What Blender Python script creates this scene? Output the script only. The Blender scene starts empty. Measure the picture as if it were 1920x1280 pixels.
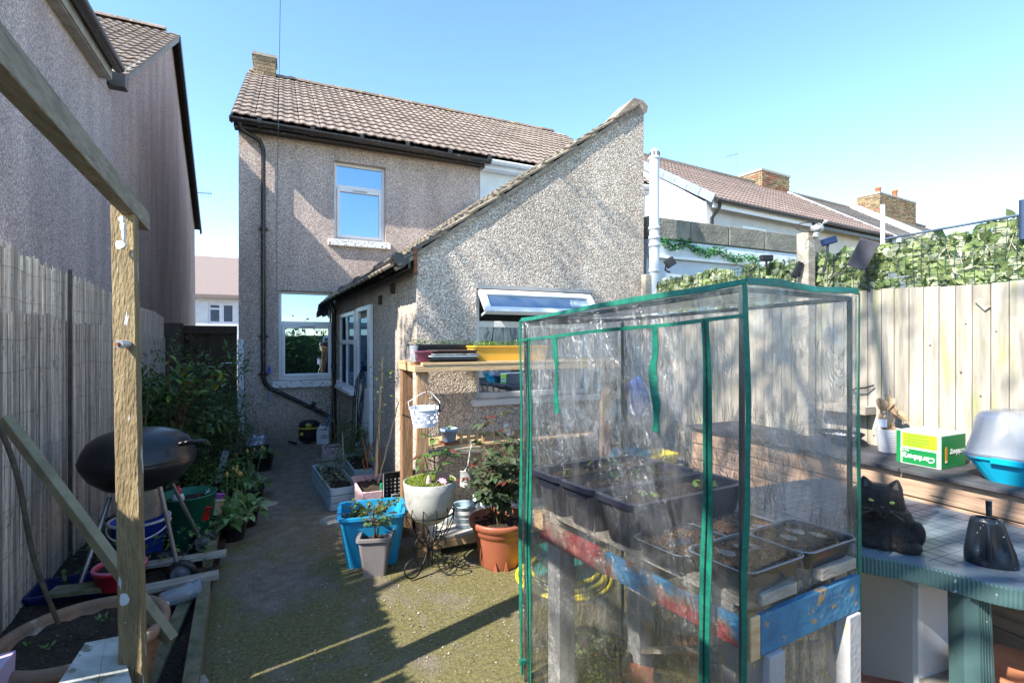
import bpy, bmesh, math, random
import numpy as np
from mathutils import Vector, Matrix, noise as mnoise
R = math.radians
random.seed(7); np.random.seed(7)
scene = bpy.context.scene
col = scene.collection

# ------------------------------------------------------------------ camera, sky, sun, exposure
YAW = R(24.58); SN, CS = math.sin(YAW), math.cos(YAW)
EYE, F, HZ = 1.65, 940.0, 640.0
cam_data = bpy.data.cameras.new('camera'); cam = bpy.data.objects.new('camera', cam_data); col.objects.link(cam)
cam.location = (0, 0, EYE); cam.rotation_euler = (R(90), 0, -YAW)
cam_data.sensor_width = 36; cam_data.lens = 36 * F / 1920; cam_data.clip_start = .05; cam_data.clip_end = 3000
scene.camera = cam
SUN = Vector((1, .25, -.92)).normalized()            # the way the light travels
world = bpy.data.worlds.new('World'); scene.world = world; world.use_nodes = True
nt = world.node_tree; bg = nt.nodes['Background']
sky = nt.nodes.new('ShaderNodeTexSky'); sky.sky_type = 'NISHITA'; sky.sun_disc = False
sky.sun_elevation = math.asin(-SUN.z)
sky.sun_rotation = math.atan2(-SUN.x, -SUN.y)
sky.altitude = 0; sky.air_density = 1.0; sky.dust_density = .15; sky.ozone_density = .8
hsv = nt.nodes.new('ShaderNodeHueSaturation'); hsv.inputs['Hue'].default_value = .498; hsv.inputs['Saturation'].default_value = 1.15; hsv.inputs['Value'].default_value = .98
nt.links.new(sky.outputs[0], hsv.inputs['Color']); nt.links.new(hsv.outputs[0], bg.inputs[0]); bg.inputs[1].default_value = .15
sl = bpy.data.lights.new('sun', 'SUN'); sl.energy = 4.2; sl.angle = R(.53); sl.color = (1, .93, .82)
so = bpy.data.objects.new('sun', sl); col.objects.link(so); so.location = (-10, -3, 12)
so.rotation_euler = SUN.to_track_quat('-Z', 'Y').to_euler()
scene.view_settings.view_transform = 'Standard'; scene.view_settings.look = 'None'
scene.view_settings.gamma = 1; scene.view_settings.use_curve_mapping = False
scene.view_settings.exposure = 1.52
scene.cycles.max_bounces = 10; scene.cycles.transparent_max_bounces = 24

# ------------------------------------------------------------------ measuring: a photo point on a real plane
def _ray(px, py): return (px - 960) / F, (py - HZ)
def _pt(u, v, fw): return Vector((fw * (SN + u * CS), fw * (CS - u * SN), EYE - v * fw / F))
def on_z(px, py, z=0.):
    u, v = _ray(px, py); return _pt(u, v, (EYE - z) * F / v)
def on_y(px, py, Y):
    u, v = _ray(px, py); return _pt(u, v, Y / (CS - u * SN))
def on_x(px, py, X):
    u, v = _ray(px, py); return _pt(u, v, X / (SN + u * CS))
def at_f(px, py, fw):
    u, v = _ray(px, py); return _pt(u, v, fw)
def V(*a): return Vector(a)
rnd = random.uniform

# ------------------------------------------------------------------ materials
MATS = {}
def lin(c):
    return tuple(((x / 255) / 12.92 if x / 255 <= .04045 else ((x / 255 + .055) / 1.055) ** 2.4) for x in c)
def mat(name, c1, c2=None, rough=.75, scale=6., bump=0., bscale=60., stretch=(1, 1, 1), metal=0., spec=.4,
        rand=0., island=0., c3=None, detail=6., coat=0., lo=.35, hi=.65, alpha=None, sss=0., spots=None, bstretch=None, trans=0.):
    """Principled material with noise-driven colour, fine relief and per-object / per-leaf tint."""
    if name in MATS: return MATS[name]
    m = bpy.data.materials.new(name); m.use_nodes = True; t = m.node_tree; N, L = t.nodes, t.links
    b = N['Principled BSDF']; tc = N.new('ShaderNodeTexCoord'); mp = N.new('ShaderNodeMapping')
    mp.inputs['Scale'].default_value = stretch; L.new(tc.outputs['Object'], mp.inputs[0])
    oi = N.new('ShaderNodeObjectInfo')
    if rand:
        ad = N.new('ShaderNodeVectorMath'); ad.operation = 'MULTIPLY_ADD'
        cb = N.new('ShaderNodeCombineXYZ')
        for i in range(3): L.new(oi.outputs['Random'], cb.inputs[i])
        ad.inputs[1].default_value = (37, 53, 71); L.new(cb.outputs[0], ad.inputs[0]); L.new(mp.outputs[0], ad.inputs[2]); src = ad.outputs[0]
    else: src = mp.outputs[0]
    nz = N.new('ShaderNodeTexNoise'); nz.inputs['Scale'].default_value = scale; nz.inputs['Detail'].default_value = detail
    nz.inputs['Roughness'].default_value = .62; L.new(src, nz.inputs['Vector'])
    rp = N.new('ShaderNodeValToRGB'); e = rp.color_ramp.elements
    e[0].position, e[1].position = lo, hi
    c2 = c2 or tuple(x * .8 for x in c1)
    e[0].color = (*c2, 1); e[1].color = (*c1, 1)
    if c3: k = rp.color_ramp.elements.new((lo + hi) / 2); k.color = (*c3, 1)
    L.new(nz.outputs['Fac'], rp.inputs[0]); out = rp.outputs[0]
    if spots:
        (sc_, th, w, sp_c) = spots
        n2 = N.new('ShaderNodeTexNoise'); n2.inputs['Scale'].default_value = sc_; n2.inputs['Detail'].default_value = 4; L.new(src, n2.inputs['Vector'])
        mr = N.new('ShaderNodeMapRange'); mr.inputs[1].default_value = th; mr.inputs[2].default_value = th + w; L.new(n2.outputs['Fac'], mr.inputs[0])
        mx = N.new('ShaderNodeMixRGB'); mx.inputs[2].default_value = (*sp_c, 1); L.new(mr.outputs[0], mx.inputs[0]); L.new(out, mx.inputs[1]); out = mx.outputs[0]
    if rand or island:
        hs = N.new('ShaderNodeHueSaturation'); mr = N.new('ShaderNodeMapRange'); a = rand or island
        mr.inputs[3].default_value = 1 - a; mr.inputs[4].default_value = 1 + a
        if rand: L.new(oi.outputs['Random'], mr.inputs[0])
        else:
            ge = N.new('ShaderNodeNewGeometry'); L.new(ge.outputs['Random Per Island'], mr.inputs[0])
        L.new(mr.outputs[0], hs.inputs['Value']); L.new(out, hs.inputs['Color']); out = hs.outputs[0]
    L.new(out, b.inputs['Base Color'])
    b.inputs['Roughness'].default_value = rough; b.inputs['Metallic'].default_value = metal
    b.inputs['Specular IOR Level'].default_value = spec; b.inputs['Coat Weight'].default_value = coat
    if coat: b.inputs['Coat Roughness'].default_value = .08
    if alpha is not None: b.inputs['Alpha'].default_value = alpha
    if trans: b.inputs['Transmission Weight'].default_value = trans
    if sss:
        # leaves and thin plastic let light through
        tr = N.new('ShaderNodeBsdfTranslucent'); ms = N.new('ShaderNodeMixShader'); ms.inputs[0].default_value = sss
        L.new(out, tr.inputs[0]); L.new(b.outputs[0], ms.inputs[1]); L.new(tr.outputs[0], ms.inputs[2]); L.new(ms.outputs[0], N['Material Output'].inputs[0])
    if bump:
        bn = N.new('ShaderNodeTexNoise'); bn.inputs['Scale'].default_value = bscale; bn.inputs['Detail'].default_value = 5; 
        L.new(src, bn.inputs['Vector'])
        bp = N.new('ShaderNodeBump'); bp.inputs['Strength'].default_value = min(1, bump); bp.inputs['Distance'].default_value = .01 * max(1, bump)
        L.new(bn.outputs['Fac'], bp.inputs['Height']); L.new(bp.outputs[0], b.inputs['Normal'])
    MATS[name] = m; return m

def pebbledash(name, cols, scale=75, stain=(.5, .47, .42), rel=1.):
    """Small stones thrown on render: every cell its own stone colour and its own rounded height."""
    m = bpy.data.materials.new(name); m.use_nodes = True; t = m.node_tree; N, L = t.nodes, t.links; b = N['Principled BSDF']
    tc = N.new('ShaderNodeTexCoord'); v = N.new('ShaderNodeTexVoronoi'); v.inputs['Scale'].default_value = scale
    wn = N.new('ShaderNodeTexNoise'); wn.inputs['Scale'].default_value = scale * .8; L.new(tc.outputs['Object'], wn.inputs['Vector'])
    ad = N.new('ShaderNodeVectorMath'); ad.operation = 'MULTIPLY_ADD'; ad.inputs[1].default_value = (.012,) * 3
    L.new(wn.outputs['Color'], ad.inputs[0]); L.new(tc.outputs['Object'], ad.inputs[2]); L.new(ad.outputs[0], v.inputs['Vector'])
    sp = N.new('ShaderNodeSeparateColor'); L.new(v.outputs['Color'], sp.inputs[0])
    rp = N.new('ShaderNodeValToRGB'); rp.color_ramp.interpolation = 'CONSTANT'; e = rp.color_ramp.elements
    e[0].color = (*cols[0], 1); e[1].position = 1 / len(cols); e[1].color = (*cols[1], 1)
    for i, c in enumerate(cols[2:]): k = e.new((i + 2) / len(cols)); k.color = (*c, 1)
    L.new(sp.outputs[0], rp.inputs[0])
    gap = N.new('ShaderNodeMapRange'); gap.inputs[1].default_value = .45; gap.inputs[2].default_value = .95; L.new(v.outputs['Distance'], gap.inputs[0])
    mx = N.new('ShaderNodeMixRGB'); mx.blend_type = 'MIX'; mx.inputs[2].default_value = (*[x * .55 for x in stain], 1)
    L.new(gap.outputs[0], mx.inputs[0]); L.new(rp.outputs[0], mx.inputs[1])
    # weather stains, streaked downwards
    mp = N.new('ShaderNodeMapping'); mp.inputs['Scale'].default_value = (1.6, 1.6, .35); L.new(tc.outputs['Object'], mp.inputs[0])
    sn = N.new('ShaderNodeTexNoise'); sn.inputs['Scale'].default_value = 1.4; sn.inputs['Detail'].default_value = 7; L.new(mp.outputs[0], sn.inputs['Vector'])
    sr = N.new('ShaderNodeMapRange'); sr.inputs[1].default_value = .3; sr.inputs[2].default_value = .7; sr.inputs[3].default_value = .76; sr.inputs[4].default_value = 1.12
    L.new(sn.outputs['Fac'], sr.inputs[0])
    ml = N.new('ShaderNodeMixRGB'); ml.blend_type = 'MULTIPLY'; ml.inputs[0].default_value = 1
    L.new(mx.outputs[0], ml.inputs[1]); L.new(sr.outputs[0], ml.inputs[2])
    sz = N.new('ShaderNodeSeparateXYZ'); L.new(tc.outputs['Object'], sz.inputs[0]); dn_ = N.new('ShaderNodeMath'); dn_.operation = 'MULTIPLY_ADD'; dn_.inputs[1].default_value = -.9; L.new(sn.outputs['Fac'], dn_.inputs[0]); L.new(sz.outputs[2], dn_.inputs[2])
    dr_ = N.new('ShaderNodeMapRange'); dr_.inputs[1].default_value = .12; dr_.inputs[2].default_value = -.38; dr_.inputs[4].default_value = .6; L.new(dn_.outputs[0], dr_.inputs[0])
    dx_ = N.new('ShaderNodeMixRGB'); dx_.inputs[2].default_value = (.10, .10, .055, 1); L.new(dr_.outputs[0], dx_.inputs[0]); L.new(ml.outputs[0], dx_.inputs[1]); L.new(dx_.outputs[0], b.inputs['Base Color'])
    b.inputs['Roughness'].default_value = .85; b.inputs['Specular IOR Level'].default_value = .3
    q1 = N.new('ShaderNodeMath'); q1.operation = 'MULTIPLY'; q1.inputs[1].default_value = .35; L.new(sp.outputs[1], q1.inputs[0])
    hgt = N.new('ShaderNodeMath'); hgt.operation = 'MULTIPLY_ADD'; hgt.inputs[1].default_value = -1.0; L.new(v.outputs['Distance'], hgt.inputs[0]); L.new(q1.outputs[0], hgt.inputs[2])
    bp = N.new('ShaderNodeBump'); bp.inputs['Strength'].default_value = .85 * min(rel, 1.1); bp.inputs['Distance'].default_value = .006 * rel; L.new(hgt.outputs[0], bp.inputs['Height'])
    L.new(bp.outputs[0], b.inputs['Normal']); MATS[name] = m; return m

def glass(name, tint=(.012, .016, .02), refl=.62, alpha=0., gcol=(.50, .70, .95)):
    m = bpy.data.materials.new(name); m.use_nodes = True; t = m.node_tree; N, L = t.nodes, t.links; N.remove(N['Principled BSDF'])
    d = N.new('ShaderNodeBsdfDiffuse'); d.inputs[0].default_value = (*tint, 1)
    tr = N.new('ShaderNodeBsdfTransparent'); tr.inputs[0].default_value = (.8, .85, .86, 1)
    m0 = N.new('ShaderNodeMixShader'); m0.inputs[0].default_value = alpha; L.new(d.outputs[0], m0.inputs[1]); L.new(tr.outputs[0], m0.inputs[2])
    g = N.new('ShaderNodeBsdfGlossy'); g.inputs[0].default_value = (*gcol, 1); g.inputs[1].default_value = .0
    nz = N.new('ShaderNodeTexNoise'); nz.inputs['Scale'].default_value = 2.2; tc = N.new('ShaderNodeTexCoord'); L.new(tc.outputs['Object'], nz.inputs['Vector'])
    bp = N.new('ShaderNodeBump'); bp.inputs['Strength'].default_value = .05; bp.inputs['Distance'].default_value = .05; L.new(nz.outputs['Fac'], bp.inputs['Height']); L.new(bp.outputs[0], g.inputs['Normal'])
    mx = N.new('ShaderNodeMixShader'); mx.inputs[0].default_value = refl; L.new(m0.outputs[0], mx.inputs[1]); L.new(g.outputs[0], mx.inputs[2])
    L.new(mx.outputs[0], N['Material Output'].inputs[0]); MATS[name] = m; return m

def film(name, haze=.10, gloss=.16, hv=(.15, 3.2), tint=(.985, .988, .99), hazecol=(.88, .9, .92), wr=.5, bscale=14, rough=.13, dirt=0.):
    """Clear creased plastic: mostly see-through, with sharp creased reflections and a little milky scatter."""
    m = bpy.data.materials.new(name); m.use_nodes = True; t = m.node_tree; N, L = t.nodes, t.links; N.remove(N['Principled BSDF'])
    tc = N.new('ShaderNodeTexCoord')
    tr = N.new('ShaderNodeBsdfTransparent'); tr.inputs[0].default_value = (*tint, 1)
    df = N.new('ShaderNodeBsdfDiffuse'); df.inputs[0].default_value = (*hazecol, 1); tl = N.new('ShaderNodeBsdfTranslucent'); tl.inputs[0].default_value = (*hazecol, 1)
    hz = N.new('ShaderNodeMixShader'); hz.inputs[0].default_value = .5; L.new(df.outputs[0], hz.inputs[1]); L.new(tl.outputs[0], hz.inputs[2])
    nz = N.new('ShaderNodeTexNoise'); nz.inputs['Scale'].default_value = 5; nz.inputs['Detail'].default_value = 9; nz.inputs['Roughness'].default_value = .72; nz.inputs['Distortion'].default_value = .9; hm_ = N.new('ShaderNodeMapping'); hm_.inputs['Rotation'].default_value = (R(20), R(-25), 0); hm_.inputs['Scale'].default_value = (1, 1, .45); L.new(tc.outputs['Object'], hm_.inputs[0]); L.new(hm_.outputs[0], nz.inputs['Vector'])
    cm = N.new('ShaderNodeMapping'); cm.inputs['Rotation'].default_value = (R(24), R(-31), 0); cm.inputs['Scale'].default_value = (1, 1, .38); L.new(tc.outputs['Object'], cm.inputs[0])
    cr = N.new('ShaderNodeTexNoise'); cr.inputs['Scale'].default_value = bscale; cr.inputs['Detail'].default_value = 5; cr.inputs['Roughness'].default_value = .6; cr.inputs['Distortion'].default_value = .5; L.new(cm.outputs[0], cr.inputs['Vector'])
    # folded ridges: |noise-.5|
    sb = N.new('ShaderNodeMath'); sb.operation = 'SUBTRACT'; sb.inputs[1].default_value = .5; L.new(cr.outputs['Fac'], sb.inputs[0])
    ab = N.new('ShaderNodeMath'); ab.operation = 'ABSOLUTE'; L.new(sb.outputs[0], ab.inputs[0])
    pw = N.new('ShaderNodeMath'); pw.operation = 'POWER'; pw.inputs[1].default_value = .6; L.new(ab.outputs[0], pw.inputs[0])
    # patches that are creased and patches that are taut
    pn = N.new('ShaderNodeTexNoise'); pn.inputs['Scale'].default_value = 2.6; pn.inputs['Detail'].default_value = 2; L.new(tc.outputs['Object'], pn.inputs['Vector'])
    pm = N.new('ShaderNodeMapRange'); pm.inputs[1].default_value = .42; pm.inputs[2].default_value = .6; pm.inputs[3].default_value = .05; pm.inputs[4].default_value = 1; L.new(pn.outputs['Fac'], pm.inputs[0])
    hh = N.new('ShaderNodeMath'); hh.operation = 'MULTIPLY'; L.new(pw.outputs[0], hh.inputs[0]); L.new(pm.outputs[0], hh.inputs[1])
    bp = N.new('ShaderNodeBump'); bp.inputs['Strength'].default_value = wr; bp.inputs['Distance'].default_value = .035; L.new(hh.outputs[0], bp.inputs['Height'])
    gl = N.new('ShaderNodeBsdfGlossy'); gl.inputs[0].default_value = (.95, .97, 1, 1); gl.inputs[1].default_value = rough; L.new(bp.outputs[0], gl.inputs['Normal'])
    fr = N.new('ShaderNodeLayerWeight'); fr.inputs[0].default_value = .35; L.new(bp.outputs[0], fr.inputs['Normal'])
    fm = N.new('ShaderNodeMapRange'); fm.inputs[3].default_value = gloss; fm.inputs[4].default_value = .8; L.new(fr.outputs['Fresnel'], fm.inputs[0])
    hm = N.new('ShaderNodeMapRange'); hm.inputs[1].default_value = .44; hm.inputs[2].default_value = .66; hm.inputs[3].default_value = haze * hv[0]; hm.inputs[4].default_value = haze * hv[1]; L.new(nz.outputs['Fac'], hm.inputs[0])
    m1 = N.new('ShaderNodeMixShader'); L.new(hm.outputs[0], m1.inputs[0]); L.new(tr.outputs[0], m1.inputs[1]); L.new(hz.outputs[0], m1.inputs[2])
    m2 = N.new('ShaderNodeMixShader'); L.new(fm.outputs[0], m2.inputs[0]); L.new(m1.outputs[0], m2.inputs[1]); L.new(gl.outputs[0], m2.inputs[2]); last = m2.outputs[0]
    if dirt:
        # dried mud splashes, only near the ground
        sx = N.new('ShaderNodeSeparateXYZ'); L.new(tc.outputs['Object'], sx.inputs[0])
        hr = N.new('ShaderNodeMapRange'); hr.inputs[1].default_value = 1.08; hr.inputs[2].default_value = .75; L.new(sx.outputs[2], hr.inputs[0])
        mp = N.new('ShaderNodeMapping'); mp.inputs['Scale'].default_value = (1, 1, .35); L.new(tc.outputs['Object'], mp.inputs[0])
        dn = N.new('ShaderNodeTexNoise'); dn.inputs['Scale'].default_value = 75; dn.inputs['Detail'].default_value = 3; L.new(mp.outputs[0], dn.inputs['Vector'])
        dr = N.new('ShaderNodeMapRange'); dr.inputs[1].default_value = .63; dr.inputs[2].default_value = .67; L.new(dn.outputs['Fac'], dr.inputs[0])
        dm = N.new('ShaderNodeMath'); dm.operation = 'MULTIPLY'; L.new(hr.outputs[0], dm.inputs[0]); L.new(dr.outputs[0], dm.inputs[1])
        d2 = N.new('ShaderNodeMath'); d2.operation = 'MULTIPLY'; d2.inputs[1].default_value = dirt; L.new(dm.outputs[0], d2.inputs[0])
        dd = N.new('ShaderNodeBsdfDiffuse'); dd.inputs[0].default_value = (.42, .27, .08, 1)
        m3 = N.new('ShaderNodeMixShader'); L.new(d2.outputs[0], m3.inputs[0]); L.new(last, m3.inputs[1]); L.new(dd.outputs[0], m3.inputs[2]); last = m3.outputs[0]
    L.new(last, N['Material Output'].inputs[0]); MATS[name] = m; return m

# ------------------------------------------------------------------ mesh builder
class MB:
    def __init__(s, M=None): s.v, s.f, s.M, s.sm = [], [], M, set()
    def add(s, vs, fs, smooth=False):
        o = len(s.v)
        for p in vs:
            p = Vector(p); s.v.append(s.M @ p if s.M else p)
        for f in fs:
            if smooth: s.sm.add(len(s.f))
            s.f.append(tuple(i + o for i in f))
        return s
    def box(s, c, d, rz=0, rx=0, ry=0):
        c = Vector(c); h = Vector(d) / 2
        Rm = Matrix.Rotation(rz, 3, 'Z') @ Matrix.Rotation(ry, 3, 'Y') @ Matrix.Rotation(rx, 3, 'X')
        vs = [c + Rm @ Vector((a * h.x, b * h.y, e * h.z)) for e in (-1, 1) for b in (-1, 1) for a in (-1, 1)]
        return s.add(vs, [(0, 2, 3, 1), (4, 5, 7, 6), (0, 1, 5, 4), (2, 6, 7, 3), (0, 4, 6, 2), (1, 3, 7, 5)])
    def span(s, a, b):
        a, b = Vector(a), Vector(b); return s.box((a + b) / 2, [abs(x) for x in (b - a)])
    def hexa(s, p8): return s.add(p8, [(0, 3, 2, 1), (4, 5, 6, 7), (0, 1, 5, 4), (1, 2, 6, 5), (2, 3, 7, 6), (3, 0, 4, 7)])
    def beam(s, a, b, w, h, up=(0, 0, 1), roll=0.):
        """box of width w and height h from a to b"""
        a, b = Vector(a), Vector(b); d = (b - a).normalized(); u = Vector(up)
        x = d.cross(u)
        if x.length < 1e-4: x = d.cross(Vector((0, 1, 0)))
        x.normalize(); u = x.cross(d).normalized()
        if roll: q = Matrix.Rotation(roll, 3, d); x = q @ x; u = q @ u
        x *= w / 2; u *= h / 2
        return s.add([a - x - u, a + x - u, a + x + u, a - x + u, b - x - u, b + x - u, b + x + u, b - x + u],
                     [(0, 1, 2, 3), (7, 6, 5, 4), (0, 4, 5, 1), (1, 5, 6, 2), (2, 6, 7, 3), (3, 7, 4, 0)])
    def tube(s, pts, r, n=8, caps=True, smooth=True, closed=False):
        pts = [Vector(p) for p in pts]; rs = r if isinstance(r, (list, tuple)) else [r] * len(pts)
        vs, fs = [], []; prev = None; m = len(pts)
        for i, p in enumerate(pts):
            if closed: d = pts[(i + 1) % m] - pts[i - 1]
            else: d = pts[min(i + 1, m - 1)] - pts[max(i - 1, 0)]
            d.normalize()
            if prev is None:
                x = d.cross(Vector((0, 0, 1)))
                if x.length < 1e-3: x = Vector((1, 0, 0))
            else: x = prev - d * prev.dot(d)
            x.normalize(); y = d.cross(x); prev = x
            for k in range(n):
                a = 2 * math.pi * k / n; vs.append(p + (x * math.cos(a) + y * math.sin(a)) * rs[i])
        for i in range(m if closed else m - 1):
            j = (i + 1) % m
            for k in range(n): fs.append((i * n + k, i * n + (k + 1) % n, j * n + (k + 1) % n, j * n + k))
        s.add(vs, fs, smooth)
        if caps and not closed:
            s.add(vs[:n], [tuple(range(n))[::-1]]); s.add(vs[-n:], [tuple(range(n))])
        return s
    def lathe(s, prof, c=(0, 0, 0), n=28, sx=1., sy=1., smooth=True, rz=0):
        """profile [(r, z)] turned round the z axis"""
        vs, fs = [], []; c = Vector(c)
        for (r, z) in prof:
            for k in range(n):
                a = 2 * math.pi * k / n; x, y = r * math.cos(a) * sx, r * math.sin(a) * sy
                vs.append(c + Vector((x * math.cos(rz) - y * math.sin(rz), x * math.sin(rz) + y * math.cos(rz), z)))
        for i in range(len(prof) - 1):
            for k in range(n): fs.append((i * n + k, i * n + (k + 1) % n, (i + 1) * n + (k + 1) % n, (i + 1) * n + k))
        return s.add(vs, fs, smooth)
    def sph(s, c, r, n=12, sc=(1, 1, 1), M=None):
        c = Vector(c); vs, fs = [], []
        for i in range(n // 2 + 1):
            t = math.pi * i / (n // 2)
            for k in range(n):
                a = 2 * math.pi * k / n; p = Vector((math.sin(t) * math.cos(a) * r * sc[0], math.sin(t) * math.sin(a) * r * sc[1], math.cos(t) * r * sc[2]))
                vs.append(c + (M @ p if M else p))
        for i in range(n // 2):
            for k in range(n): fs.append((i * n + k, (i + 1) * n + k, (i + 1) * n + (k + 1) % n, i * n + (k + 1) % n))
        return s.add(vs, fs, True)
    def prism(s, poly, off):
        """closed polygon pushed along off"""
        n = len(poly); off = Vector(off); vs = [Vector(p) for p in poly] + [Vector(p) + off for p in poly]
        return s.add(vs, [tuple(range(n))[::-1], tuple(range(n, 2 * n))] + [(i, (i + 1) % n, n + (i + 1) % n, n + i) for i in range(n)])
    def frustum(s, c, b, t, h, wall=.012, rim=.02, rz=0, n=5, rr=.15, floor=True):
        """open-topped rectangular tub, base size b, top size t, with wall thickness and a rolled rim"""
        def ring(w, d, z):
            out = []; r = min(w, d) * rr
            for (sx_, sy_, a0) in ((1, 1, 0), (-1, 1, 90), (-1, -1, 180), (1, -1, 270)):
                for k in range(n):
                    a = R(a0 + 90 * k / (n - 1)); out.append((sx_ * (w / 2 - r) + r * math.cos(a), sy_ * (d / 2 - r) + r * math.sin(a), z))
            return out
        rings = [ring(b[0], b[1], 0), ring(t[0], t[1], h - rim), ring(t[0] + 2 * rim * .7, t[1] + 2 * rim * .7, h - rim), ring(t[0] + 2 * rim * .7, t[1] + 2 * rim * .7, h),
                 ring(t[0] - 2 * wall, t[1] - 2 * wall, h), ring(b[0] - 2 * wall, b[1] - 2 * wall, wall)]
        m = 4 * n; q = Matrix.Rotation(rz, 3, 'Z'); vs = [Vector(c) + q @ Vector(p) for rg in rings for p in rg]
        fs = [(i * m + k, i * m + (k + 1) % m, (i + 1) * m + (k + 1) % m, (i + 1) * m + k) for i in range(5) for k in range(m)]
        fs += [tuple(range(m))[::-1], tuple(range(5 * m, 6 * m))]
        return s.add(vs, fs)
    def mesh(s, name='mesh'):
        me = bpy.data.meshes.new(name); me.from_pydata([tuple(p) for p in s.v], [], s.f); me.validate()
        if s.sm and len(me.polygons) == len(s.f):
            arr = np.zeros(len(s.f), dtype=bool); arr[list(s.sm)] = True; me.polygons.foreach_set('use_smooth', arr)
        me.update(); return me
    def build(s, name, m, parent=None, loc=None, bevel=0, **kw):
        """link as ONE mesh object. World coordinates by default: shifted to the parent's (or own) base point."""
        o = bpy.data.objects.new(name, None)
        base = ORG.get(parent.name, Vector()) if parent else (Vector(loc) if loc is not None else Vector())
        if base.length:
            s.v = [p - base for p in s.v]
        me = s.mesh(name); bpy.data.objects.remove(o)
        o = bpy.data.objects.new(name, me); me.materials.append(m); col.objects.link(o)
        if parent: o.parent = parent; ORG[o.name] = base
        else: o.location = base; ORG[o.name] = base
        if bevel:
            md = o.modifiers.new('bevel', 'BEVEL'); md.width = bevel; md.segments = 2; md.limit_method = 'ANGLE'; md.angle_limit = R(40)
        for k, w in kw.items(): o[k] = w
        return o
ORG = {}
def thing(name, label, cat, loc=(0, 0, 0), rz=0, group=None, **kw):
    o = bpy.data.objects.new(name, None); col.objects.link(o); o.location = loc; o.rotation_euler = (0, 0, rz); o.empty_display_size = .1
    o['label'] = label; o['category'] = cat; ORG[o.name] = Vector(loc)
    if group: o['group'] = group
    for k, w in kw.items(): o[k] = w
    return o
def local(o):
    """parts of this thing are given in its own coordinates"""
    ORG[o.name] = Vector(); return o
def tag(o, label=None, cat=None, group=None, kind=None):
    if label: o['label'] = label
    if cat: o['category'] = cat
    if group: o['group'] = group
    if kind: o['kind'] = kind
    return o
def copy_tree(o, parent=None):
    c = o.copy(); col.objects.link(c)
    if parent: c.parent = parent
    for ch in list(o.children): copy_tree(ch, c)
    return c
def inst(name, me, parent, M, label=None):
    o = bpy.data.objects.new(name, me); col.objects.link(o); o.parent = parent; o.matrix_basis = M
    return o
def frame_matrix(x, y, z, p):
    return Matrix(((x.x, y.x, z.x, p.x), (x.y, y.y, z.y, p.y), (x.z, y.z, z.z, p.z), (0, 0, 0, 1)))

# ------------------------------------------------------------------ colours
G = lambda *c: lin(c)
pebble_cols = [(.36, .28, .25), (.20, .16, .15), (.58, .52, .46), (.30, .26, .25), (.44, .33, .27), (.13, .11, .11), (.70, .65, .58), (.33, .27, .24)]
m_pebble = pebbledash('pebbledash', [tuple(x * 1.0 for x in c) for c in ((.56, .44, .39), (.42, .33, .30), (.70, .59, .52), (.49, .40, .36), (.60, .48, .42), (.34, .27, .26), (.74, .65, .58), (.53, .43, .38))], 70, (.56, .46, .42))
m_pebble_big = pebbledash('coarse_pebbledash', [(.56, .48, .40), (.40, .33, .28), (.74, .66, .56), (.50, .42, .36), (.62, .50, .41), (.30, .25, .22), (.80, .74, .66), (.58, .50, .43)], 76, (.56, .49, .42), 1.25)
m_pebble_far = pebbledash('brown_pebbledash', [(.58, .43, .39), (.44, .33, .31), (.68, .55, .50), (.50, .38, .35), (.62, .46, .41), (.38, .29, .28), (.74, .62, .57), (.54, .41, .37)], 80, (.3, .24, .22))
m_tile = mat('concrete_roof_tile', (.29, .225, .185), (.19, .15, .125), rough=.9, scale=9, bump=.5, bscale=90, rand=.2, spots=(14, .62, .05, (.42, .40, .33)))
m_tile_verge = mat('mossy_verge_tile', (.22, .18, .14), (.11, .10, .075), rough=.95, scale=9, bump=.5, bscale=90, rand=.25, spots=(14, .6, .05, (.36, .34, .26)))
m_tile_brown = mat('brown_roof_tile', (.25, .185, .155), (.17, .125, .11), rough=.9, scale=4, bump=.4, bscale=50, island=.18)
m_tile_slate = mat('weathered_slate', (.22, .19, .17), (.13, .115, .105), rough=.85, scale=5, bump=.4, island=.2)
m_lichen = mat('lichen_ridge', (.28, .22, .17), (.17, .13, .11), rough=.95, scale=10, bump=.6, bscale=60, rand=.2, spots=(7, .60, .05, (.40, .30, .10)))
m_mortar = mat('mortar', (.45, .41, .35), (.3, .27, .23), rough=.95, scale=20, bump=.8, bscale=80)
m_brick = mat('stock_brick', (.34, .25, .15), (.16, .12, .085), rough=.95, scale=18, bump=.7, bscale=90, rand=.35, spots=(16, .6, .05, (.45, .32, .06)))
m_brick_red = mat('red_brick', (.42, .16, .10), (.25, .10, .07), rough=.95, scale=18, bump=.7, bscale=90, rand=.25)
m_pvc = mat('white_pvc', (.80, .81, .83), (.72, .73, .75), rough=.28, scale=3, spec=.5)
m_white = mat('white_render', (.78, .78, .77), (.68, .69, .69), rough=.8, scale=3, bump=.2, bscale=70)
m_palewall = mat('pale_grey_render', (.62, .64, .67), (.52, .54, .57), rough=.85, scale=2.5, bump=.2)
m_cream = mat('cream_render', (.66, .62, .56), (.55, .52, .47), rough=.85, scale=2.5, bump=.2)
m_blackp = mat('black_plastic', (.012, .012, .014), (.02, .02, .023), rough=.35, scale=8, spec=.5)
m_gutter = mat('brown_black_pvc', (.035, .030, .030), (.022, .02, .02), rough=.3, scale=5, spec=.5, spots=(22, .62, .06, (.14, .13, .12)))
m_sill = mat('flaking_sill_paint', (.80, .80, .80), (.72, .72, .71), rough=.7, scale=4, bump=.7, bscale=30, spots=(24, .60, .02, (.22, .18, .14)))
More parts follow.
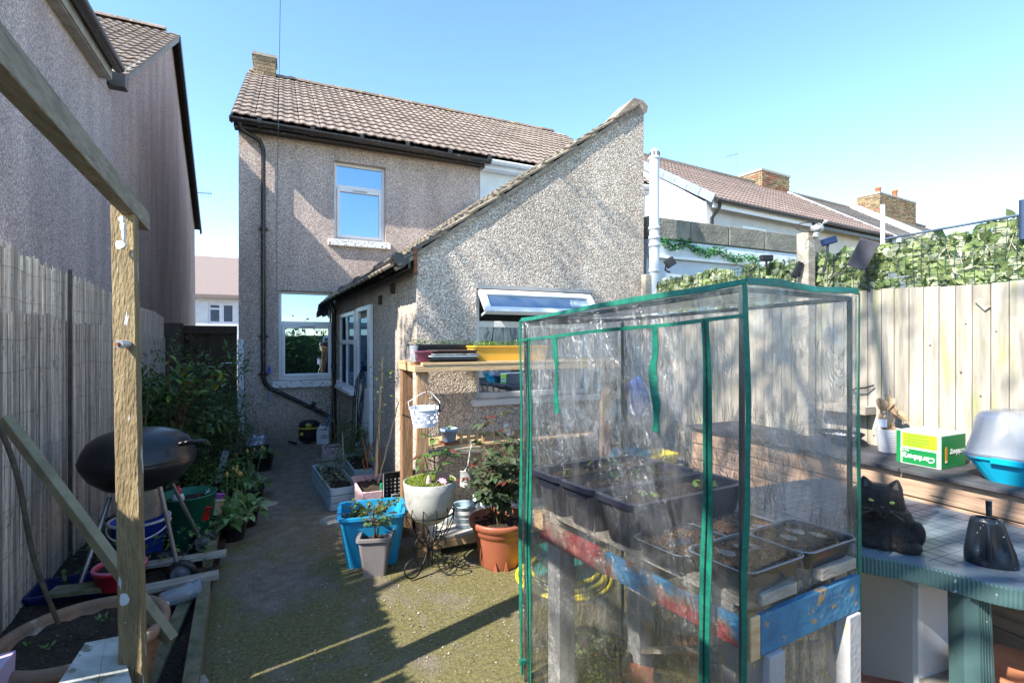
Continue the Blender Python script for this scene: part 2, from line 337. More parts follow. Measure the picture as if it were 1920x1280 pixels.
m_wood = mat('new_softwood', (.60, .43, .24), (.45, .29, .15), rough=.7, scale=3.5, stretch=(2, 14, 14), bump=.4, bscale=14, rand=.1)
m_woodz = mat('new_softwood_upright', (.50, .33, .19), (.30, .18, .10), rough=.75, scale=3.2, stretch=(14, 14, 1.5), bump=.7, bscale=9, rand=.1)
m_wood_grey = mat('weathered_wood', (.42, .38, .32), (.25, .22, .18), rough=.9, scale=3, stretch=(3, 12, 12), bump=.6, bscale=12, rand=.15)
m_wood_mossy = mat('mossy_timber', (.22, .19, .12), (.11, .11, .055), rough=.92, scale=6, stretch=(2, 2, 2), bump=.7, bscale=40, rand=.12)
m_post = mat('rough_post', (.30, .225, .12), (.165, .125, .065), rough=.9, scale=5, stretch=(5, 5, 1.2), bump=1.6, bscale=22, c3=(.23, .17, .09), spots=(6, .66, .03, (.55, .55, .55)))
m_soil = mat('potting_soil', (.055, .035, .022), (.015, .010, .008), rough=.95, scale=50, bump=1.5, bscale=70, spots=(95, .66, .03, (.25, .16, .09)))
m_terra = mat('terracotta_plastic', (.36, .115, .06), (.27, .085, .05), rough=.45, scale=3, spec=.45)
m_terra_old = mat('old_terracotta', (.36, .19, .11), (.18, .13, .09), rough=.85, scale=6, bump=.5, bscale=50, spots=(9, .58, .08, (.38, .33, .26)))
g_win = glass('window_glass', refl=.62)
g_dark = glass('dark_window_glass', refl=.38)
g_frost = glass('frosted_glass', (.36, .42, .44), .22)
# ================================================================== THE SETTING
def ground_mat():
    m = bpy.data.materials.new('mossy_concrete'); m.use_nodes = True; t = m.node_tree; N, L = t.nodes, t.links; b = N['Principled BSDF']
    tc = N.new('ShaderNodeTexCoord')
    def nz(sc, det=6, ro=.6, dist=0):
        n = N.new('ShaderNodeTexNoise'); n.inputs['Scale'].default_value = sc; n.inputs['Detail'].default_value = det; n.inputs['Roughness'].default_value = ro; n.inputs['Distortion'].default_value = dist
        L.new(tc.outputs['Object'], n.inputs['Vector']); return n.outputs['Fac']
    def mr(x, a, b_, c=0, d=1):
        r = N.new('ShaderNodeMapRange'); r.inputs[1].default_value = a; r.inputs[2].default_value = b_; r.inputs[3].default_value = c; r.inputs[4].default_value = d; L.new(x, r.inputs[0]); return r.outputs[0]
    def mix(f, a, c):
        x = N.new('ShaderNodeMixRGB'); L.new(f, x.inputs[0])
        for i, q in ((1, a), (2, c)):
            if isinstance(q, tuple): x.inputs[i].default_value = (*q, 1)
            else: L.new(q, x.inputs[i])
        return x.outputs[0]
    base = mix(mr(nz(9), .35, .65), (.15, .125, .10), (.26, .22, .175))
    base = mix(mr(nz(120, 3), .5, .62), base, (.09, .08, .07))
    base = mix(mr(nz(75, 3), .655, .69), base, (.50, .46, .40))        # pale stones in the concrete
    moss = mix(mr(nz(45, 5), .3, .7), (.080, .070, .030), (.215, .195, .075))
    sx = N.new('ShaderNodeSeparateXYZ'); L.new(tc.outputs['Object'], sx.inputs[0])
    near = mr(sx.outputs[1], 5.4, 3.2, -.12, .12)
    ad = N.new('ShaderNodeMath'); ad.operation = 'ADD'; L.new(nz(1.5, 9, .68, .6), ad.inputs[0]); L.new(near, ad.inputs[1])
    f = mr(ad.outputs[0], .46, .60, 0, .93); c = mix(f, base, moss)
    c = mix(mr(nz(160, 2), .66, .70), c, (.40, .37, .31)); c = mix(mr(nz(60, 3), .63, .66), c, (.06, .05, .035))
    L.new(c, b.inputs['Base Color']); b.inputs['Roughness'].default_value = .95; b.inputs['Specular IOR Level'].default_value = .2
    h = N.new('ShaderNodeMath'); h.operation = 'ADD'; L.new(nz(60, 8, .7), h.inputs[0]); L.new(nz(11, 5), h.inputs[1])
    bp = N.new('ShaderNodeBump'); bp.inputs['Strength'].default_value = .9; bp.inputs['Distance'].default_value = .012; L.new(h.outputs[0], bp.inputs['Height']); L.new(bp.outputs[0], b.inputs['Normal'])
    return m
m_ground = ground_mat()
g = MB(); g.add([(-300, -300, 0), (300, -300, 0), (300, 300, 0), (-300, 300, 0)], [(0, 1, 2, 3)])
g.build('ground', m_ground, kind='structure')
# soil bed on the left behind its timber edging
s = MB(); nx, ny = 14, 50; X0, X1, Y0, Y1 = -1.45, -.42, 2.3, 8.7
vs = [(X0 + (X1 - X0) * i / nx, Y0 + (Y1 - Y0) * j / ny, .03 + .05 * mnoise.noise((i * .6, j * .6, 0)) + .02 * rnd(-1, 1)) for j in range(ny + 1) for i in range(nx + 1)]
s.add(vs, [(j * (nx + 1) + i, j * (nx + 1) + i + 1, (j + 1) * (nx + 1) + i + 1, (j + 1) * (nx + 1) + i) for j in range(ny) for i in range(nx)])
s.build('soil_bed', m_soil, kind='structure')

# ------------------------------------------------------------------ shared building pieces
def wall_y(mb, x0, x1, z0, z1, y0, y1, holes=()):
    """wall block in the xz plane, split round its openings (x0,x1,z0,z1)"""
    xs = sorted({x0, x1, *[h[0] for h in holes], *[h[1] for h in holes]})
    for a, b in zip(xs, xs[1:]):
        hs = sorted([(h[2], h[3]) for h in holes if h[0] <= a + 1e-6 and h[1] >= b - 1e-6]); z = z0
        for (p, q) in hs:
            if p > z: mb.span((a, y0, z), (b, y1, p))
            z = q
        mb.span((a, y0, z), (b, y1, z1))
def frame_bars(mb, x0, x1, z0, z1, y, w=.055, d=.06):
    mb.span((x0, y, z0), (x0 + w, y + d, z1)); mb.span((x1 - w, y, z0), (x1, y + d, z1))
    mb.span((x0 + w, y, z0), (x1 - w, y + d, z0 + w)); mb.span((x0 + w, y, z1 - w), (x1 - w, y + d, z1))
def window_y(parent, x0, x1, z0, z1, y, ztr, sill=True, gl=None):
    """upvc window facing -y: fixed light above, opening light below the transom"""
    f = MB(); frame_bars(f, x0, x1, z0, z1, y, .045, .07); f.span((x0 + .045, y, ztr - .03), (x1 - .045, y + .07, ztr + .03))
    w = f.build('window', m_pvc, parent, bevel=.004)
    sash = MB(); frame_bars(sash, x0 + .048, x1 - .048, z0 + .048, ztr - .033, y - .018, .05, .05); sash.build('sash', m_pvc, w, bevel=.006)
    MB().span((x0 + .09, y + .02, z0 + .09), (x1 - .09, y + .028, ztr - .08)).build('pane', gl or g_win, w)
    MB().span((x0 + .045, y + .03, ztr + .03), (x1 - .045, y + .038, z1 - .045)).build('pane', gl or g_win, w)
    v = MB(); cx = (x0 + x1) / 2; v.span((cx - .12, y - .026, ztr - .062), (cx + .12, y - .018, ztr - .047)); v.build('vent', mat('vent_grey', (.35, .36, .37), rough=.5), w)
    if sill:
        sb = MB(); sb.span((x0 - .10, y - .16, z0 - .115), (x1 + .08, y + .05, z0 - .012)); sb.build('sill', m_sill, w, bevel=.006)
    return w
def tile_mesh(w=.3, L=.39, rolls=2, th=.014, amp=.015):
    mb = MB(); n = rolls * 6; xs = [w * i / n for i in range(n + 1)]
    prof = [amp * max(0., math.sin(math.pi * ((i % 6) / 6 - .0) * 1.5)) if (i % 6) < 4 else 0. for i in range(n + 1)]
    for z, off in ((0, 0), (0, 1)):
        pass
    top0 = [(xs[i], 0, prof[i] + th + .012) for i in range(n + 1)]; top1 = [(xs[i], L, prof[i] + th - .008) for i in range(n + 1)]
    bot0 = [(xs[i], 0, prof[i] + .012 - th * .3) for i in range(n + 1)]; bot1 = [(xs[i], L, prof[i] - .012) for i in range(n + 1)]
    k = n + 1; mb.add(top0 + top1 + bot0 + bot1, [(i, i + 1, k + i + 1, k + i) for i in range(n)] + [(2 * k + i, 2 * k + i + 1, i + 1, i) for i in range(n)] +
                      [(2 * k + i + 1, 2 * k + i, 3 * k + i, 3 * k + i + 1) for i in range(n)] + [(0, k, 3 * k, 2 * k), (n, 2 * k + n, 3 * k + n, k + n)])
    return mb.mesh('roof_tile')
ME_TILE = tile_mesh(); ME_TILE.materials.append(m_tile)
def tile_roof(roof, p0, ex, eu, ncol, nrow, gx=.3, gu=.33, base=None, me=None, skip=None):
    """single tiles laid up the slope from p0; ex along the eave, eu up the slope"""
    ex, eu = Vector(ex).normalized(), Vector(eu).normalized(); nrm = ex.cross(eu).normalized(); base = base or Vector()
    me = me or ME_TILE
    for j in range(nrow):
        for i in range(ncol):
            if skip and skip(i, j): continue
            p = Vector(p0) + ex * (gx * i + rnd(-.003, .003)) + eu * (gu * j + rnd(-.006, .006)) + nrm * .03
            y = (eu + nrm * (-.02 + rnd(-.006, .006))).normalized(); z = ex.cross(y).normalized()
            inst('roof_tile', me, roof, frame_matrix(ex, y, z, p - base))
def ridge_tiles(roof, a, b, base, r=.12, m=None, L=.4):
    a, b = Vector(a), Vector(b); d = b - a; n = max(1, int(d.length / L)); d.normalize()
    mb = MB(); N_ = 7
    for q, zz in ((0, 0), (L * 1.03, -.008)):
        for k in range(N_): an = math.pi * k / (N_ - 1); mb.v.append(Vector((q, -math.cos(an) * r, math.sin(an) * r * .8 + zz)))
    for k in range(N_ - 1): mb.f.append((k, k + 1, N_ + k + 1, N_ + k))
    mb.f.append(tuple(range(N_))[::-1]); mb.f.append(tuple(range(N_, 2 * N_)))
    me = mb.mesh('ridge_tile'); me.materials.append(m or m_lichen)
    y = Vector((0, 0, 1)).cross(d).normalized()
    for i in range(n):
        p = a + d * (i * L) + Vector((0, 0, rnd(-.006, .006))); inst('ridge_tile', me, roof, frame_matrix(d, y, d.cross(y), p - base))
def brick_stack(parent, x0, x1, y0, y1, z0, z1, base, red=0., ch=.075, bl=.215):
    """chimney of single bricks round a mortar core"""
    core = MB().span((x0 + .01, y0 + .01, z0), (x1 - .01, y1 - .01, z1 - .01)).build('chimney', m_mortar, parent)
    meb = {}
    def bm(l, k):
        key = (round(l, 3), k)
        if key not in meb:
            me = MB().box((0, 0, 0), (l - .012, .05, ch - .012)).mesh('brick'); me.materials.append(m_brick_red if k else m_brick); meb[key] = me
        return meb[key]
    nz_ = int((z1 - z0) / ch)
    for j in range(nz_):
        z = z0 + ch * (j + .5); off = bl / 2 if j % 2 else 0
        for (a, b, fixed, ax, sgn) in ((x0, x1, y0, 0, 1), (y0, y1, x0, 1, 1), (y0, y1, x1, 1, -1)):
            q = a - off
            while q < b - .02:
                s0, s1 = max(a, q), min(b, q + bl)
                if s1 - s0 > .05:
                    c = (s0 + s1) / 2; k = 1 if random.random() < red else 0
                    p = Vector((c, fixed + .022 + rnd(-.004, .003), z)) if ax == 0 else Vector((fixed + sgn * .022 + rnd(-.003, .003), c, z))
                    Mx = Matrix.Translation(p - base) @ (Matrix.Rotation(R(90), 4, 'Z') if ax else Matrix())
                    inst('brick', bm(s1 - s0, k), core, Mx)
                q += bl
    return core
def half_gutter(mb, a, b, r=.06, n=8):
    a, b = Vector(a), Vector(b); d = (b - a).normalized(); x = d.cross(Vector((0, 0, 1))).normalized()
    vs = []
    for p in (a, b):
        for k in range(n + 1):
            an = math.pi + math.pi * k / n; vs.append(p + x * math.cos(an) * r + Vector((0, 0, math.sin(an) * r)))
        for k in range(n, -1, -1):
            an = math.pi + math.pi * k / n; vs.append(p + x * math.cos(an) * (r - .006) + Vector((0, 0, math.sin(an) * (r - .006))))
    m = 2 * n + 2
    mb.add(vs, [(k, (k + 1) % m, m + (k + 1) % m, m + k) for k in range(m)], True)
    for e in (0, m): mb.add(vs[e:e + n + 1], [tuple(range(n + 1))])
    return mb

# ================================================================== OUR HOUSE (pebbledash, with the lean-to at its right)
D = 8.8; HX0, HX1, EAVE = -.62, 3.36, 5.0
HB = V(1.3, 9.0, 0)
house = thing('pebbledash_house', 'two storey pebbledashed house with brown tiled roof and a sloping lean-to beyond the path', 'house', HB)
u0 = on_y(627, 302, D); u1 = on_y(723, 462, D); l0 = on_y(522, 546, D); l1 = on_y(628, 712, D)
uw = (u0.x, u1.x, 3.36, u0.z); lw = (l0.x, l1.x, l1.z, l0.z)
uw = (u0.x, u1.x, on_y(680, 452, D).z, on_y(680, 308, D).z); lw = (l0.x, l1.x, on_y(575, 712, D).z, on_y(575, 546, D).z)
w = MB(); wall_y(w, HX0, HX1, 0, EAVE, D, D + .25, [uw, lw])
w.span((HX0, D + .25, 0), (HX0 + .25, 16.4, EAVE)); w.span((HX0 + .25, 16.1, 0), (HX1, 16.4, EAVE))
# gable end under the roof
RZ, RY = 7.56, 12.5
w.prism([(HX0, D + .25, EAVE), (HX0, 16.4, EAVE), (HX0, RY, RZ - .1)], (.25, 0, 0))
w.build('wall', m_pebble, house)
MB().span((HX0 + .3, D + .3, .1), (HX1 - .1, D + .5, 4.9)).build('dark_room_sheet', mat('dark_interior', (.03, .03, .035), rough=.9), house)  # dark sheet stands in for the unlit room
window_y(house, *uw, D + .10, on_y(675, 351, D).z); window_y(house, *lw, D + .10, on_y(575, 606, D).z)
# curtain edge strips just inside each window
for (a, b, c, d) in (uw, lw):
    cb = MB()
    for k in range(5): cb.span((a + .06 + k * .03, D + .16 + .012 * (k % 2), c + .1), (a + .088 + k * .03, D + .17 + .012 * (k % 2), d - .06))
    cb.build('curtain', mat('pale_curtain', (.6, .6, .58), rough=.9), house)
roof = MB(); ov = .26; sl_ = (RZ - EAVE) / (RY - D + ov); eu = V(0, 1, sl_).normalized()
RX1 = 7.25
roof.add([(HX0 - .06, D - ov, EAVE + .0), (HX1, D - ov, EAVE), (HX1, RY, RZ), (HX0 - .06, RY, RZ), (HX0 - .06, 2 * RY - D + ov, EAVE), (HX1, 2 * RY - D + ov, EAVE)], [(0, 1, 2, 3), (3, 2, 5, 4)])
roof.span((HX0 - .05, D - ov + .10, EAVE - .10), (HX1, D - .003, EAVE - .02))
ro = roof.build('roof', mat('roof_felt', (.05, .045, .04), rough=.9), house)
nr = int(((RY - D + ov) ** 2 + (RZ - EAVE) ** 2) ** .5 / .33)
tile_roof(ro, (HX0 - .07, D - ov - .03, EAVE + .0), (1, 0, 0), eu, 13, nr, gx=(HX1 - HX0 + .07) / 13, gu=.33, base=HB)
ridge_tiles(ro, (HX0 - .05, RY, RZ + .02), (HX1, RY, RZ + .02), HB)
vb = MB(); vb.beam((HX0 - .075, D - ov, EAVE - .03), (HX0 - .075, RY, RZ - .03), .03, .12); vb.build('verge_board', m_gutter, ro)
# chimney on the ridge
c0 = on_y(475, 100, RY - .2); c1 = on_y(517, 100, RY - .2)
chim = brick_stack(house, c0.x, c1.x, RY - .2, RY + .25, RZ - .35, on_y(490, 100, RY - .2).z - .02, HB)
cp = MB(); cz = on_y(490, 100, RY - .2).z; cp.span((c0.x - .03, RY - .23, cz - .06), (c1.x + .03, RY + .28, cz)); cxm = (c0.x + c1.x) / 2
cp.add([(cxm - .2, RY - .15, cz), (cxm + .2, RY - .15, cz), (cxm + .2, RY + .2, cz), (cxm - .2, RY + .2, cz), (cxm, RY + .02, cz + .11)], [(0, 1, 4), (1, 2, 4), (2, 3, 4), (3, 0, 4)])
cp.build('chimney_cap', m_mortar, chim)
# gutter, fascia and the long downpipe with its swan neck
gt = MB(); gy = D - ov - .03; half_gutter(gt, (HX0 - .1, gy, EAVE - .02), (HX1 + .02, gy, EAVE - .05), .065)
gt.span((HX0 - .05, D - ov + .04, EAVE - .12), (HX1, D - ov + .07, EAVE + .02))
for k in range(6): x = HX0 + .3 + k * .75; gt.tube([(x - .03, gy, EAVE - .035), (x + .03, gy, EAVE - .035)], .072, 10)
gt.build('gutter', m_gutter, house)
dp = MB(); pxx = on_y(494, 400, D).x; yy = D - .075
zb = on_y(487, 718, D).z; e0 = on_y(484, 730, D); e1 = on_y(615, 778, D)
dp.tube([(HX0 + .03, gy, EAVE - .07), (HX0 + .04, gy + .03, EAVE - .16), (pxx - .05, yy - .01, on_y(490, 268, D).z), (pxx, yy, on_y(494, 285, D).z), (pxx, yy, zb + .08), (pxx + .03, yy, zb - .01), (pxx + .09, yy, zb - .07), (e1.x, yy, e1.z)], .034, 10)
for z in (on_y(490, 430, D).z, on_y(487, 630, D).z, zb + .14): dp.tube([(pxx, yy, z - .03), (pxx, yy, z + .03)], .044, 10); dp.span((pxx - .07, yy + .02, z - .012), (pxx + .07, D - .002, z + .012))
dp.tube([(pxx + .7, yy, e1.z + .22), (pxx + .76, yy, e1.z + .19)], .042, 10)
dp.build('downpipe', m_gutter, house)
# wall stain below the old vent and its dark cap
MB().span((on_y(775, 320, D).x, D - .012, on_y(782, 322, D).z), (on_y(790, 320, D).x, D - .002, on_y(782, 317, D).z)).build('old_bracket', m_mortar, house)
st = MB(); a = on_y(779, 325, D); b = on_y(784, 425, D); st.add([(a.x, D - .003, a.z), (b.x, D - .003, a.z), (b.x + .02, D - .003, b.z), (a.x - .03, D - .003, b.z)], [(0, 1, 2, 3)])

# --- the lean-to: gable wall facing the garden, side wall with door and window, mono-pitch roof
YE = 4.40; XA = on_y(782, 600, YE).x; XB = on_y(1207, 300, YE).x; ZA = on_y(782, 480, YE).z; ZB = on_y(1205, 198, YE).z
sl2 = (ZB - ZA) / (XB - XA); zt = lambda x: ZA + sl2 * (x - XA)
q0 = on_y(893, 540, YE); q1 = on_y(1108, 745, YE); WX0, WX1 = q0.x, q1.x; WZ0, WZ1 = on_y(893, 748, YE).z, q0.z
ew = MB(); T = .25
def col_prism(xa, xb, za0, za1): ew.prism([(xa, YE, za0), (xb, YE, za0), (xb, YE, za1 if za1 is not None else zt(xb)), (xa, YE, za1 if za1 is not None else zt(xa))], (0, T, 0))
col_prism(XA, WX0, 0, None); col_prism(WX0, WX1, 0, WZ0); col_prism(WX0, WX1, WZ1, None); col_prism(WX1, XB - .03, 0, None)
ew.span((XB - .03, YE, 0), (XB, YE + T, zt(XB)))
XJ = on_y(636, 600, D).x
sd = (V(XJ, D, 0) - V(XA, YE, 0)).normalized()
GZ = ZA - .04
ew.prism([(XA, YE + T, 0), (XA + .25, YE + T, 0), (XJ + .25, D, 0), (XJ, D, 0)], (0, 0, GZ))
ew.span((XB - .25, YE + T, 0), (XB, D, zt(XB) - .35))
ew.build('lean_to_wall', m_pebble_big, house)
# render hump at the very top right of the gable
hp = MB(); hp.prism([(XB - .42, YE - .01, zt(XB - .42) + .02), (XB + .035, YE - .01, zt(XB) - .07), (XB + .05, YE - .01, zt(XB) + .0), (XB - .02, YE - .01, zt(XB) + .05), (XB - .14, YE - .01, zt(XB) + .055), (XB - .42, YE - .01, zt(XB - .42) + .07)], (0, .3, 0))
hp.build('coping', m_tile, house)
lr = MB(); nrm = V(-sl2, 0, 1).normalized(); ua = V(XA - .2, YE - .02, zt(XA - .2) + .02); 
lr.prism([(XA - .2, YE + .0, zt(XA - .2) + .005), (XB - .1, YE + .0, zt(XB - .1) + .005), (XB - .1, YE + .0, zt(XB - .1) + .035), (XA - .2, YE + .0, zt(XA - .2) + .035)], (sd.x * 4.4 / sd.y, 4.399, 0))
lro = lr.build('lean_to_roof', MATS['roof_felt'], house)
up = V(1, 0, sl2).normalized(); exv = V(sd.x, sd.y, 0).normalized() * -1   # eave runs towards the camera so the normal points up
L2 = ((XB - XA + .2) ** 2 + (ZB - zt(XA - .2)) ** 2) ** .5
ME_VERGE = ME_TILE.copy(); ME_VERGE.materials.clear(); ME_VERGE.materials.append(m_tile_verge)
tile_roof(lro, V(XA - .26, YE, zt(XA - .26) + .012) + sd * 4.36, exv, up, 15, int(L2 / .33), gx=.2925, gu=.33, base=HB, me=ME_VERGE)
m_under = mat('verge_mortar', (.36, .30, .24), (.2, .17, .14), rough=.95, scale=14, bump=.8, bscale=50)
vg = MB(); vg.beam((XA - .2, YE - .012, zt(XA - .2) + .012), (XB - .3, YE - .012, zt(XB - .3) + .012), .02, .035); vg.build('undercloak', m_under, lro)
g2 = MB(); ga = V(XA - .16, YE - .10, GZ - .0); gb = V(XJ - .16, D - .02, GZ + .0)
half_gutter(g2, ga, ga + (gb - ga) * .155, .072); half_gutter(g2, ga + (gb - ga) * .155, gb, .064)
for k in (.02, .15, .17, .42, .68): p = ga + (gb - ga) * k; q = ga + (gb - ga) * (k + .012); g2.tube([p - V(0, 0, .012), q - V(0, 0, .012)], .074, 10)
g2.beam(V(XA - .06, YE + .02, GZ - .0), V(XJ - .06, D - .02, GZ), .03, .14)
g2.build('gutter', m_gutter, house)
fl = MB(); fl.beam(V(XA - .02, YE - .018, GZ - .12), V(XA - .02, YE - .018, GZ + .1), .03, .03, up=(0, 1, 0)); fl.build('rusty_bracket', mat('rust', (.30, .11, .05), (.15, .06, .03), rough=.9, scale=30, bump=.5), house)
d2 = MB(); d2.tube([(gb.x + .02, gb.y - .08, GZ - .05), (gb.x + .07, D - .06, GZ - .2), (gb.x + .07, D - .06, .02)], .036, 10)
for z in (.3, 1.2, GZ - .25): d2.tube([(gb.x + .07, D - .06, z), (gb.x + .07, D - .06, z + .07)], .045, 10)
d2.build('downpipe', m_gutter, house)
# air bricks and soil in the side wall
def side(y, off=0.): t_ = (y - YE) / (D - YE); return V(XA + (XJ - XA) * t_ - off, y, 0)
for (py0, zz) in ((5.75, 2.12), (5.2, 2.2)):
    MB().beam(side(py0, .006) + V(0, 0, zz), side(py0 + .11, .006) + V(0, 0, zz), .02, .10).build('air_vent', mat('vent_dark', (.06, .05, .05), rough=.9), house)
def side_frame(y0, y1, z0, z1, parts, nm, extra=()):
    f = MB()
    def b(ya, yb, za, zb_, o=.02, th=.04): 
        A = side(ya, o); B = side(yb, o); f.beam(A + V(0, 0, (za + zb_) / 2), B + V(0, 0, (za + zb_) / 2), th, zb_ - za)
    b(y0, y0 + .06, z0, z1); b(y1 - .06, y1, z0, z1); b(y0 + .06, y1 - .06, z1 - .06, z1); b(y0 + .06, y1 - .06, z0, z0 + .06)
    for (ya, yb, za, zb_) in extra: b(ya, yb, za, zb_)
    o = f.build(nm, m_pvc, house, bevel=.004)
    for (ya, yb, za, zb_) in parts:
        A = side(ya, .012); B = side(yb, .012); MB().beam(A + V(0, 0, (za + zb_) / 2), B + V(0, 0, (za + zb_) / 2), .012, zb_ - za).build('pane', g_dark, o)
    return o
side_frame(7.2, 8.5, .95, 2.08, [(7.27, 8.43, 1.68, 2.01), (7.27, 8.43, 1.02, 1.6)], 'window', [(7.26, 8.44, 1.61, 1.67), (7.83, 7.88, .99, 2.04)])
MB().beam(side(7.15, .05) + V(0, 0, .93), side(8.55, .05) + V(0, 0, .93), .12, .04).build('sill', m_pvc, house)
dr = side_frame(6.2, 7.12, .02, 2.1, [(6.37, 6.95, 1.1, 1.95)], 'door', [(6.27, 7.05, .08, 1.05), (6.27, 6.36, 1.05, 2.04), (6.96, 7.05, 1.05, 2.04)])
hd = MB(); hd.tube([side(6.9, .05) + V(0, 0, 1.05), side(6.9, .09) + V(0, 0, 1.05), side(6.75, .09) + V(0, 0, 1.05)], .012, 6); hd.build('handle', mat('chrome', (.6, .6, .62), rough=.2, metal=1), dr)
# kitchen window in the gable: fixed lights and an awning sash pushed open at the top
f = MB(); frame_bars(f, WX0, WX1, WZ0, WZ1, YE + .05, .05, .07); ztr = on_y(900, 607, YE).z
f.span((WX0 + .05, YE + .05, ztr - .03), (WX1 - .05, YE + .12, ztr + .03))
kw = f.build('window', m_pvc, house, bevel=.004)
f = MB(); f.span((WX0 - .0, YE - .012, WZ1), (WX1, YE + .05, WZ1 + .035)); f.build('head_trim', mat('grey_trim', (.38, .38, .38), rough=.5), kw)
MB().span((WX0 + .05, YE + .09, WZ0 + .05), (WX1 - .05, YE + .098, ztr - .03)).build('pane', g_dark, kw)
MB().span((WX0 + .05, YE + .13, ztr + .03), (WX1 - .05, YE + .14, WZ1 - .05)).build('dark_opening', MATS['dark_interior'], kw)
hgt = WZ1 - .05 - ztr; Mh = Matrix.Translation((0, YE + .0, WZ1 - .03)) @ Matrix.Rotation(R(-42), 4, 'X')
aw = MB(Mh); frame_bars(aw, WX0 + .02, WX1 - .02, -hgt, 0, -.03, .06, .05); ao = aw.build('open_sash', m_pvc, kw, bevel=.005)
MB(Mh).span((WX0 + .08, -.01, -hgt + .06), (WX1 - .08, -.004, -.06)).build('pane', glass('sky_glass', (.10, .14, .17), .45), ao)
st_ = MB(); st_.beam((WX0 + .07, YE + .05, ztr + .08), (WX0 + .05, YE - .17, ztr + .12), .012, .02); st_.build('stay', m_pvc, kw)
MB().span((WX0 - .05, YE - .07, WZ0 - .06), (WX1 + .05, YE + .05, WZ0 - .002)).build('sill', m_pvc, kw, bevel=.006)
kit = MB()
for k in range(7): x = WX0 + .15 + k * .15; hh = rnd(.1, .28); kit.lathe([(.03, 0), (.035, hh * .7), (.012, hh * .85), (.012, hh)], (x, YE + .075, WZ0 + .052), 8)
# bottles just behind the glass would not show through it, so they are left inside the frame depth only where the pane ends

# ================================================================== THE ATTACHED WHITE HALF
WB = V(5.3, 9.2, 0)
wh = thing('white_house', 'white rendered half of the pair behind the lean-to, with white gutter', 'house', WB)
MB().span((HX1 + .004, D - .01, 0), (RX1, D + .3, EAVE)).build('wall', m_white, wh)
r2 = MB(); r2.add([(HX1 + .003, D - ov, EAVE), (RX1, D - ov, EAVE), (RX1, RY, RZ + .02), (HX1 + .003, RY, RZ + .02), (HX1 + .003, 2 * RY - D + ov, EAVE), (RX1, 2 * RY - D + ov, EAVE)], [(0, 1, 2, 3), (3, 2, 5, 4)])
r2.prism([(RX1 - .02, D, EAVE), (RX1 - .02, 16.2, EAVE), (RX1 - .02, RY, RZ)], (-.2, 0, 0))
ro2 = r2.build('roof', MATS['roof_felt'], wh)
tile_roof(ro2, (HX1 + .01, D - ov - .03, EAVE), (1, 0, 0), eu, 13, nr, gx=.3, gu=.33, base=WB)
ridge_tiles(ro2, (HX1 + .01, RY, RZ + .02), (RX1, RY, RZ + .02), WB)
g3 = MB(); half_gutter(g3, (HX1 + .05, gy, EAVE - .03), (RX1, gy, EAVE - .05), .062); g3.span((HX1 + .02, D - ov + .05, EAVE - .16), (RX1, D - ov + .08, EAVE + .01)); g3.span((HX1 + .02, D - ov + .08, EAVE - .16), (RX1, D - .02, EAVE - .14))
g3.build('gutter', m_pvc, wh)

# ================================================================== LEFT NEIGHBOUR: brown pebbledash flank, close on the left
NB = V(-2.0, 9, 0); nd = V(-.0436, 1, 0)
nbx = lambda y: -1.90 - .0436 * (y - 7.72)
nb = thing('brown_house', 'tall brown pebbledash house with gabled flank and tiled roof on the left', 'house', NB)
def nprism(mb, prof, dx=-3.5, off=0.):
    """profile [(y, z)] standing on the flank line, pushed away from the garden"""
    mb.prism([(nbx(y) + off, y, z) for (y, z) in prof], (dx, 0, 0)); return mb
nw = MB(); nprism(nw, [(7.45, 0), (17.3, 0), (16.9, 4.95), (12.4, 7.98), (7.72, 4.95), (7.45, 4.93)], -6); nw.build('wall', m_pebble_far, nb)
nw = MB(); nprism(nw, [(4.5, 0), (7.449, 0), (7.449, 4.70), (4.5, 4.45)], -3.2, .02); nw.build('outrigger_wall', pebbledash('grey_pebbledash', [(.60, .47, .45), (.44, .35, .34), (.72, .60, .56), (.51, .41, .40), (.63, .50, .46), (.36, .29, .29), (.78, .67, .62), (.55, .44, .42)], 75, (.58, .47, .46)), nb)
nr_ = MB(); sy, sz = 4.68, 3.03; ll = (sy * sy + sz * sz) ** .5; us = V(-.0436 * sy, sy, sz).normalized()
pA, pR, pC = V(nbx(7.4) + .1, 7.4, 4.80), V(nbx(12.4) + .1, 12.4, 8.03), V(nbx(17.1) + .1, 17.1, 4.9)
nr_.add([pA, pR, pC, pA - V(6, 0, 0), pR - V(6, 0, 0), pC - V(6, 0, 0)], [(3, 0, 1, 4), (4, 1, 2, 5)])
nro = nr_.build('roof', MATS['roof_felt'], nb)
ux = V(1, 0, 0)
slope = (pR - pA).normalized(); ntile = int((pR - pA).length / .34)
tile_roof(nro, pA - V(4.5, 0, 0) - slope * .05, ux, slope, 15, ntile, gx=.305, gu=.34, base=NB)
ridge_tiles(nro, pR - V(5, 0, -.02), pR + V(.05, 0, .02), NB, m=m_tile)
vb = MB(); vb.beam(pA + V(.03, -.1, -.08), pR + V(.03, 0, -.06), .03, .12); vb.build('barge_board', mat('grey_fascia', (.34, .32, .30), (.22, .21, .2), rough=.8, scale=6), nb)
vb = MB(); vb.beam(pR + V(.04, 0, -.06), pC + V(.04, 0, -.06), .05, .16); vb.build('barge_board', m_gutter, nb)
vb = MB(); vb.span(pA + V(-.5, -.14, -.16), pA + V(.1, .0, .0)); vb.build('gutter_end', m_blackp, nb)
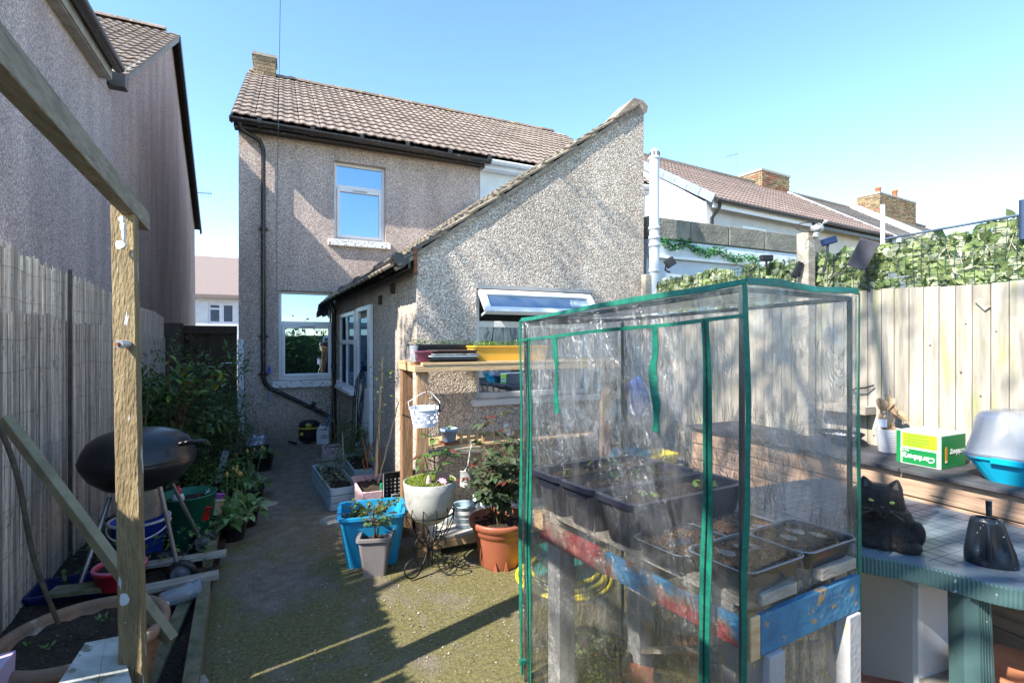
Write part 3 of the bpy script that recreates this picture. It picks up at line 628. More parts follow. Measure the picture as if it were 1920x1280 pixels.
# eave of the outrigger running towards the garden
e = MB(); P0, P1 = V(nbx(4.5) + .12, 4.42, 4.50), V(nbx(6.95) + .12, 6.95, 4.66)
e.beam(P0 + V(-.09, 0, -.08), P1 + V(-.09, 0, -.08), .17, .03); e.beam(P0, P1, .025, .17); e.build('eave_board', mat('grey_fascia2', (.42, .41, .37), (.28, .27, .25), rough=.8, scale=6), nb)
e = MB(); half_gutter(e, P0 + V(.075, 0, .06), P1 + V(.075, 0, .06), .062); e.build('gutter', m_gutter, nb)
e = MB(); e.add([P0 + V(.05, 0, .1), P1 + V(.05, 0, .1), P1 + V(-3, 0, 1.6), P0 + V(-3, 0, 1.6)], [(0, 1, 2, 3)]); e.build('outrigger_roof', m_tile_brown, nb)
tv = MB(); pt = V(nbx(15.5) + .1, 16.2, 5.75); tv.tube([pt, pt + V(.35, 0, .02)], .012, 5); 
for k in range(5): tv.tube([pt + V(.08 + k * .06, -.02, -.12), pt + V(.08 + k * .06, -.02, .12)], .006, 4)
tv.build('aerial', MATS['chrome'], nb)

# ================================================================== the cottage seen down the passage, and the gate
CB = V(-3, 24, 0); ct = thing('white_cottage', 'distant white cottage with plain brown roof seen above the dark gate', 'house', CB)
cz = lambda y, f=27: EYE - (y - HZ) * f / F
cy = 27.0; cxa, cxb = on_y(300, 560, cy).x, on_y(560, 560, cy).x
fa = lambda px, py: on_y(px, py, cy)
ze = fa(400, 554).z; zr = fa(400, 481).z
wx0, wx1, wz0, wz1 = fa(390, 560).x, fa(440, 560).x, fa(400, 606).z, fa(400, 568).z
cw = MB(); wall_y(cw, cxa, cxb, 0, ze, cy, cy + .3, [(wx0, wx1, wz0, wz1)]); cw.build('wall', m_white, ct)
cw = MB(); fy = cy + 3.6; zr2 = EYE + (zr - EYE) * (fy / cy); cw.add([(cxa - 1, cy - .3, ze), (cxb + 1, cy - .3, ze), (cxb + 1, fy, zr2), (cxa - 1, fy, zr2)], [(0, 1, 2, 3)]); cw.span((cxa - 1, cy - .32, ze - .12), (cxb + 1, cy - .29, ze + .03))
cw.build('roof', mat('far_brown_roof', (.27, .21, .19), (.2, .16, .145), rough=.9, scale=30, detail=3), ct)
cf = MB(); frame_bars(cf, wx0, wx1, wz0, wz1, cy + .05, .09, .06); xm = (wx0 + wx1) / 2; cf.span((xm - .09, cy + .05, wz0 + .09), (xm + .09, cy + .11, wz1 - .09)); zt_ = wz0 + (wz1 - wz0) * .68; cf.span((wx0 + .09, cy + .05, zt_), (xm - .09, cy + .11, zt_ + .08))
cfo = cf.build('window', m_pvc, ct)
for (a, b) in ((wx0 + .09, xm - .09), (xm + .09, wx1 - .09)): MB().span((a, cy + .1, wz0 + .09), (b, cy + .108, wz1 - .09)).build('pane', g_dark, cfo)

GTX0, GTX1 = on_y(330, 700, D).x, HX0 - .02; gz = on_y(400, 612, D).z
gate = thing('wooden_gate', 'dark brown boarded garden gate closing the passage between the houses', 'gate', (-1.1, D, 0))
m_gate = mat('dark_stained_wood', (.055, .035, .022), (.03, .02, .013), rough=.8, scale=5, stretch=(8, 8, 1.5), bump=.5, bscale=12, rand=.2)
n = 11; gw = (GTX1 - GTX0 - .0) / n
for k in range(n): MB().span((GTX0 + gw * k - .004, D + .03 + .003 * (k % 2), .05), (GTX0 + gw * (k + 1) - .004, D + .052 + .003 * (k % 2), gz - .02)).build('board', m_gate, gate)
b = MB(); b.beam((GTX0 + .02, D - .0, gz - .05), (GTX1, D - .0, gz - .05), .045, .12); b.build('rail', m_gate, gate)
b = MB(); b.beam((GTX0 + .02, D - .0, .4), (GTX1, D - .0, .4), .045, .12); b.build('rail', m_gate, gate)
b = MB(); pa, pb = on_y(352, 622, D), on_y(424, 705, D); b.beam((pa.x, D - .0, pa.z - .05), (pb.x + .1, D - .0, pb.z - .15), .04, .10); b.build('brace', m_gate, gate)
for z in (on_y(443, 662, D).z, on_y(443, 725, D).z):
    b = MB(); b.span((GTX1 - .16, D - .035, z - .015), (GTX1 + .02, D - .024, z + .015)); b.build('hinge', m_blackp, gate)
b = MB(); z = on_y(443, 680, D).z; b.tube([(GTX1 - .2, D - .06, z), (GTX1 + .02, D - .06, z)], .01, 6); b.build('bolt', MATS['chrome'], gate)
wp = MB(); a, c = on_y(446, 636, D), on_y(459, 806, D); wp.span((a.x, D - .07, max(.02, c.z)), (c.x - .01, D - .004, a.z))
tag(wp.build('gate_post', mat('white_flaking_paint', (.74, .75, .78), (.6, .62, .66), rough=.7, scale=6, spots=(18, .6, .04, (.3, .27, .24))), loc=(a.x, D, 0), bevel=.005), 'white painted gate post standing against the corner of the pebbledash house', 'post')
# pebbledash end of the passage wall behind the reed screen (left pier)
pr = MB(); a, c = on_y(345, 640, 8.3), on_y(318, 640, 8.3); pr.span((c.x - .25, 8.3, 0), (a.x - .05, 8.6, on_y(330, 605, 8.3).z)); tag(pr.build('garden_pier', mat('dark_fence_wood', (.07, .05, .04), (.04, .03, .025), rough=.9), loc=(c.x, 8.3, 0)), 'dark timber pier between the reed screen and the gate', 'post')

# ================================================================== ROW OF HOUSES BEYOND, ON THE RIGHT (its own slight turn)
E1 = V(.996, .0906, 0); E2 = V(-.0906, .996, 0); O2 = V(9.17, 9.0, 0)
def rw(s, t, z=0): return O2 + E1 * s + E2 * t + V(0, 0, z)
def row_house(s0, s1, name, label, mwall, mroof, base, eave=5.0, ridge=7.45, depth=3.5, fascia=None, roll=True, gut=None, ov=.3):
    b0 = rw((s0 + s1) / 2, 1.5); h = thing(name, label, 'house', b0)
    w = MB(); p = [rw(s0, 0), rw(s1, 0), rw(s1, 2 * depth), rw(s0, 2 * depth)]
    w.hexa([*p, *[q + V(0, 0, eave) for q in p]])
    w.prism([rw(s0, 0, eave), rw(s0, 2 * depth, eave), rw(s0, depth, ridge - .04)], E1 * .2); w.build('wall', mwall, h)
    r = MB(); sl = (ridge - eave) / (depth + ov); n = int((s1 - s0) / .15) if roll else 1; rows = int((((depth + ov) ** 2 + (ridge - eave) ** 2) ** .5) / .33)
    ns = []
    # every course of tiles is a stepped, rolled strip
    for j in range(rows):
        t0 = -ov + (depth + ov) * j / rows; t1 = -ov + (depth + ov) * (j + 1) / rows; z0, z1 = eave + sl * (t0 + ov), eave + sl * (t1 + ov)
        m_ = n * 2; vs = []
        for (t, z, l) in ((t0 - .02, z0 - .02, 1), (t0 - .02, z0 + .03, 1), (t1, z1 + .005, 0)):
            for i in range(m_ + 1):
                s = s0 + (s1 - s0) * i / m_; vs.append(rw(s, t, z + (.028 if i % 2 else 0)))
        k = m_ + 1; r.add(vs, [(i, i + 1, k + i + 1, k + i) for i in range(m_)] + [(k + i, k + i + 1, 2 * k + i + 1, 2 * k + i) for i in range(m_)])
    r.add([rw(s0, depth, ridge), rw(s1, depth, ridge), rw(s1, 2 * depth + ov, eave), rw(s0, 2 * depth + ov, eave)], [(0, 1, 2, 3)])
    ro = r.build('roof', mroof, h)
    tg = MB()
    tg.beam(rw(s0, depth, ridge + .04), rw(s1, depth, ridge + .04), .18, .09); tg.build('ridge', m_tile, ro)
    gm = MB(); gm.beam(rw(s0, -ov + .05, eave - .1), rw(s1, -ov + .05, eave - .1), .03, .2); gm.build('fascia', fascia or m_pvc, h)
    gm = MB(); half_gutter(gm, rw(s0, -ov - .05, eave - .03), rw(s1, -ov - .05, eave - .03), .06); gm.build('gutter', gut or m_gutter, h)
    return h, ro
h2, r2o = row_house(0, 4.55, 'white_house', 'pale grey rendered terrace house with white gable, right of the grey flue', m_palewall, m_tile_brown, 0)
vb = MB(); vb.prism([rw(-.012, .0, 0), rw(-.012, 7, 0), rw(-.012, 7, 5), rw(-.012, 3.5, 7.42), rw(-.012, .0, 5)], E1 * -.02); vb.build('gable_render', m_white, h2)
for k in range(10):   # dry-verge caps stepping down the near slope
    t0 = -.32 + 3.8 * k / 10; t1 = t0 + .40; za = 5.0 + 2.45 * (t0 + .3) / 3.8; zb_ = 5.0 + 2.45 * (t1 + .3) / 3.8
    MB().beam(rw(-.05, t0, za), rw(-.05, t1, zb_ + .01), .05, .20).build('verge_cap', mat('blue_grey_verge', (.30, .36, .42), rough=.5), r2o)
fz0 = on_y(1393, 423, 9.3)
wn = MB(); 
def rowwin(h, s0, s1, z0, z1):
    f = MB(); 
    for (a, b, c, d) in ((s0, s0 + .07, z0, z1), (s1 - .07, s1, z0, z1), (s0 + .07, s1 - .07, z0, z0 + .07), (s0 + .07, s1 - .07, z1 - .07, z1)): f.beam(rw(a, -.02, (c + d) / 2), rw(b, -.02, (c + d) / 2), .05, d - c)
    o = f.build('window', m_pvc, h); MB().beam(rw(s0 + .07, -.012, (z0 + z1) / 2), rw(s1 - .07, -.012, (z0 + z1) / 2), .02, z1 - z0 - .14).build('pane', g_win, o)
def row_s(px):
    u = (px - 960) / F; P = O2; a = CS * P.x - SN * P.y; b = SN * P.x + CS * P.y; c = CS * E1.x - SN * E1.y; d = SN * E1.x + CS * E1.y
    return (a - u * b) / (u * d - c)
def row_z(px, py):
    s = row_s(px); P = rw(s, 0); return EYE - (py - HZ) * (SN * P.x + CS * P.y) / F
rowwin(h2, row_s(1390), row_s(1434), row_z(1410, 465), row_z(1410, 427))
db = MB(); q = rw(.16, -.1); db.tube([q + V(0, -.25, 4.93), q + V(0, -.22, 4.8), q + V(0, 0, 4.6), q + V(0, 0, 2.5)], .04, 8); db.build('downpipe', m_gutter, h2)
MB().beam(rw(.0, -.03, 4.55), rw(.22, -.03, 4.55), .06, .9).build('quoin', m_pvc, h2); MB().beam(rw(.0, -.04, 4.02), rw(.22, -.04, 4.02), .07, .12).build('red_tile', m_brick_red, h2)
S3 = row_s(1655)
h3, r3o = row_house(4.56, S3, 'cream_house', 'cream rendered terrace house with brown tiled roof behind the security light post', m_cream, m_tile_brown, 0, fascia=m_gutter)
S4 = S3 + 14
h4, r4o = row_house(S3 + .02, S4, 'slate_house', 'weathered slate roofed house with white parapet, farthest right of the row', m_cream, m_tile_slate, 0, eave=4.75, ridge=7.75, depth=4.2, roll=False)
pp = MB(); pp.prism([rw(S3, -.4, 4.6), rw(S3, 4.2, 7.7), rw(S3, 4.2, 8.0), rw(S3, -.4, 4.98)], E1 * .28); pp.build('parapet', m_white, h4)
pp = MB(); pp.beam(rw(S3 + 6.5, -.3, 4.9), rw(S3 + 6.5, 4.2, 7.95), .25, .2); pp.build('parapet', m_white, h4)
# chimneys of the row
def row_chimney(h, s, t, z0, z1, ws, wt, red, base, pots=0, mcap=None):
    """brick courses with the row's turn"""
    core = MB(); p = [rw(s, t), rw(s + ws, t), rw(s + ws, t + wt), rw(s, t + wt)]; core.hexa([*[q + V(0, 0, z0) for q in p], *[q + V(0, 0, z1) for q in p]]); c = core.build('chimney', m_mortar, h)
    ch = .085; B = ORG[c.name]
    mes = {}
    for j in range(int((z1 - z0) / ch)):
        z = z0 + ch * (j + .5)
        for (L_, o_, d_, nn) in ((ws, rw(s, t), E1, -E2), (wt, rw(s, t), E2, -E1)):
            q = -(.12 if j % 2 else 0)
            while q < L_ - .03:
                a, b_ = max(0, q), min(L_, q + .24)
                if b_ - a > .05:
                    k = random.random() < red; key = (round(b_ - a, 2), k)
                    if key not in mes:
                        me = MB().box((0, 0, 0), (b_ - a - .015, .05, ch - .015)).mesh('brick'); me.materials.append(m_brick_red if k else m_brick); mes[key] = me
                    P = o_ + d_ * ((a + b_) / 2) + V(0, 0, z) + nn * rnd(.0, .008); x = d_; y = V(0, 0, 1).cross(x); inst('brick', mes[key], c, frame_matrix(x, y, V(0, 0, 1), P - B))
                q += .24
    cc = MB(); p = [rw(s - .04, t - .04), rw(s + ws + .04, t - .04), rw(s + ws + .04, t + wt + .04), rw(s - .04, t + wt + .04)]; cc.hexa([*[q + V(0, 0, z1) for q in p], *[q + V(0, 0, z1 + .08) for q in p]]); cc.build('chimney_cap', m_mortar, c)
    for k in range(pots):
        pb = MB(); P = rw(s + ws * (k + .6) / (pots + .2), t + wt * .5, z1 + .08); hgt = .5 if k == 0 else .62; pb.lathe([(.13, 0), (.115, hgt * .8), (.14, hgt * .82), (.14, hgt), (.1, hgt), (.09, .02)], P, 14); pb.build('chimney_pot', mat('orange_clay_pot', (.55, .22, .11), (.42, .16, .08), rough=.8, scale=8), c)
    return c
def row_s_t(px, t):
    u = (px - 960) / F; P = O2 + E2 * t; a = CS * P.x - SN * P.y; b = SN * P.x + CS * P.y; c = CS * E1.x - SN * E1.y; d = SN * E1.x + CS * E1.y
    return (a - u * b) / (u * d - c)
def row_z_t(px, py, t):
    P = rw(row_s_t(px, t), t); return EYE - (py - HZ) * (SN * P.x + CS * P.y) / F
sa, sb_ = row_s_t(1418, 3.4), row_s_t(1470, 3.4)
row_chimney(h2, sa, 3.2, 6.9, row_z_t(1445, 330, 3.4), sb_ - sa, .9, .25, 0)
sa, sb_ = row_s_t(1640, 4.2), row_s_t(1708, 4.2)
row_chimney(h4, sa, 4.0, 6.6, row_z_t(1680, 376, 4.2), sb_ - sa, 1.0, .05, 0, pots=2)
# white vent pipe in front of the slate roof
vp = MB(); P = rw(row_s_t(1655, -.6), -.6); vp.tube([P + V(0, 0, 3.0), P + V(0, 0, row_z_t(1655, 384, -.6))], .06, 10); vp.build('vent_pipe', m_pvc, h3)
# television aerial on the ridge
P = rw(row_s_t(1380, 3.5), 3.5); zt2 = row_z_t(1378, 282, 3.5)
ta = thing('television_aerial', 'thin metal television aerial on the ridge left of the broken chimney', 'aerial', P + V(0, 0, 7.4))
mb = MB(); mb.tube([P + V(0, 0, 7.4), P + V(0, 0, zt2)], .012, 5); mb.build('mast', MATS['chrome'], ta)
mb = MB(); q = P + V(0, 0, zt2 - .12); mb.tube([q + V(-.55, 0, -.2), q + V(.15, 0, .05)], .008, 4)
for k in range(6): z_ = q + V(-.5 + k * .11, 0, -.18 + k * .04); mb.tube([z_ + V(0, -.1, -.08), z_ + V(0, .1, .08)], .005, 4)
mb.build('crossbars', MATS['chrome'], ta)

# ------------------------------------------------------------------ flat-roofed neighbour extension behind the trellis
XF = 3.62
NY = 4.5; fx = thing('flat_roof_extension', 'pale blue flat roofed extension with grey stone coping behind the ivy garland', 'building', (5, NY, 0))
nxa = XB + .12; nxe = 6.9; cz0, cz1 = on_y(1245, 450, NY).z, on_y(1245, 411, NY).z
m_blue = mat('pale_blue_render', (.55, .62, .70), (.47, .53, .6), rough=.85, scale=3)
MB().span((nxa, NY, 0), (nxe, 8.6, cz0 - .005)).build('wall', m_blue, fx)
m_cope = mat('grey_coping_stone', (.27, .255, .215), (.15, .145, .125), rough=.95, scale=5, bump=1, bscale=30, rand=.15)
xx = nxa - .02
for k in range(5):
    L_ = .62 + rnd(-.02, .02); MB().span((xx, NY - .05, cz0), (xx + L_ - .01, NY + .3, cz1 + rnd(-.006, .006))).build('coping_stone', m_cope, fx, bevel=.012); xx += L_
MB().span((nxa, NY - .035, cz0 - .19), (nxe, NY - .002, cz0 - .008)).build('fascia', mat('pale_blue_board', (.66, .72, .80), rough=.6), fx)
MB().span((nxa, NY - .045, cz0 - .215), (nxe, NY - .036, cz0 - .185)).build('fascia_trim', m_pvc, fx)

# ------------------------------------------------------------------ grey flue pipe
fpos = on_y(1227, 500, YE - .12); ft = on_y(1227, 278, YE - .12).z
flue = thing('flue_pipe', 'tall pale grey plastic flue pipe rising beside the gable corner', 'pipe', (fpos.x, YE - .12, 1.9))
m_flue = mat('pale_grey_plastic', (.56, .60, .66), (.50, .54, .60), rough=.4, scale=2)
mb = MB(); mb.tube([(fpos.x, YE - .12, 1.2), (fpos.x, YE - .12, ft - .12)], .052, 20); mb.build('pipe', m_flue, flue)
mb = MB(); mb.lathe([(.052, 0), (.062, .01), (.062, .03), (.05, .04), (.05, .09), (.03, .12), (0, .125)], (fpos.x, YE - .12, ft - .13), 20); mb.build('cowl', m_flue, flue)
mb = MB()
for k in range(8): a = k * math.pi / 4; mb.span((fpos.x + .05 * math.cos(a) - .006, YE - .12 + .05 * math.sin(a) - .006, ft - .09), (fpos.x + .05 * math.cos(a) + .006, YE - .12 + .05 * math.sin(a) + .006, ft - .045))
mb.build('cowl_slots', m_blackp, flue)
for py in (428, 446, 460, 508): mb = MB(); z = on_y(1227, py, YE - .12).z; mb.lathe([(.053, -.02), (.061, -.018), (.061, .018), (.053, .02)], (fpos.x, YE - .12, z), 20); mb.build('collar', m_flue, flue)
# ================================================================== PLANT KIT
def leaf_poly(L, w, fold=.25, curl=.15, n=5):
    """one leaf along +y from the origin, folded at its midrib and curling down"""
    vs, fs = [], []
    for i in range(n + 1):
        t = i / n; ww = w * math.sin(math.pi * min(1, t ** .8 * .98 + .02)) ** .8 * .5 if i < n else .0005; z = -curl * L * t * t
        vs += [(-ww, L * t, z + ww * fold), (0, L * t, z), (ww, L * t, z + ww * fold)]
    for i in range(n):
        a = 3 * i; fs += [(a, a + 1, a + 4, a + 3), (a + 1, a + 2, a + 5, a + 4)]
    return vs, fs
def leaf_me(name, L, w, m, **k):
    mb = MB(); mb.add(*leaf_poly(L, w, **k)); me = mb.mesh(name); me.materials.append(m)
    return me
def rot_to(d, roll=0.):
    """frame whose y axis is d and whose z axis is as upright as it can be"""
    y = Vector(d).normalized(); x = y.cross(Vector((0, 0, 1)))
    if x.length < 1e-3: x = Vector((1, 0, 0))
    x.normalize(); z = x.cross(y)
    M = Matrix((x, y, z)).transposed(); return M @ Matrix.Rotation(roll, 3, 'Y')
def put_leaf(mb, p, d, L, w, roll=0., **k):
    vs, fs = leaf_poly(L, w, n=3, **k); q = rot_to(d, roll); mb.add([Vector(p) + q @ Vector(v) for v in vs], fs)
def rdir(up=.2):
    v = Vector((random.gauss(0, 1), random.gauss(0, 1), random.gauss(0, 1) * .6 + up)); return v.normalized()
def foliage(mb, c, r, n, L, w, shell=.45, clump=0):
    c = Vector(c); cl = [Vector((random.gauss(0, .5) * r[0], random.gauss(0, .5) * r[1], random.gauss(0, .5) * r[2])) for _ in range(clump)]
    for _ in range(n):
        if clump: q = random.choice(cl) + Vector([random.gauss(0, .17) * r[i] for i in range(3)])
        else:
            d = rdir(0); k = shell + (1 - shell) * random.random(); q = Vector((d.x * r[0], d.y * r[1], d.z * r[2])) * k
        dd = (q.normalized() + rdir(.1) * .8 if q.length else rdir()); s_ = rnd(.7, 1.25)
        put_leaf(mb, c + q, dd, L * s_, w * s_, rnd(-.6, .6), curl=rnd(0, .4))
def leafy_mat(name, c1, c2, rough=.45, isl=.35, sss=.3): return mat(name, c1, c2, rough=rough, scale=8, island=isl, sss=sss, spec=.4)
m_leaf_dark = leafy_mat('dark_glossy_leaf', (.11, .18, .055), (.06, .11, .035), .3)
m_leaf_mid = leafy_mat('mid_green_leaf', (.14, .23, .06), (.08, .145, .038))
m_leaf_lime = leafy_mat('lime_leaf', (.25, .36, .06), (.16, .25, .04))
m_leaf_blue = leafy_mat('blue_green_tulip_leaf', (.30, .42, .19), (.18, .28, .12), .5)
m_leaf_red = leafy_mat('red_young_leaf', (.22, .04, .03), (.12, .03, .02), .4)
m_leaf_rose = leafy_mat('rose_leaf', (.10, .15, .07), (.05, .085, .04), .35)
m_stem = mat('green_brown_stem', (.10, .11, .04), (.08, .05, .03), rough=.7, scale=20)
m_stem_red = mat('red_cane_stem', (.28, .09, .04), (.16, .07, .03), rough=.7, scale=20)
m_bark = mat('bark', (.11, .08, .055), (.06, .045, .03), rough=.95, scale=12, bump=1, bscale=40)
m_moss = leafy_mat('moss_cushion', (.24, .30, .04), (.12, .17, .02), .9, .4, .2)
def blade(mb, p, d, L, w, droop, n=7, fold=.35):
    """long strap leaf that rises and bends over"""
    p = Vector(p); d = Vector(d).normalized(); side_ = d.cross(Vector((0, 0, 1))); 
    if side_.length < .05: side_ = Vector((1, 0, 0))
    side_.normalize(); vs, fs = [], []
    for i in range(n + 1):
        t = i / n; ww = w * .5 * (math.sin(math.pi * (t * .86 + .12)) ** .7) * (1 if i < n else .1)
        q = p + d * (L * t) + Vector((0, 0, -droop * L * t * t)) ; upn = side_.cross(d)
        vs += [q - side_ * ww + upn * ww * fold, q, q + side_ * ww + upn * ww * fold]
    for i in range(n): a = 3 * i; fs += [(a, a + 1, a + 4, a + 3), (a + 1, a + 2, a + 5, a + 4)]
    mb.add(vs, fs, True); return mb
def soil_disc(c, r, parent, z=0, sx=1, sy=1, n=26, h=.012, rz=0):
    mb = MB(); rings = 7; vs, fs = [Vector(c) + V(0, 0, z)], []
    for i in range(1, rings + 1):
        for k in range(n):
            a = 2 * math.pi * k / n; q = r * i / rings; x, y = math.cos(a) * q * sx, math.sin(a) * q * sy
            vs.append(Vector(c) + V(x * math.cos(rz) - y * math.sin(rz), x * math.sin(rz) + y * math.cos(rz), z + rnd(-h, h)))
    for k in range(n): fs.append((0, 1 + k, 1 + (k + 1) % n))
    for i in range(rings - 1):
        for k in range(n): a = 1 + i * n; fs.append((a + k, a + n + k, a + n + (k + 1) % n, a + (k + 1) % n))
    mb.add(vs, fs, True); return mb.build('soil', m_soil, parent)
def soil_rect(c, w, d, rz, parent, h=.014, n=14, m=None, name='soil'):
    mb = MB(); q = Matrix.Rotation(rz, 3, 'Z'); vs = []
    for j in range(n + 1):
        for i in range(n + 1): x, y = w * (i / n - .5), d * (j / n - .5); vs.append(Vector(c) + q @ V(x, y, rnd(-h, h) + h * 1.5 * mnoise.noise((x * 14, y * 14, 3))))
    mb.add(vs, [(j * (n + 1) + i, j * (n + 1) + i + 1, (j + 1) * (n + 1) + i + 1, (j + 1) * (n + 1) + i) for j in range(n) for i in range(n)], True); return mb.build(name, m or m_soil, parent)

# ================================================================== REED SCREEN ALONG THE LEFT
FXL = -1.46
m_reed = mat('dry_reed', (.66, .54, .43), (.42, .33, .27), rough=.8, scale=3, stretch=(6, 6, 1.2), bump=.4, bscale=14, rand=.5, spots=(20, .64, .04, (.16, .12, .10)))
m_reed_low = mat('grey_reed', (.56, .44, .35), (.30, .235, .19), rough=.85, scale=3, stretch=(6, 6, 1.2), bump=.4, bscale=14, rand=.5, spots=(20, .64, .04, (.12, .10, .09)))
def fence_top(y):
    pts = [(1.2, 1.83), (3.1, 1.90), (3.3, 2.2), (3.75, 2.22), (4.4, 2.17), (5.2, 2.17), (5.9, 2.10), (6.4, 2.02), (7.6, 2.03), (8.3, 1.97)]
    for (a, b), (c, d) in zip(pts, pts[1:]):
        if a <= y <= c: return b + (d - b) * (y - a) / (c - a)
    return pts[-1][1]
rs = thing('reed_fence', 'tall dry reed screen in two overlapping tiers beside the brown house flank', 'fence', (FXL, 5, 0))
def reed_mesh(L, w, lean, m):
    mb = MB(); mb.add([(0, -w / 2, 0), (.007, 0, 0), (0, w / 2, 0), (-.004, 0, 0), (lean * .3, -w / 2, L * .5), (.007 + lean * .3, 0, L * .5), (lean * .3, w / 2, L * .5), (-.004, 0, L * .5), (0, -w * .45, L), (.006, 0, L), (0, w * .45, L), (-.003, 0, L)],
                     [(0, 1, 5, 4), (1, 2, 6, 5), (2, 3, 7, 6), (3, 0, 4, 7), (4, 5, 9, 8), (5, 6, 10, 9), (6, 7, 11, 10), (7, 4, 8, 11), (8, 9, 10, 11)])
    me = mb.mesh('reed'); me.materials.append(m); return me
reed_up = [reed_mesh(.62, rnd(.011, .018), rnd(-.008, .008), m_reed) for _ in range(6)]
reed_lo = [reed_mesh(1.62, rnd(.011, .019), rnd(-.01, .01), m_reed_low) for _ in range(8)]
cnt = 0; low = MB(); upm = MB(); y = 1.3
def low_top(y): return min(fence_top(y) - .03, 1.84 - .030 * max(0, y - 3.7) - .06 * mnoise.noise((y * 1.7, 1, 1)))
random.seed(11)
for y in np.arange(3.1, 8.25, .0185):
    y = float(y); jit = rnd(-.006, .006); zt1 = low_top(y) + rnd(-.02, .012); xoff = FXL + .018 * math.sin(y * 2.1)
    if y < 5.9:
        o = inst('reed', random.choice(reed_lo), rs, Matrix.Translation(V(xoff + .008 - FXL, y + jit - 5, zt1 - 1.62 * zt1 / 1.62 - 0)) @ Matrix.Rotation(rnd(-.008, .008), 4, 'X') @ Matrix.Diagonal((1, 1, zt1 / 1.62, 1))); cnt += 1
        if y < 5.3: o = inst('reed', random.choice(reed_up), rs, Matrix.Translation(V(xoff - FXL - .012, y + jit - 5, fence_top(y) + .022 * mnoise.noise((y * 6, 2, 2)) * 2 + rnd(-.035, .02) - .62)) @ Matrix.Rotation(rnd(-.012, .012), 4, 'X')); cnt += 1
        else: upm.span((xoff - .014, y - .008, 1.5), (xoff - .006, y + .008, fence_top(y) + rnd(-.03, .01)))
    else:
        low.span((xoff, y - .0085, 0), (xoff + .009, y + .0085, zt1)); upm.span((xoff - .014, y - .008, 1.4), (xoff - .006, y + .008, fence_top(y) + rnd(-.03, .01)))
for yy_ in np.arange(1.2, 3.1, .019):
    if abs(yy_ - 2.46) < .011 or abs(yy_ - 2.02) < .009: continue
    low.span((FXL, yy_ - .0093, 0), (FXL + .009, yy_ + .0093, 1.86 + rnd(-.02, .02)))
tag(low.build('reed_mat', mat('grey_reed_mass', (.62, .50, .41), (.37, .30, .25), rough=.85, scale=3, stretch=(6, 6, 1.2), island=.28), rs), kind='stuff')
tag(upm.build('reed_mat', mat('dry_reed_mass', (.66, .54, .43), (.42, .33, .27), rough=.8, scale=3, stretch=(6, 6, 1.2), island=.28), rs), kind='stuff')
bk_ = MB(); bk_.span((FXL - .045, 3.1, 0), (FXL - .025, 8.2, 1.72)); bk_.build('dark_gap_sheet', mat('reed_gap_shade', (.10, .08, .07), (.06, .05, .045), rough=.95), rs)  # added dark sheet, stands in for the shade between the reeds
wr = MB()
for z in (.18, .42, .68, .95, 1.22, 1.48, 1.66, 1.9, 2.08):
    pts = []
    for y in np.arange(3.1, 8.2, .035): pts.append(V(FXL + .018 * math.sin(y * 2.1) + (.0185 if z < 1.85 else 0), y, z + .03 * mnoise.noise((float(y) * 3, z * 9, 0)) - .004 * (y - 4)))
    wr.tube(pts, .0009, 3, caps=False)
wr.build('binding_wire', mat('rusty_wire', (.10, .08, .07), rough=.7), rs)
for y_ in (4.72, 6.1):
    b = MB(); b.beam((FXL + .035, y_, 0), (FXL + .03, y_ + .01, fence_top(y_) + .01), .02, .02, up=(0, 1, 0)); b.build('cane', mat('dark_cane', (.12, .09, .07), (.07, .05, .04), rough=.8, scale=15), rs)

# ================================================================== PERGOLA POST, BEAM AND BRACE
PX, PY = -.44, 2.25
pl_, pr_ = at_f(214, 1000, 1.90), at_f(259, 1000, 1.90)
pg = thing('pergola_post', 'rough sawn timber post with flaking white paint carrying a beam overhead, foreground left', 'post', (pl_.x, pl_.y, 0))
tl, tr_ = at_f(207, 385, 1.93), at_f(251, 385, 1.93)
bl_, br_ = at_f(223, 1290, 1.86), at_f(269, 1290, 1.86)
def stretch_down(a, b): k = (a.z) / (a.z - b.z); return a + (b - a) * k
B0, B1 = stretch_down(tl, bl_), stretch_down(tr_, br_)
dpt = V(math.sin(-R(3.2)), math.cos(-R(3.2)), 0) * .085
pm = MB()
# a column of slices with worn uneven edges
ns = 60; vs = []
for i in range(ns + 1):
    t = i / ns; a = B0.lerp(tl, t); b = B1.lerp(tr_, t); ex_ = (b - a).normalized()
    j = lambda q: .0025 * mnoise.noise((q, t * 30, 0))
    vs += [a + ex_ * j(1), a + ex_ * .004 - dpt * .05, b - ex_ * .004 - dpt * .05, b + ex_ * j(5), b + dpt + ex_ * j(9), a + dpt + ex_ * j(13)]
fs = [(6 * i + k, 6 * i + (k + 1) % 6, 6 * (i + 1) + (k + 1) % 6, 6 * (i + 1) + k) for i in range(ns) for k in range(6)] + [(5, 4, 3, 2, 1, 0), tuple(6 * ns + k for k in range(6))]
pm.add(vs, fs); pm.build('post', m_post, pg)
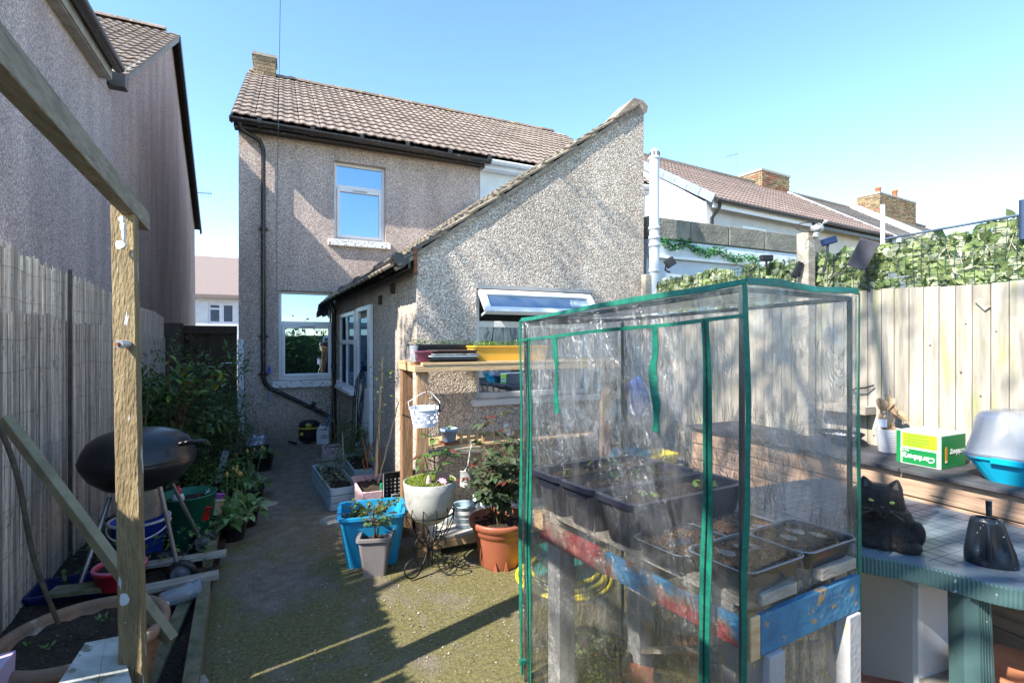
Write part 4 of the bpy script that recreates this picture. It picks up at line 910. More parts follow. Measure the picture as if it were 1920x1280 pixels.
# paint scabs and the bolt
m_scab = mat('white_paint_scab', (.62, .64, .68), (.5, .52, .55), rough=.6, scale=30)
def scab(px, py, w_, h_, seed=0):
    c = at_f(px, py, 1.895 - (py - 385) * .00003); n_ = 11; exx = (tr_ - tl).normalized(); vs = []
    for k in range(n_):
        a = 2 * math.pi * k / n_; rr = 1 + .45 * mnoise.noise((math.cos(a) * 1.5 + seed, math.sin(a) * 1.5, seed)); vs.append(c + exx * (math.cos(a) * rr * w_ * .5) + V(0, 0, math.sin(a) * rr * h_ * .5) - V(SN, CS, 0) * .006)
    MB().prism(vs, V(SN, CS, 0) * .012).build('paint_scab', m_scab, pg)
px1 = 1.9 / F
for i, (x, y_, w_, h_) in enumerate([(229, 411, 11, 10), (231, 424, 9, 18), (232, 440, 5, 20), (228, 459, 16, 17), (235, 1122, 17, 22), (237, 1168, 6, 9), (238, 1190, 16, 20), (235, 1209, 22, 26), (237, 1248, 8, 13), (238, 1260, 13, 20)]): scab(x, y_, w_ * px1, h_ * px1, i * 3.1)
c = at_f(231, 645, 1.88); fwd = V(SN, CS, 0)
mb = MB(); mb.tube([c - fwd * .02, c + fwd * .02], .0155, 16); mb.build('washer', mat('pale_zinc', (.55, .57, .6), rough=.35, metal=.6), pg)
mb = MB(); mb.tube([c - fwd * .03 + V(-.002, 0, -.001), c + fwd * .0], .008, 6); mb.build('bolt', mat('rust', (.3, .1, .05)), pg)
# beam
be = at_f(281, 417, 2.22); dirb = V(math.sin(-R(3.2)), math.cos(-R(3.2)), 0)
bm = MB(); e0_ = be + V(-.024, 0, 0); e1_ = e0_ - dirb * 2.6; bm.beam(e0_, e1_, .048, .075)
tb = thing('pergola_beam', 'long square edged beam running overhead from the foreground post', 'beam', e0_); bm.build('beam', mat('beam_wood', (.30, .26, .20), (.17, .145, .11), rough=.85, scale=4, stretch=(14, 2, 14), bump=.6, bscale=14), tb, bevel=.003)
tb['label'] = 'long grey brown timber beam resting overhead on the paint flecked post'
# diagonal brace lying against the post
bb = MB(); a = at_f(10, 785, 2.42); b = at_f(322, 1200, 2.30); bb.beam(a, b, .04, .062, roll=.25); tag(bb.build('leaning_batten', mat('batten_wood', (.30, .26, .16), (.19, .165, .10), rough=.8, scale=4, stretch=(2, 2, 2), bump=.5, bscale=25), loc=b, bevel=.003), 'long square batten leaning diagonally behind the foreground post down to the timber edging', 'batten')
sk = MB(); a = at_f(0, 800, 2.30); b = on_z(106, 1170, .36); sk.tube([a + (b - a) * t + V(.012 * math.sin(t * 7), 0, 0) for t in [i / 14 for i in range(15)]], [.0115 - .002 * t / 14 for t in range(15)], 7)
tag(sk.build('garden_stick', m_bark, loc=b), 'knobbly brown stick standing in the big glazed pot', 'stick')

# ================================================================== LEFT BED: EDGING AND PLANKS
def plank(name, label, a, b, w_, h_, m, cat='plank', group=None, up=(0, 0, 1), roll=0., bevel=.003):
    mb = MB(); mb.beam(a, b, w_, h_, up, roll); o = mb.build(name, m, loc=a, bevel=bevel); return tag(o, label, cat, group)
ZT = .12
plank('edging_timber', 'mossy edging timber along the near end of the concrete path', on_z(352, 1330, ZT / 2), on_z(384, 1108, ZT / 2), .065, ZT, m_wood_mossy, 'edging')
plank('edging_timber', 'mossy edging timber between the barbecue wheel and the tulips', on_z(394, 1060, .05) + V(-.02, .02, 0), on_z(412, 975, .05), .06, .10, m_wood_mossy, 'edging')
plank('loose_plank', 'grey plank poking over the path beside the glass vase', on_z(235, 1112, .13), on_z(410, 1076, .13), .10, .028, m_wood_grey)
plank('loose_plank', 'grey plank poking over the path below the tulip leaves', on_z(255, 1062, .10), on_z(424, 1036, .10), .09, .026, m_wood_grey)
plank('loose_plank', 'dark mossy plank lying under the red plastic pot', on_z(95, 1110, .12), on_z(200, 1098, .12), .12, .03, m_wood_mossy)
plank('loose_plank', 'dark split plank lying along the bed inside the near edging', on_z(272, 1290, .06), on_z(352, 1120, .06), .07, .03, m_wood_mossy)
plank('loose_plank', 'thin pale plank end at the bottom edge of the path', on_z(330, 1300, .03), on_z(388, 1275, .03), .08, .03, m_wood_grey)
m_greywash = mat('grey_washed_board', (.50, .52, .50), (.27, .29, .26), rough=.85, scale=6, bump=.6, bscale=30, spots=(9, .58, .05, (.17, .17, .12)))
wb = MB(); A, B_, C_, D_ = at_f(160, 1204, 1.98), at_f(222, 1192, 2.06), at_f(262, 1330, 1.62), at_f(96, 1300, 1.66)
off = V(0, 0, -.03); Mx_ = lambda a, b, t: a.lerp(b, t)
m1, m2 = Mx_(A, B_, .62), Mx_(D_, C_, .5)
wbt = thing('washed_board', 'pale grey washed board with a split, lying across the rim of the big pot', 'board', A)
for (p, q, r_, s_) in ((A, m1 - (B_ - A) * .008, m2 - (C_ - D_) * .006, D_), (m1, B_, C_, m2)):
    MB().hexa([s_ + off, r_ + off, q + off, p + off, s_, r_, q, p]).build('board_half', m_greywash, wbt)
# lilac paper-like pot corner at the very edge
lp = MB(); c = on_z(2, 1232, .42); lp.hexa([c + V(-.2, -.25, -.42), c + V(.02, -.3, -.42), c + V(.03, .0, -.42), c + V(-.2, .0, -.42), c + V(-.2, -.25, -.0), c + V(.035, -.3, .0), c + V(.045, .0, .02), c + V(-.2, .0, .0)])
tag(lp.build('lilac_box', mat('lilac_card', (.50, .38, .52), (.42, .33, .46), rough=.7), loc=(c.x, c.y, 0), bevel=.004), 'lilac coloured box at the left edge beside the big glazed pot', 'box')

# ---- big glazed pot
pc = on_z(158, 1180, .36); bp_ = thing('large_glazed_pot', 'wide brown glazed pot of soil with worn rim and raised leaf pattern, foreground left', 'plant pot', (pc.x, pc.y, 0))
R0 = .315
mb = MB(); mb.lathe([(.19, .0), (.22, .01), (.265, .16), (.295, .29), (.295, .312), (R0, .318), (R0 + .006, .34), (R0, .362), (R0 - .02, .368), (R0 - .038, .36), (R0 - .042, .34), (R0 - .045, .30), (0, .29)], pc - V(0, 0, .36), 56)
mb.build('pot', m_terra_old, bp_)
soil_disc(pc - V(0, 0, .36), R0 - .043, bp_, .315, n=40, h=.01)
em = MB()
for k in range(20):   # raised fern pattern on the near side
    for j in range(-2, 3):
        a = -math.pi / 2 + (k - 10) * .16; r_ = .262 + .04 * .3; z = .15 + abs(j) * .012 + .03 * j
        if k % 2 == 0:
            p = pc - V(0, 0, .36) + V(math.cos(a) * (.228 + z * .24), math.sin(a) * (.228 + z * .24), z); put_leaf(em, p, V(-math.sin(a) * (1 if j % 2 else -1), math.cos(a) * (1 if j % 2 else -1), .8), .035, .014)
em.build('leaf_relief', m_terra_old, bp_)
sl2_ = MB()
for (dx, dy) in ((.02, .17), (-.12, -.02), (.05, .12), (-.2, .05)):
    for _ in range(5): put_leaf(sl2_, pc + V(dx + rnd(-.015, .015), dy + rnd(-.015, .015), -.04), rdir(.8), .026, .014)
sl2_.build('seedling', m_leaf_mid, bp_)

# ---- pots and buckets on the left
def round_pot(name, label, cat, c, rb, rt, h, m, soil=True, rim=.01, wall=.006, lip=.02, group=None, n=32, sx=1., bands=0):
    t = thing(name, label, cat, c, group=group); mb = MB(); c = Vector(c)
    pr = [(rb * .96, 0), (rb, .004), (rt - rim * .3, h - lip), (rt + rim, h - lip), (rt + rim, h - .003), (rt + rim - .003, h), (rt - wall, h), (rt - wall - (rt - rb) * .15, h * .8), (rb * .9, h * .6), (0, h * .6)] if soil else \
         [(rb * .96, 0), (rb, .004), (rt - rim * .3, h - lip), (rt + rim, h - lip), (rt + rim, h - .003), (rt + rim - .003, h), (rt - wall, h), (rb - wall, .01), (0, .01)]
    mb.lathe(pr, c, n, sx=sx); mb.build('pot', m, t)
    if soil: soil_disc(c, rt - wall - (rt - rb) * .12, t, h * .84, sx=sx, h=.006)
    return t
m_redp = mat('red_plastic', (.60, .03, .06), (.52, .02, .05), rough=.35, scale=3); m_pinkrim = mat('pink_rim', (.72, .20, .30), rough=.4)
c = on_z(225, 1113, .04); t = round_pot('red_pot', 'low red plastic pot with faded pink rim behind the big glazed pot', 'plant pot', (c.x, c.y, .1), .118, .135, .125, m_redp)
mb = MB(); mb.tube([V(c.x, c.y, .225) + V(math.cos(a) * .137, math.sin(a) * .137, 0) for a in [2 * math.pi * k / 28 for k in range(28)]], .009, 6, closed=True); mb.build('rim', m_pinkrim, t)
c = on_z(262, 1048, .05); bk = round_pot('blue_bucket', 'bright blue bucket with white rim and handle under the barbecue', 'bucket', (c.x, c.y, .05), .135, .178, .30, mat('bright_blue_plastic', (.015, .07, .50), (.012, .05, .42), rough=.35, scale=2), soil=False, rim=.004, lip=.012)
mb = MB(); mb.lathe([(.180, .292), (.192, .29), (.192, .305), (.176, .306), (.172, .29)], V(c.x, c.y, .05), 36); mb.build('rim', mat('white_plastic', (.72, .73, .78), rough=.4), bk)
mb = MB(); mb.tube([V(c.x, c.y, .05) + V(.192 * math.cos(a), .192 * math.sin(a) * 1.0, .28 - .085 * abs(math.sin(a))) for a in [math.pi + math.pi * k / 22 for k in range(23)]], .0065, 6); mb.build('handle', MATS['white_plastic'], bk)
c = on_z(345, 1035, .0); gtb = round_pot('green_tub', 'dark green round tub with a red capped bottle inside, behind the barbecue legs', 'tub', (c.x - .0, c.y + .16, .0), .17, .205, .42, mat('green_plastic', (.015, .16, .10), (.012, .13, .085), rough=.5, scale=2), soil=True, rim=.003, lip=.01)
gx_, gy_ = c.x, c.y + .16
bo = thing('spray_bottle', 'white bottle with red cap standing in the green tub', 'bottle', (gx_ - .06, gy_ - .08, .35)); P = V(gx_ - .05, gy_ - .08, .35)
MB().lathe([(.0, 0), (.04, 0), (.042, .06), (.035, .085), (.015, .095)], P, 16).build('body', MATS['white_plastic'], bo)
MB().lathe([(.02, .09), (.024, .095), (.022, .13), (.01, .145), (.008, .155), (0, .157)], P, 14).build('cap', m_redp, bo)
def tipped_pot(name, label, px, py, fw, r, h, m, tilt, az, stick=None):
    c = at_f(px, py, fw); t = thing(name, label, 'plant pot', c); Mx = Matrix.Translation(c) @ Matrix.Rotation(az, 4, 'Z') @ Matrix.Rotation(tilt, 4, 'X')
    mb = MB(Mx); mb.lathe([(r * .7, -h), (r * .72, -h + .004), (r * .97, -.014), (r * 1.06, -.014), (r * 1.06, 0), (r * .96, 0), (r * .7, -h + .01), (0, -h + .01)], (0, 0, 0), 26); mb.build('pot', m, t); return t, Mx
rp_, Mx = tipped_pot('small_red_pot', 'small glossy red hanging pot with a strap, on the side of the green tub', 380, 950, 4.05, .062, .105, mat('glossy_red_enamel', (.40, .015, .015), rough=.2), R(-18), R(0))
mb = MB(Mx); mb.tube([(-.02, .06, 0), (-.035, .075, .05), (-.05, .08, .12)], .005, 6); mb.build('strap', MATS['glossy_red_enamel'], rp_)
tipped_pot('cream_pot', 'small cream hanging pot between the red and the purple ones', 403, 938, 4.2, .07, .12, mat('cream_enamel', (.45, .42, .28), (.38, .35, .22), rough=.4), R(-20), R(0))
tipped_pot('purple_pot', 'small purple lined pot with pale blue rim behind the cream one', 404, 927, 4.4, .068, .11, mat('purple_enamel', (.38, .12, .50), (.34, .12, .44), rough=.4), R(-24), R(0))
bw = MB(); q = at_f(390, 922, 4.12)
for a in range(6): bw.tube([q, q + V(math.cos(a) * .02, -.01, .022 * math.sin(a * 1.7) + .01)], .003, 4)
tag(bw.build('white_twist', mat('white_ribbon', (.7, .7, .72), rough=.6), loc=q), 'white ribbon knot tied on the rim of the green tub', 'ribbon')
# glass vase lying on the planks
gv = thing('glass_vase', 'clear ribbed glass vase lying on the edge of the grey planks', 'vase', on_z(320, 1120, .16)); a, b = on_z(300, 1128, .10), on_z(372, 1090, .17); b.z = .125; a.z = .10
dv = (b - a).normalized(); xq = rot_to(dv); mg = bpy.data.materials.new('clear_glass'); mg.use_nodes = True; bq = mg.node_tree.nodes['Principled BSDF']; bq.inputs['Transmission Weight'].default_value = .75; bq.inputs['Roughness'].default_value = .12; bq.inputs['Base Color'].default_value = (.75, .8, .85, 1); MATS['clear_glass'] = mg
mb = MB(Matrix.Translation(a) @ xq.to_4x4() @ Matrix.Rotation(R(-90), 4, 'X')); mb.lathe([(.0, 0), (.045, .0), (.05, .01), (.052, .12), (.058, .16), (.05, .17), (.062, .185), (.055, .195), (.066, .215), (.062, .215), (.048, .17), (.046, .02), (0, .02)], (0, 0, 0), 24); mb.build('vase', mg, gv)
# ---- kettle barbecue on its tripod
bq_ = at_f(262, 858, 3.48); Rb = .33
bbq = thing('kettle_barbecue', 'black kettle barbecue with closed lid on wheeled tripod legs behind the post', 'barbecue', (bq_.x, bq_.y, 0))
m_enamel = mat('black_enamel', (.012, .011, .013), (.016, .014, .016), rough=.36, scale=6, spec=.5, coat=.12, bump=.04, bscale=8)
zc = bq_.z - .005; pv = V(bq_.x, bq_.y, 0)
mb = MB(); mb.lathe([(Rb + .006, zc), (Rb + .008, zc + .012), (Rb, zc + .03), (Rb * .96, zc + .075), (Rb * .87, zc + .13), (Rb * .70, zc + .172), (Rb * .45, zc + .20), (Rb * .2, zc + .212), (0, zc + .215)], pv, 56); mb.build('lid', m_enamel, bbq)
mb = MB(); mb.lathe([(Rb, zc - .002), (Rb + .004, zc - .012), (Rb * .98, zc - .04), (Rb * .86, zc - .11), (Rb * .62, zc - .178), (Rb * .33, zc - .21), (0, zc - .22)], pv, 56); mb.build('bowl', m_enamel, bbq)
mb = MB(); mb.tube([pv + V(0, 0, zc - .26), pv + V(0, 0, zc - .20)], .13, 24); mb.lathe([(.13, zc - .40), (.135, zc - .25)], pv, 24); mb.build('ash_catcher', mat('dull_aluminium', (.30, .30, .31), (.2, .2, .2), rough=.4, metal=.8, scale=12), bbq)
hp_ = at_f(352, 829, 3.36); hb = MB(); ha = hp_ + V(.0, 0, 0); hb.tube([ha + V(-.05, .02, -.01), ha + V(.0, .0, .0), ha + V(.05, -.02, .005), ha + V(.10, -.03, .005)], .017, 8); hb.build('handle', m_blackp, bbq)
m_alu = mat('dull_leg_metal', (.36, .35, .36), (.26, .25, .25), rough=.38, metal=.7, scale=8)
w1, w2 = on_z(340, 1098, .0), on_z(374, 1037, .0)
hub1, hub2 = V(w1.x, w1.y, .085), V(w2.x + .03, w2.y, .085)
for (p0, p1) in ((at_f(300, 912, 3.35), hub1 + V(-.02, 0, .04)), (at_f(322, 905, 3.6), hub2 + V(-.03, 0, .04)), (at_f(206, 932, 3.45), on_z(150, 1096, .1))):
    mb = MB(); mb.tube([p0, p1], .0135, 10); mb.build('leg', m_alu, bbq)
for hb_ in (hub1, hub2):
    ax = (hub2 - hub1).normalized(); M3 = rot_to(ax).to_4x4() @ Matrix.Rotation(R(-90), 4, 'X')
    mb = MB(Matrix.Translation(hb_) @ M3); mb.lathe([(.062, -.022), (.084, -.02), (.09, -.01), (.09, .01), (.084, .02), (.062, .022), (.062, -.022)], (0, 0, 0), 32); tw = mb.build('wheel', m_blackp, bbq)
    mb = MB(Matrix.Translation(hb_) @ M3); mb.lathe([(0, -.014), (.02, -.02), (.022, -.012), (.055, -.008), (.062, -.014), (.062, .014), (.055, .008), (.022, .012), (.02, .02), (0, .014)], (0, 0, 0), 28); mb.build('hub', mat('grey_hub', (.20, .20, .22), rough=.5), tw)
mb = MB(); mb.tube([hub1, hub2], .006, 6); a = on_z(150, 1096, .12); mb.tube([hub1 + V(-.02, 0, .07), hub2 + V(-.03, 0, .06)], .004, 6); mb.build('axle', MATS['chrome'], bbq)
mb = MB(); mb.tube([hub1 + V(-.03, 0, .09), on_z(180, 1083, .14)], .006, 6); mb.build('shelf_wire', m_alu, bbq)
# crumpled black sack below
sk = MB(); c = on_z(300, 1050, .06); sk.sph(c, .12, 20, (1.5, .8, .5)); sk.v = [p + V(*[.03 * mnoise.noise((p.x * 22 + i * 9, p.y * 22, p.z * 22)) for i in range(3)]) for p in sk.v]
tag(sk.build('black_sack', m_blackp, loc=(c.x, c.y, 0)), 'crumpled black plastic sack on the soil below the barbecue', 'sack')
for (px, py, s_, nm, lb, mm) in ((200, 1062, .05, 'pale_stone', 'small pale stone on the soil left of the blue bucket', m_white), (385, 1145 - 0, .0, '', '', None)):
    if s_: q = on_z(px, py, .08); k = MB(); k.sph(q, s_, 10, (1.2, 1, .6)); tag(k.build(nm, mm, loc=q), lb, 'stone')
q = on_z(300, 1140, .1); k = MB(); k.lathe([(.0, 0), (.04, .0), (.045, .02), (.04, .022), (0, .01)], q, 18); tag(k.build('plastic_disc', MATS['white_plastic'], loc=q), 'small white plastic lid below the glass vase', 'lid')
# blue crate half hidden behind the pot
q = on_z(140, 1120, .0); k = MB(); k.frustum((q.x, q.y, 0), (.4, .25), (.42, .27), .1, rz=.05); tag(k.build('dark_blue_tray', mat('dark_blue_plastic', (.01, .02, .10), rough=.4), loc=(q.x, q.y, 0)), 'dark blue tray between the reed screen and the big glazed pot', 'tray')

# ================================================================== LEFT BED PLANTS
# camellia-like shrub behind the barbecue
def shrub(name, label, c, r, n, L, w, m, stems=5, clump=26, group=None, tips=None):
    t = thing(name, label, 'shrub', (c[0], c[1], 0), group=group)
    st_ = MB()
    for k in range(stems):
        a = rnd(0, 6.28); q = Vector(c) + V(math.cos(a) * r[0] * .6, math.sin(a) * r[1] * .6, rnd(-.2, .6) * r[2]); p0 = V(c[0] + rnd(-.05, .05), c[1] + rnd(-.05, .05), .02)
        st_.tube([p0, p0.lerp(q, .5) + V(rnd(-.05, .05), rnd(-.05, .05), 0), q], [.012, .009, .004], 5)
    st_.build('stem', m_stem, t); f = MB(); foliage(f, c, r, n, L, w, clump=clump); tag(f.build('foliage', m, t), kind='stuff'); return t
p = at_f(330, 750, 5.3); shrub('evergreen_shrub', 'dark glossy leaved shrub behind the barbecue lid', (p.x - .1, p.y, .92), (.42, .42, .48), 2300, .085, .038, m_leaf_dark, clump=60)
p = at_f(400, 770, 6.2); shrub('conifer_shrub', 'dark feathery shrub in front of the white gate post', (p.x + .05, p.y, .75), (.50, .5, .52), 5200, .05, .013, m_leaf_dark, clump=80)
p = at_f(278, 680, 4.6); t = thing('climbing_shrub', 'upright leafy stem with narrow leaves just right of the post against the reed screen', 'plant', (p.x, p.y, 0))
f = MB(); s_ = MB(); s_.tube([V(p.x, p.y, 0), V(p.x - .03, p.y, .8), V(p.x + .02, p.y, 1.45)], [.012, .009, .004], 6)
for z in np.arange(.7, 1.6, .035):
    for _ in range(5): a = rnd(0, 6.28); put_leaf(f, V(p.x + rnd(-.14, .10), p.y + rnd(-.1, .1), float(z)), V(math.cos(a), math.sin(a), rnd(-.6, .2)), rnd(.06, .10), rnd(.018, .028), curl=.3)
s_.build('stem', m_stem, t); tag(f.build('foliage', m_leaf_dark, t), kind='stuff')
# sunlit branch with fresh lime leaves
t = thing('lime_branch_shrub', 'arching branches with fresh lime green leaves catching the sun above the dark shrub', 'plant', (p.x + .3, p.y + .8, 0))
s_ = MB(); me_l = [leaf_me('leaf', .085, .05, m_leaf_lime, curl=.3), leaf_me('leaf', .07, .035, m_leaf_lime, curl=.2), leaf_me('leaf', .095, .045, m_leaf_mid, curl=.35)]
base_l = ORG[t.name]; r0 = at_f(330, 800, 5.2)
for br in ([(330, 780), (340, 720), (372, 715), (412, 702), (432, 692)], [(330, 790), (350, 740), (385, 715), (405, 700)], [(320, 790), (315, 700), (318, 660)], [(345, 780), (352, 712), (345, 690), (333, 681)], [(335, 790), (375, 730), (395, 735), (428, 700)]):
    pts = [V(r0.x, r0.y, .1)] + [at_f(a, b, 5.1 - .1 * i) for i, (a, b) in enumerate(br)]; s_.tube(pts, [.008] + [.006 - .001 * i for i in range(len(br))], 5)
    for i in range(1, len(pts) - 1):
        for k in range(5 if i > 1 else 3):
            q = pts[i].lerp(pts[i + 1], rnd(0, 1)); d = rdir(.1); M4 = Matrix.Translation(q - base_l) @ rot_to(d, rnd(-.5, .5)).to_4x4(); inst('leaf', random.choice(me_l), t, M4)
s_.build('stem', m_stem_red, t)
# tulip clumps: every strap leaf its own piece
blades = []
for k in range(7):
    mb = MB(); blade(mb, (0, 0, 0), V(rnd(.25, .8), 0, 1), rnd(.24, .36), rnd(.04, .062), rnd(.25, .75)); me = mb.mesh('leaf'); me.materials.append(m_leaf_blue if k % 3 else m_leaf_mid); blades.append(me)
def tulips(label, c, n, sc=1., pot=None, bud=2, group='tulip clumps along the bed'):
    t = thing('tulip_plant', label, 'plant', c, group=group); c = Vector(c); z0 = 0
    if pot:
        MB().lathe([(pot[0] * .8, 0), (pot[0], pot[1] - .02), (pot[0] + .008, pot[1] - .02), (pot[0] + .008, pot[1]), (pot[0] - .006, pot[1]), (pot[0] - .01, pot[1] * .8), (0, pot[1] * .8)], c, 22).build('pot', m_blackp, t); z0 = pot[1] * .8
    for k in range(n):
        M4 = Matrix.Translation((rnd(-.07, .07) * sc, rnd(-.07, .07) * sc, z0)) @ Matrix.Rotation(rnd(0, 6.28), 4, 'Z') @ Matrix.Rotation(rnd(-.1, .35), 4, 'Y') @ Matrix.Diagonal((sc, sc, sc * rnd(.8, 1.1), 1)); inst('leaf', random.choice(blades), t, M4)
    for k in range(bud):
        q = c + V(rnd(-.05, .05), rnd(-.05, .05), z0); h_ = rnd(.24, .34) * sc; a = rnd(-.1, .1); tip = q + V(a, a, h_)
        s2 = MB(); s2.tube([q, q.lerp(tip, .5), tip], .004, 5); st2 = s2.build('flower_stem', m_leaf_mid, t); MB().sph(tip + V(0, 0, .015), .014, 8, (1, 1, 1.7)).build('bud', mat('tulip_bud', (.30, .30, .08), (.42, .16, .05), rough=.5, scale=12), st2)
    return t
tl_ = [(438, 1010, 'tulip clump in a black pot at the path edge nearest the barbecue wheel', 13, 1.0, (.10, .14)), (462, 985, 'tulip clump with long drooping leaves in a black pot beside the path', 13, 1.0, (.10, .15)),
       (445, 955, 'tulip clump behind the purple lined pot', 12, .95, None), (475, 935, 'tulip clump with a stray leaf reaching over the path', 12, 1.0, (.1, .12)), (455, 905, 'tulip clump below the pale timber prop', 11, .95, None),
       (490, 880, 'broad leaved tulip clump beneath the crumpled white bag', 12, .95, (.14, .18)), (470, 862, 'farthest broad leaved tulip clump in the bed', 11, 1.0, None)]
for (x, y_, lb, n_, sc, pt_) in tl_: c = on_z(x, y_, 0); tulips(lb, (c.x, c.y, 0), n_ + 5, sc * 1.28, pt_)
# low leafy cover between shrub and tulips
f = MB(); c = on_z(405, 955, .1)
for _ in range(1800): q = V(rnd(-1.3, -.45), rnd(4.1, 7.6), rnd(.05, .32)); put_leaf(f, q, rdir(.4), rnd(.03, .055), rnd(.018, .03))
for _ in range(700): q = on_z(415, 885, .25) + V(rnd(-.25, .3), rnd(-.35, .35), rnd(-.1, .12)); put_leaf(f, q, rdir(.3), .04, .02)
tag(f.build('ground_cover', m_leaf_mid, loc=(-.9, 5.5, 0)), 'mixed low green leaves covering the bed between the pots', 'ground cover', kind='stuff')
# prop, crumpled bag, black trough
a, b = on_z(408, 905, .05), at_f(424, 845, 6.0); plank('timber_prop', 'pale grey timber prop slanting up behind the tulips', a, b, .07, .02, mat('pale_grey_timber', (.36, .40, .44), rough=.8))
c = at_f(484, 826, 7.0); k = MB(); k.sph(c, .11, 22, (1.2, .9, .6)); k.v = [p + V(*[.09 * mnoise.noise((p.x * 13 + i * 9, p.y * 13, p.z * 13)) for i in range(3)]) for p in k.v]
tag(k.build('crumpled_bag', mat('white_blue_plastic_bag', (.62, .68, .86), (.48, .54, .78), rough=.4), loc=(c.x, c.y, .2)), 'crumpled pale blue white plastic bag at the head of the bed near the house', 'bag')
c = on_z(485, 872, 0); k = MB(); k.frustum((c.x - .05, c.y + .1, 0), (.3, .5), (.34, .56), .2, rz=0); tt = thing('black_trough', 'black planting trough under the crumpled white bag', 'planter', (c.x, c.y, 0)); k.build('trough', m_blackp, tt); soil_rect((c.x - .05, c.y + .1, .16), .3, .5, 0, tt)
# round manhole-like pale stones on the path
for (px, py, rr, lb) in ((503, 945, .085, 'flat pale round stone on the path, the one farther from the camera'), (628, 975, .13, 'flat pale round stone beside the blue tub'), ):
    c = on_z(px, py, 0); k = MB(); k.lathe([(rr, 0), (rr * .95, .012), (rr * .5, .018), (0, .018)], c, 18, sx=1.1); k.v = [p + V(.012 * mnoise.noise((p.x * 20, p.y * 20, 0)), .012 * mnoise.noise((p.x * 20, p.y * 20, 5)), 0) for p in k.v]
    tag(k.build('flat_stone', mat('pale_stone_slab', (.36, .35, .32), (.22, .22, .19), rough=.9, scale=12, bump=.5), loc=c), lb, 'stone')
# gravel scattered over the concrete
gb_ = MB(); random.seed(5)
for _ in range(4600):
    x = rnd(-.35, 2.6); y_ = rnd(2.2, 7.5) if random.random() < .5 else rnd(2.2, 4.0); r_ = abs(random.gauss(0, .003)) + .0018
    if x > .9 and y_ > 3.6: continue
    o = V(x, y_, r_ * .4); gb_.add([o + V(r_ * rnd(.7, 1.2), 0, 0), o + V(0, r_ * rnd(.7, 1.2), 0), o - V(r_, 0, 0), o - V(0, r_, 0), o + V(0, 0, r_ * .7)], [(0, 1, 4), (1, 2, 4), (2, 3, 4), (3, 0, 4)])
tag(gb_.build('gravel', mat('loose_gravel', (.34, .30, .25), (.20, .17, .14), rough=.9, scale=8, island=.45)), 'loose grit and small pebbles scattered on the mossy concrete', 'gravel', kind='stuff')
lb_ = MB()
for _ in range(260):
    x, y_ = rnd(-.3, 2.3), rnd(2.3, 7.8); put_leaf(lb_, (x, y_, .006), V(rnd(-1, 1), rnd(-1, 1), .1), rnd(.012, .03), rnd(.008, .016), fold=.4)
tag(lb_.build('leaf_litter', mat('dead_leaf_bits', (.28, .20, .11), (.14, .10, .06), rough=.9, scale=20, island=.4)), 'bits of dry leaf scattered on the path', 'leaf litter', kind='stuff')
# ================================================================== PLANTERS BY THE SIDE WALL
def board_planter(name, label, c, w, d, h, m, rz=0, rows=3, soilz=.8, group=None):
    t = thing(name, label, 'planter', c, rz, group); local(t)
    for j in range(rows):
        z = h * (j + .5) / rows; hh = h / rows - .006
        for (cx, cy, sx, sy) in ((0, -d / 2, w, .018), (0, d / 2, w, .018), (-w / 2, 0, .018, d - .02), (w / 2, 0, .018, d - .02)):
            b = MB().box((cx, cy, z), (sx, sy, hh)); b.build('board', m, t, bevel=.003)
    for (a, b_) in ((-1, -1), (1, -1), (1, 1), (-1, 1)): MB().box((a * (w / 2 - .022), b_ * (d / 2 - .022), h / 2), (.025, .025, h - .012)).build('corner_post', m, t)
    soil_rect((0, 0, h * soilz), w - .03, d - .03, 0, t); return t
m_pinkw = mat('pink_painted_wood', (.62, .44, .47), (.48, .34, .37), rough=.7, scale=5, bump=.3, rand=.08, spots=(14, .62, .05, (.32, .2, .2)))
m_bluew = mat('blue_grey_painted_wood', (.34, .45, .50), (.24, .34, .39), rough=.7, scale=5, bump=.3, rand=.08)
c = on_z(700, 932, 0); board_planter('pink_planter', 'pale pink wooden planter with bare red stems against the side wall', (.80, 5.05, 0), .30, .62, .27, m_pinkw, rz=.03, rows=2, soilz=.78)
c = on_z(630, 935, 0); board_planter('blue_planter', 'long blue grey wooden planter with silvery plants beside the path', (.50, 5.72, 0), .26, 1.1, .22, m_bluew, rz=.10, rows=3)
board_planter('blue_planter', 'second blue grey planter pushed against the side wall behind the pink one', (.82, 6.15, 0), .26, .9, .25, m_bluew, rz=.05, rows=3)
board_planter('small_pink_box', 'small square pink wooden box beyond the blue grey planters', tuple(on_z(622, 858, 0)), .24, .24, .17, m_pinkw, rows=2)
f = MB()
for _ in range(420): q = V(.50 + rnd(-.15, .15), 5.72 + rnd(-.5, .5), .22 + abs(random.gauss(0, .09))); put_leaf(f, q, rdir(.5), rnd(.03, .05), rnd(.012, .022))
tag(f.build('lavender_plant', leafy_mat('silver_green_leaf', (.22, .27, .18), (.12, .16, .09)), loc=(.5, 5.72, .2)), 'silvery green bushy herbs filling the long blue grey planter', 'plant', kind='stuff')
f = MB(); foliage(f, (.82, 6.4, .42), (.22, .5, .22), 1500, .035, .014, clump=30); tag(f.build('box_hedge', m_leaf_dark, loc=(.82, 6.4, .2)), 'dark fine leaved bush between the planters and the door', 'bush', kind='stuff')
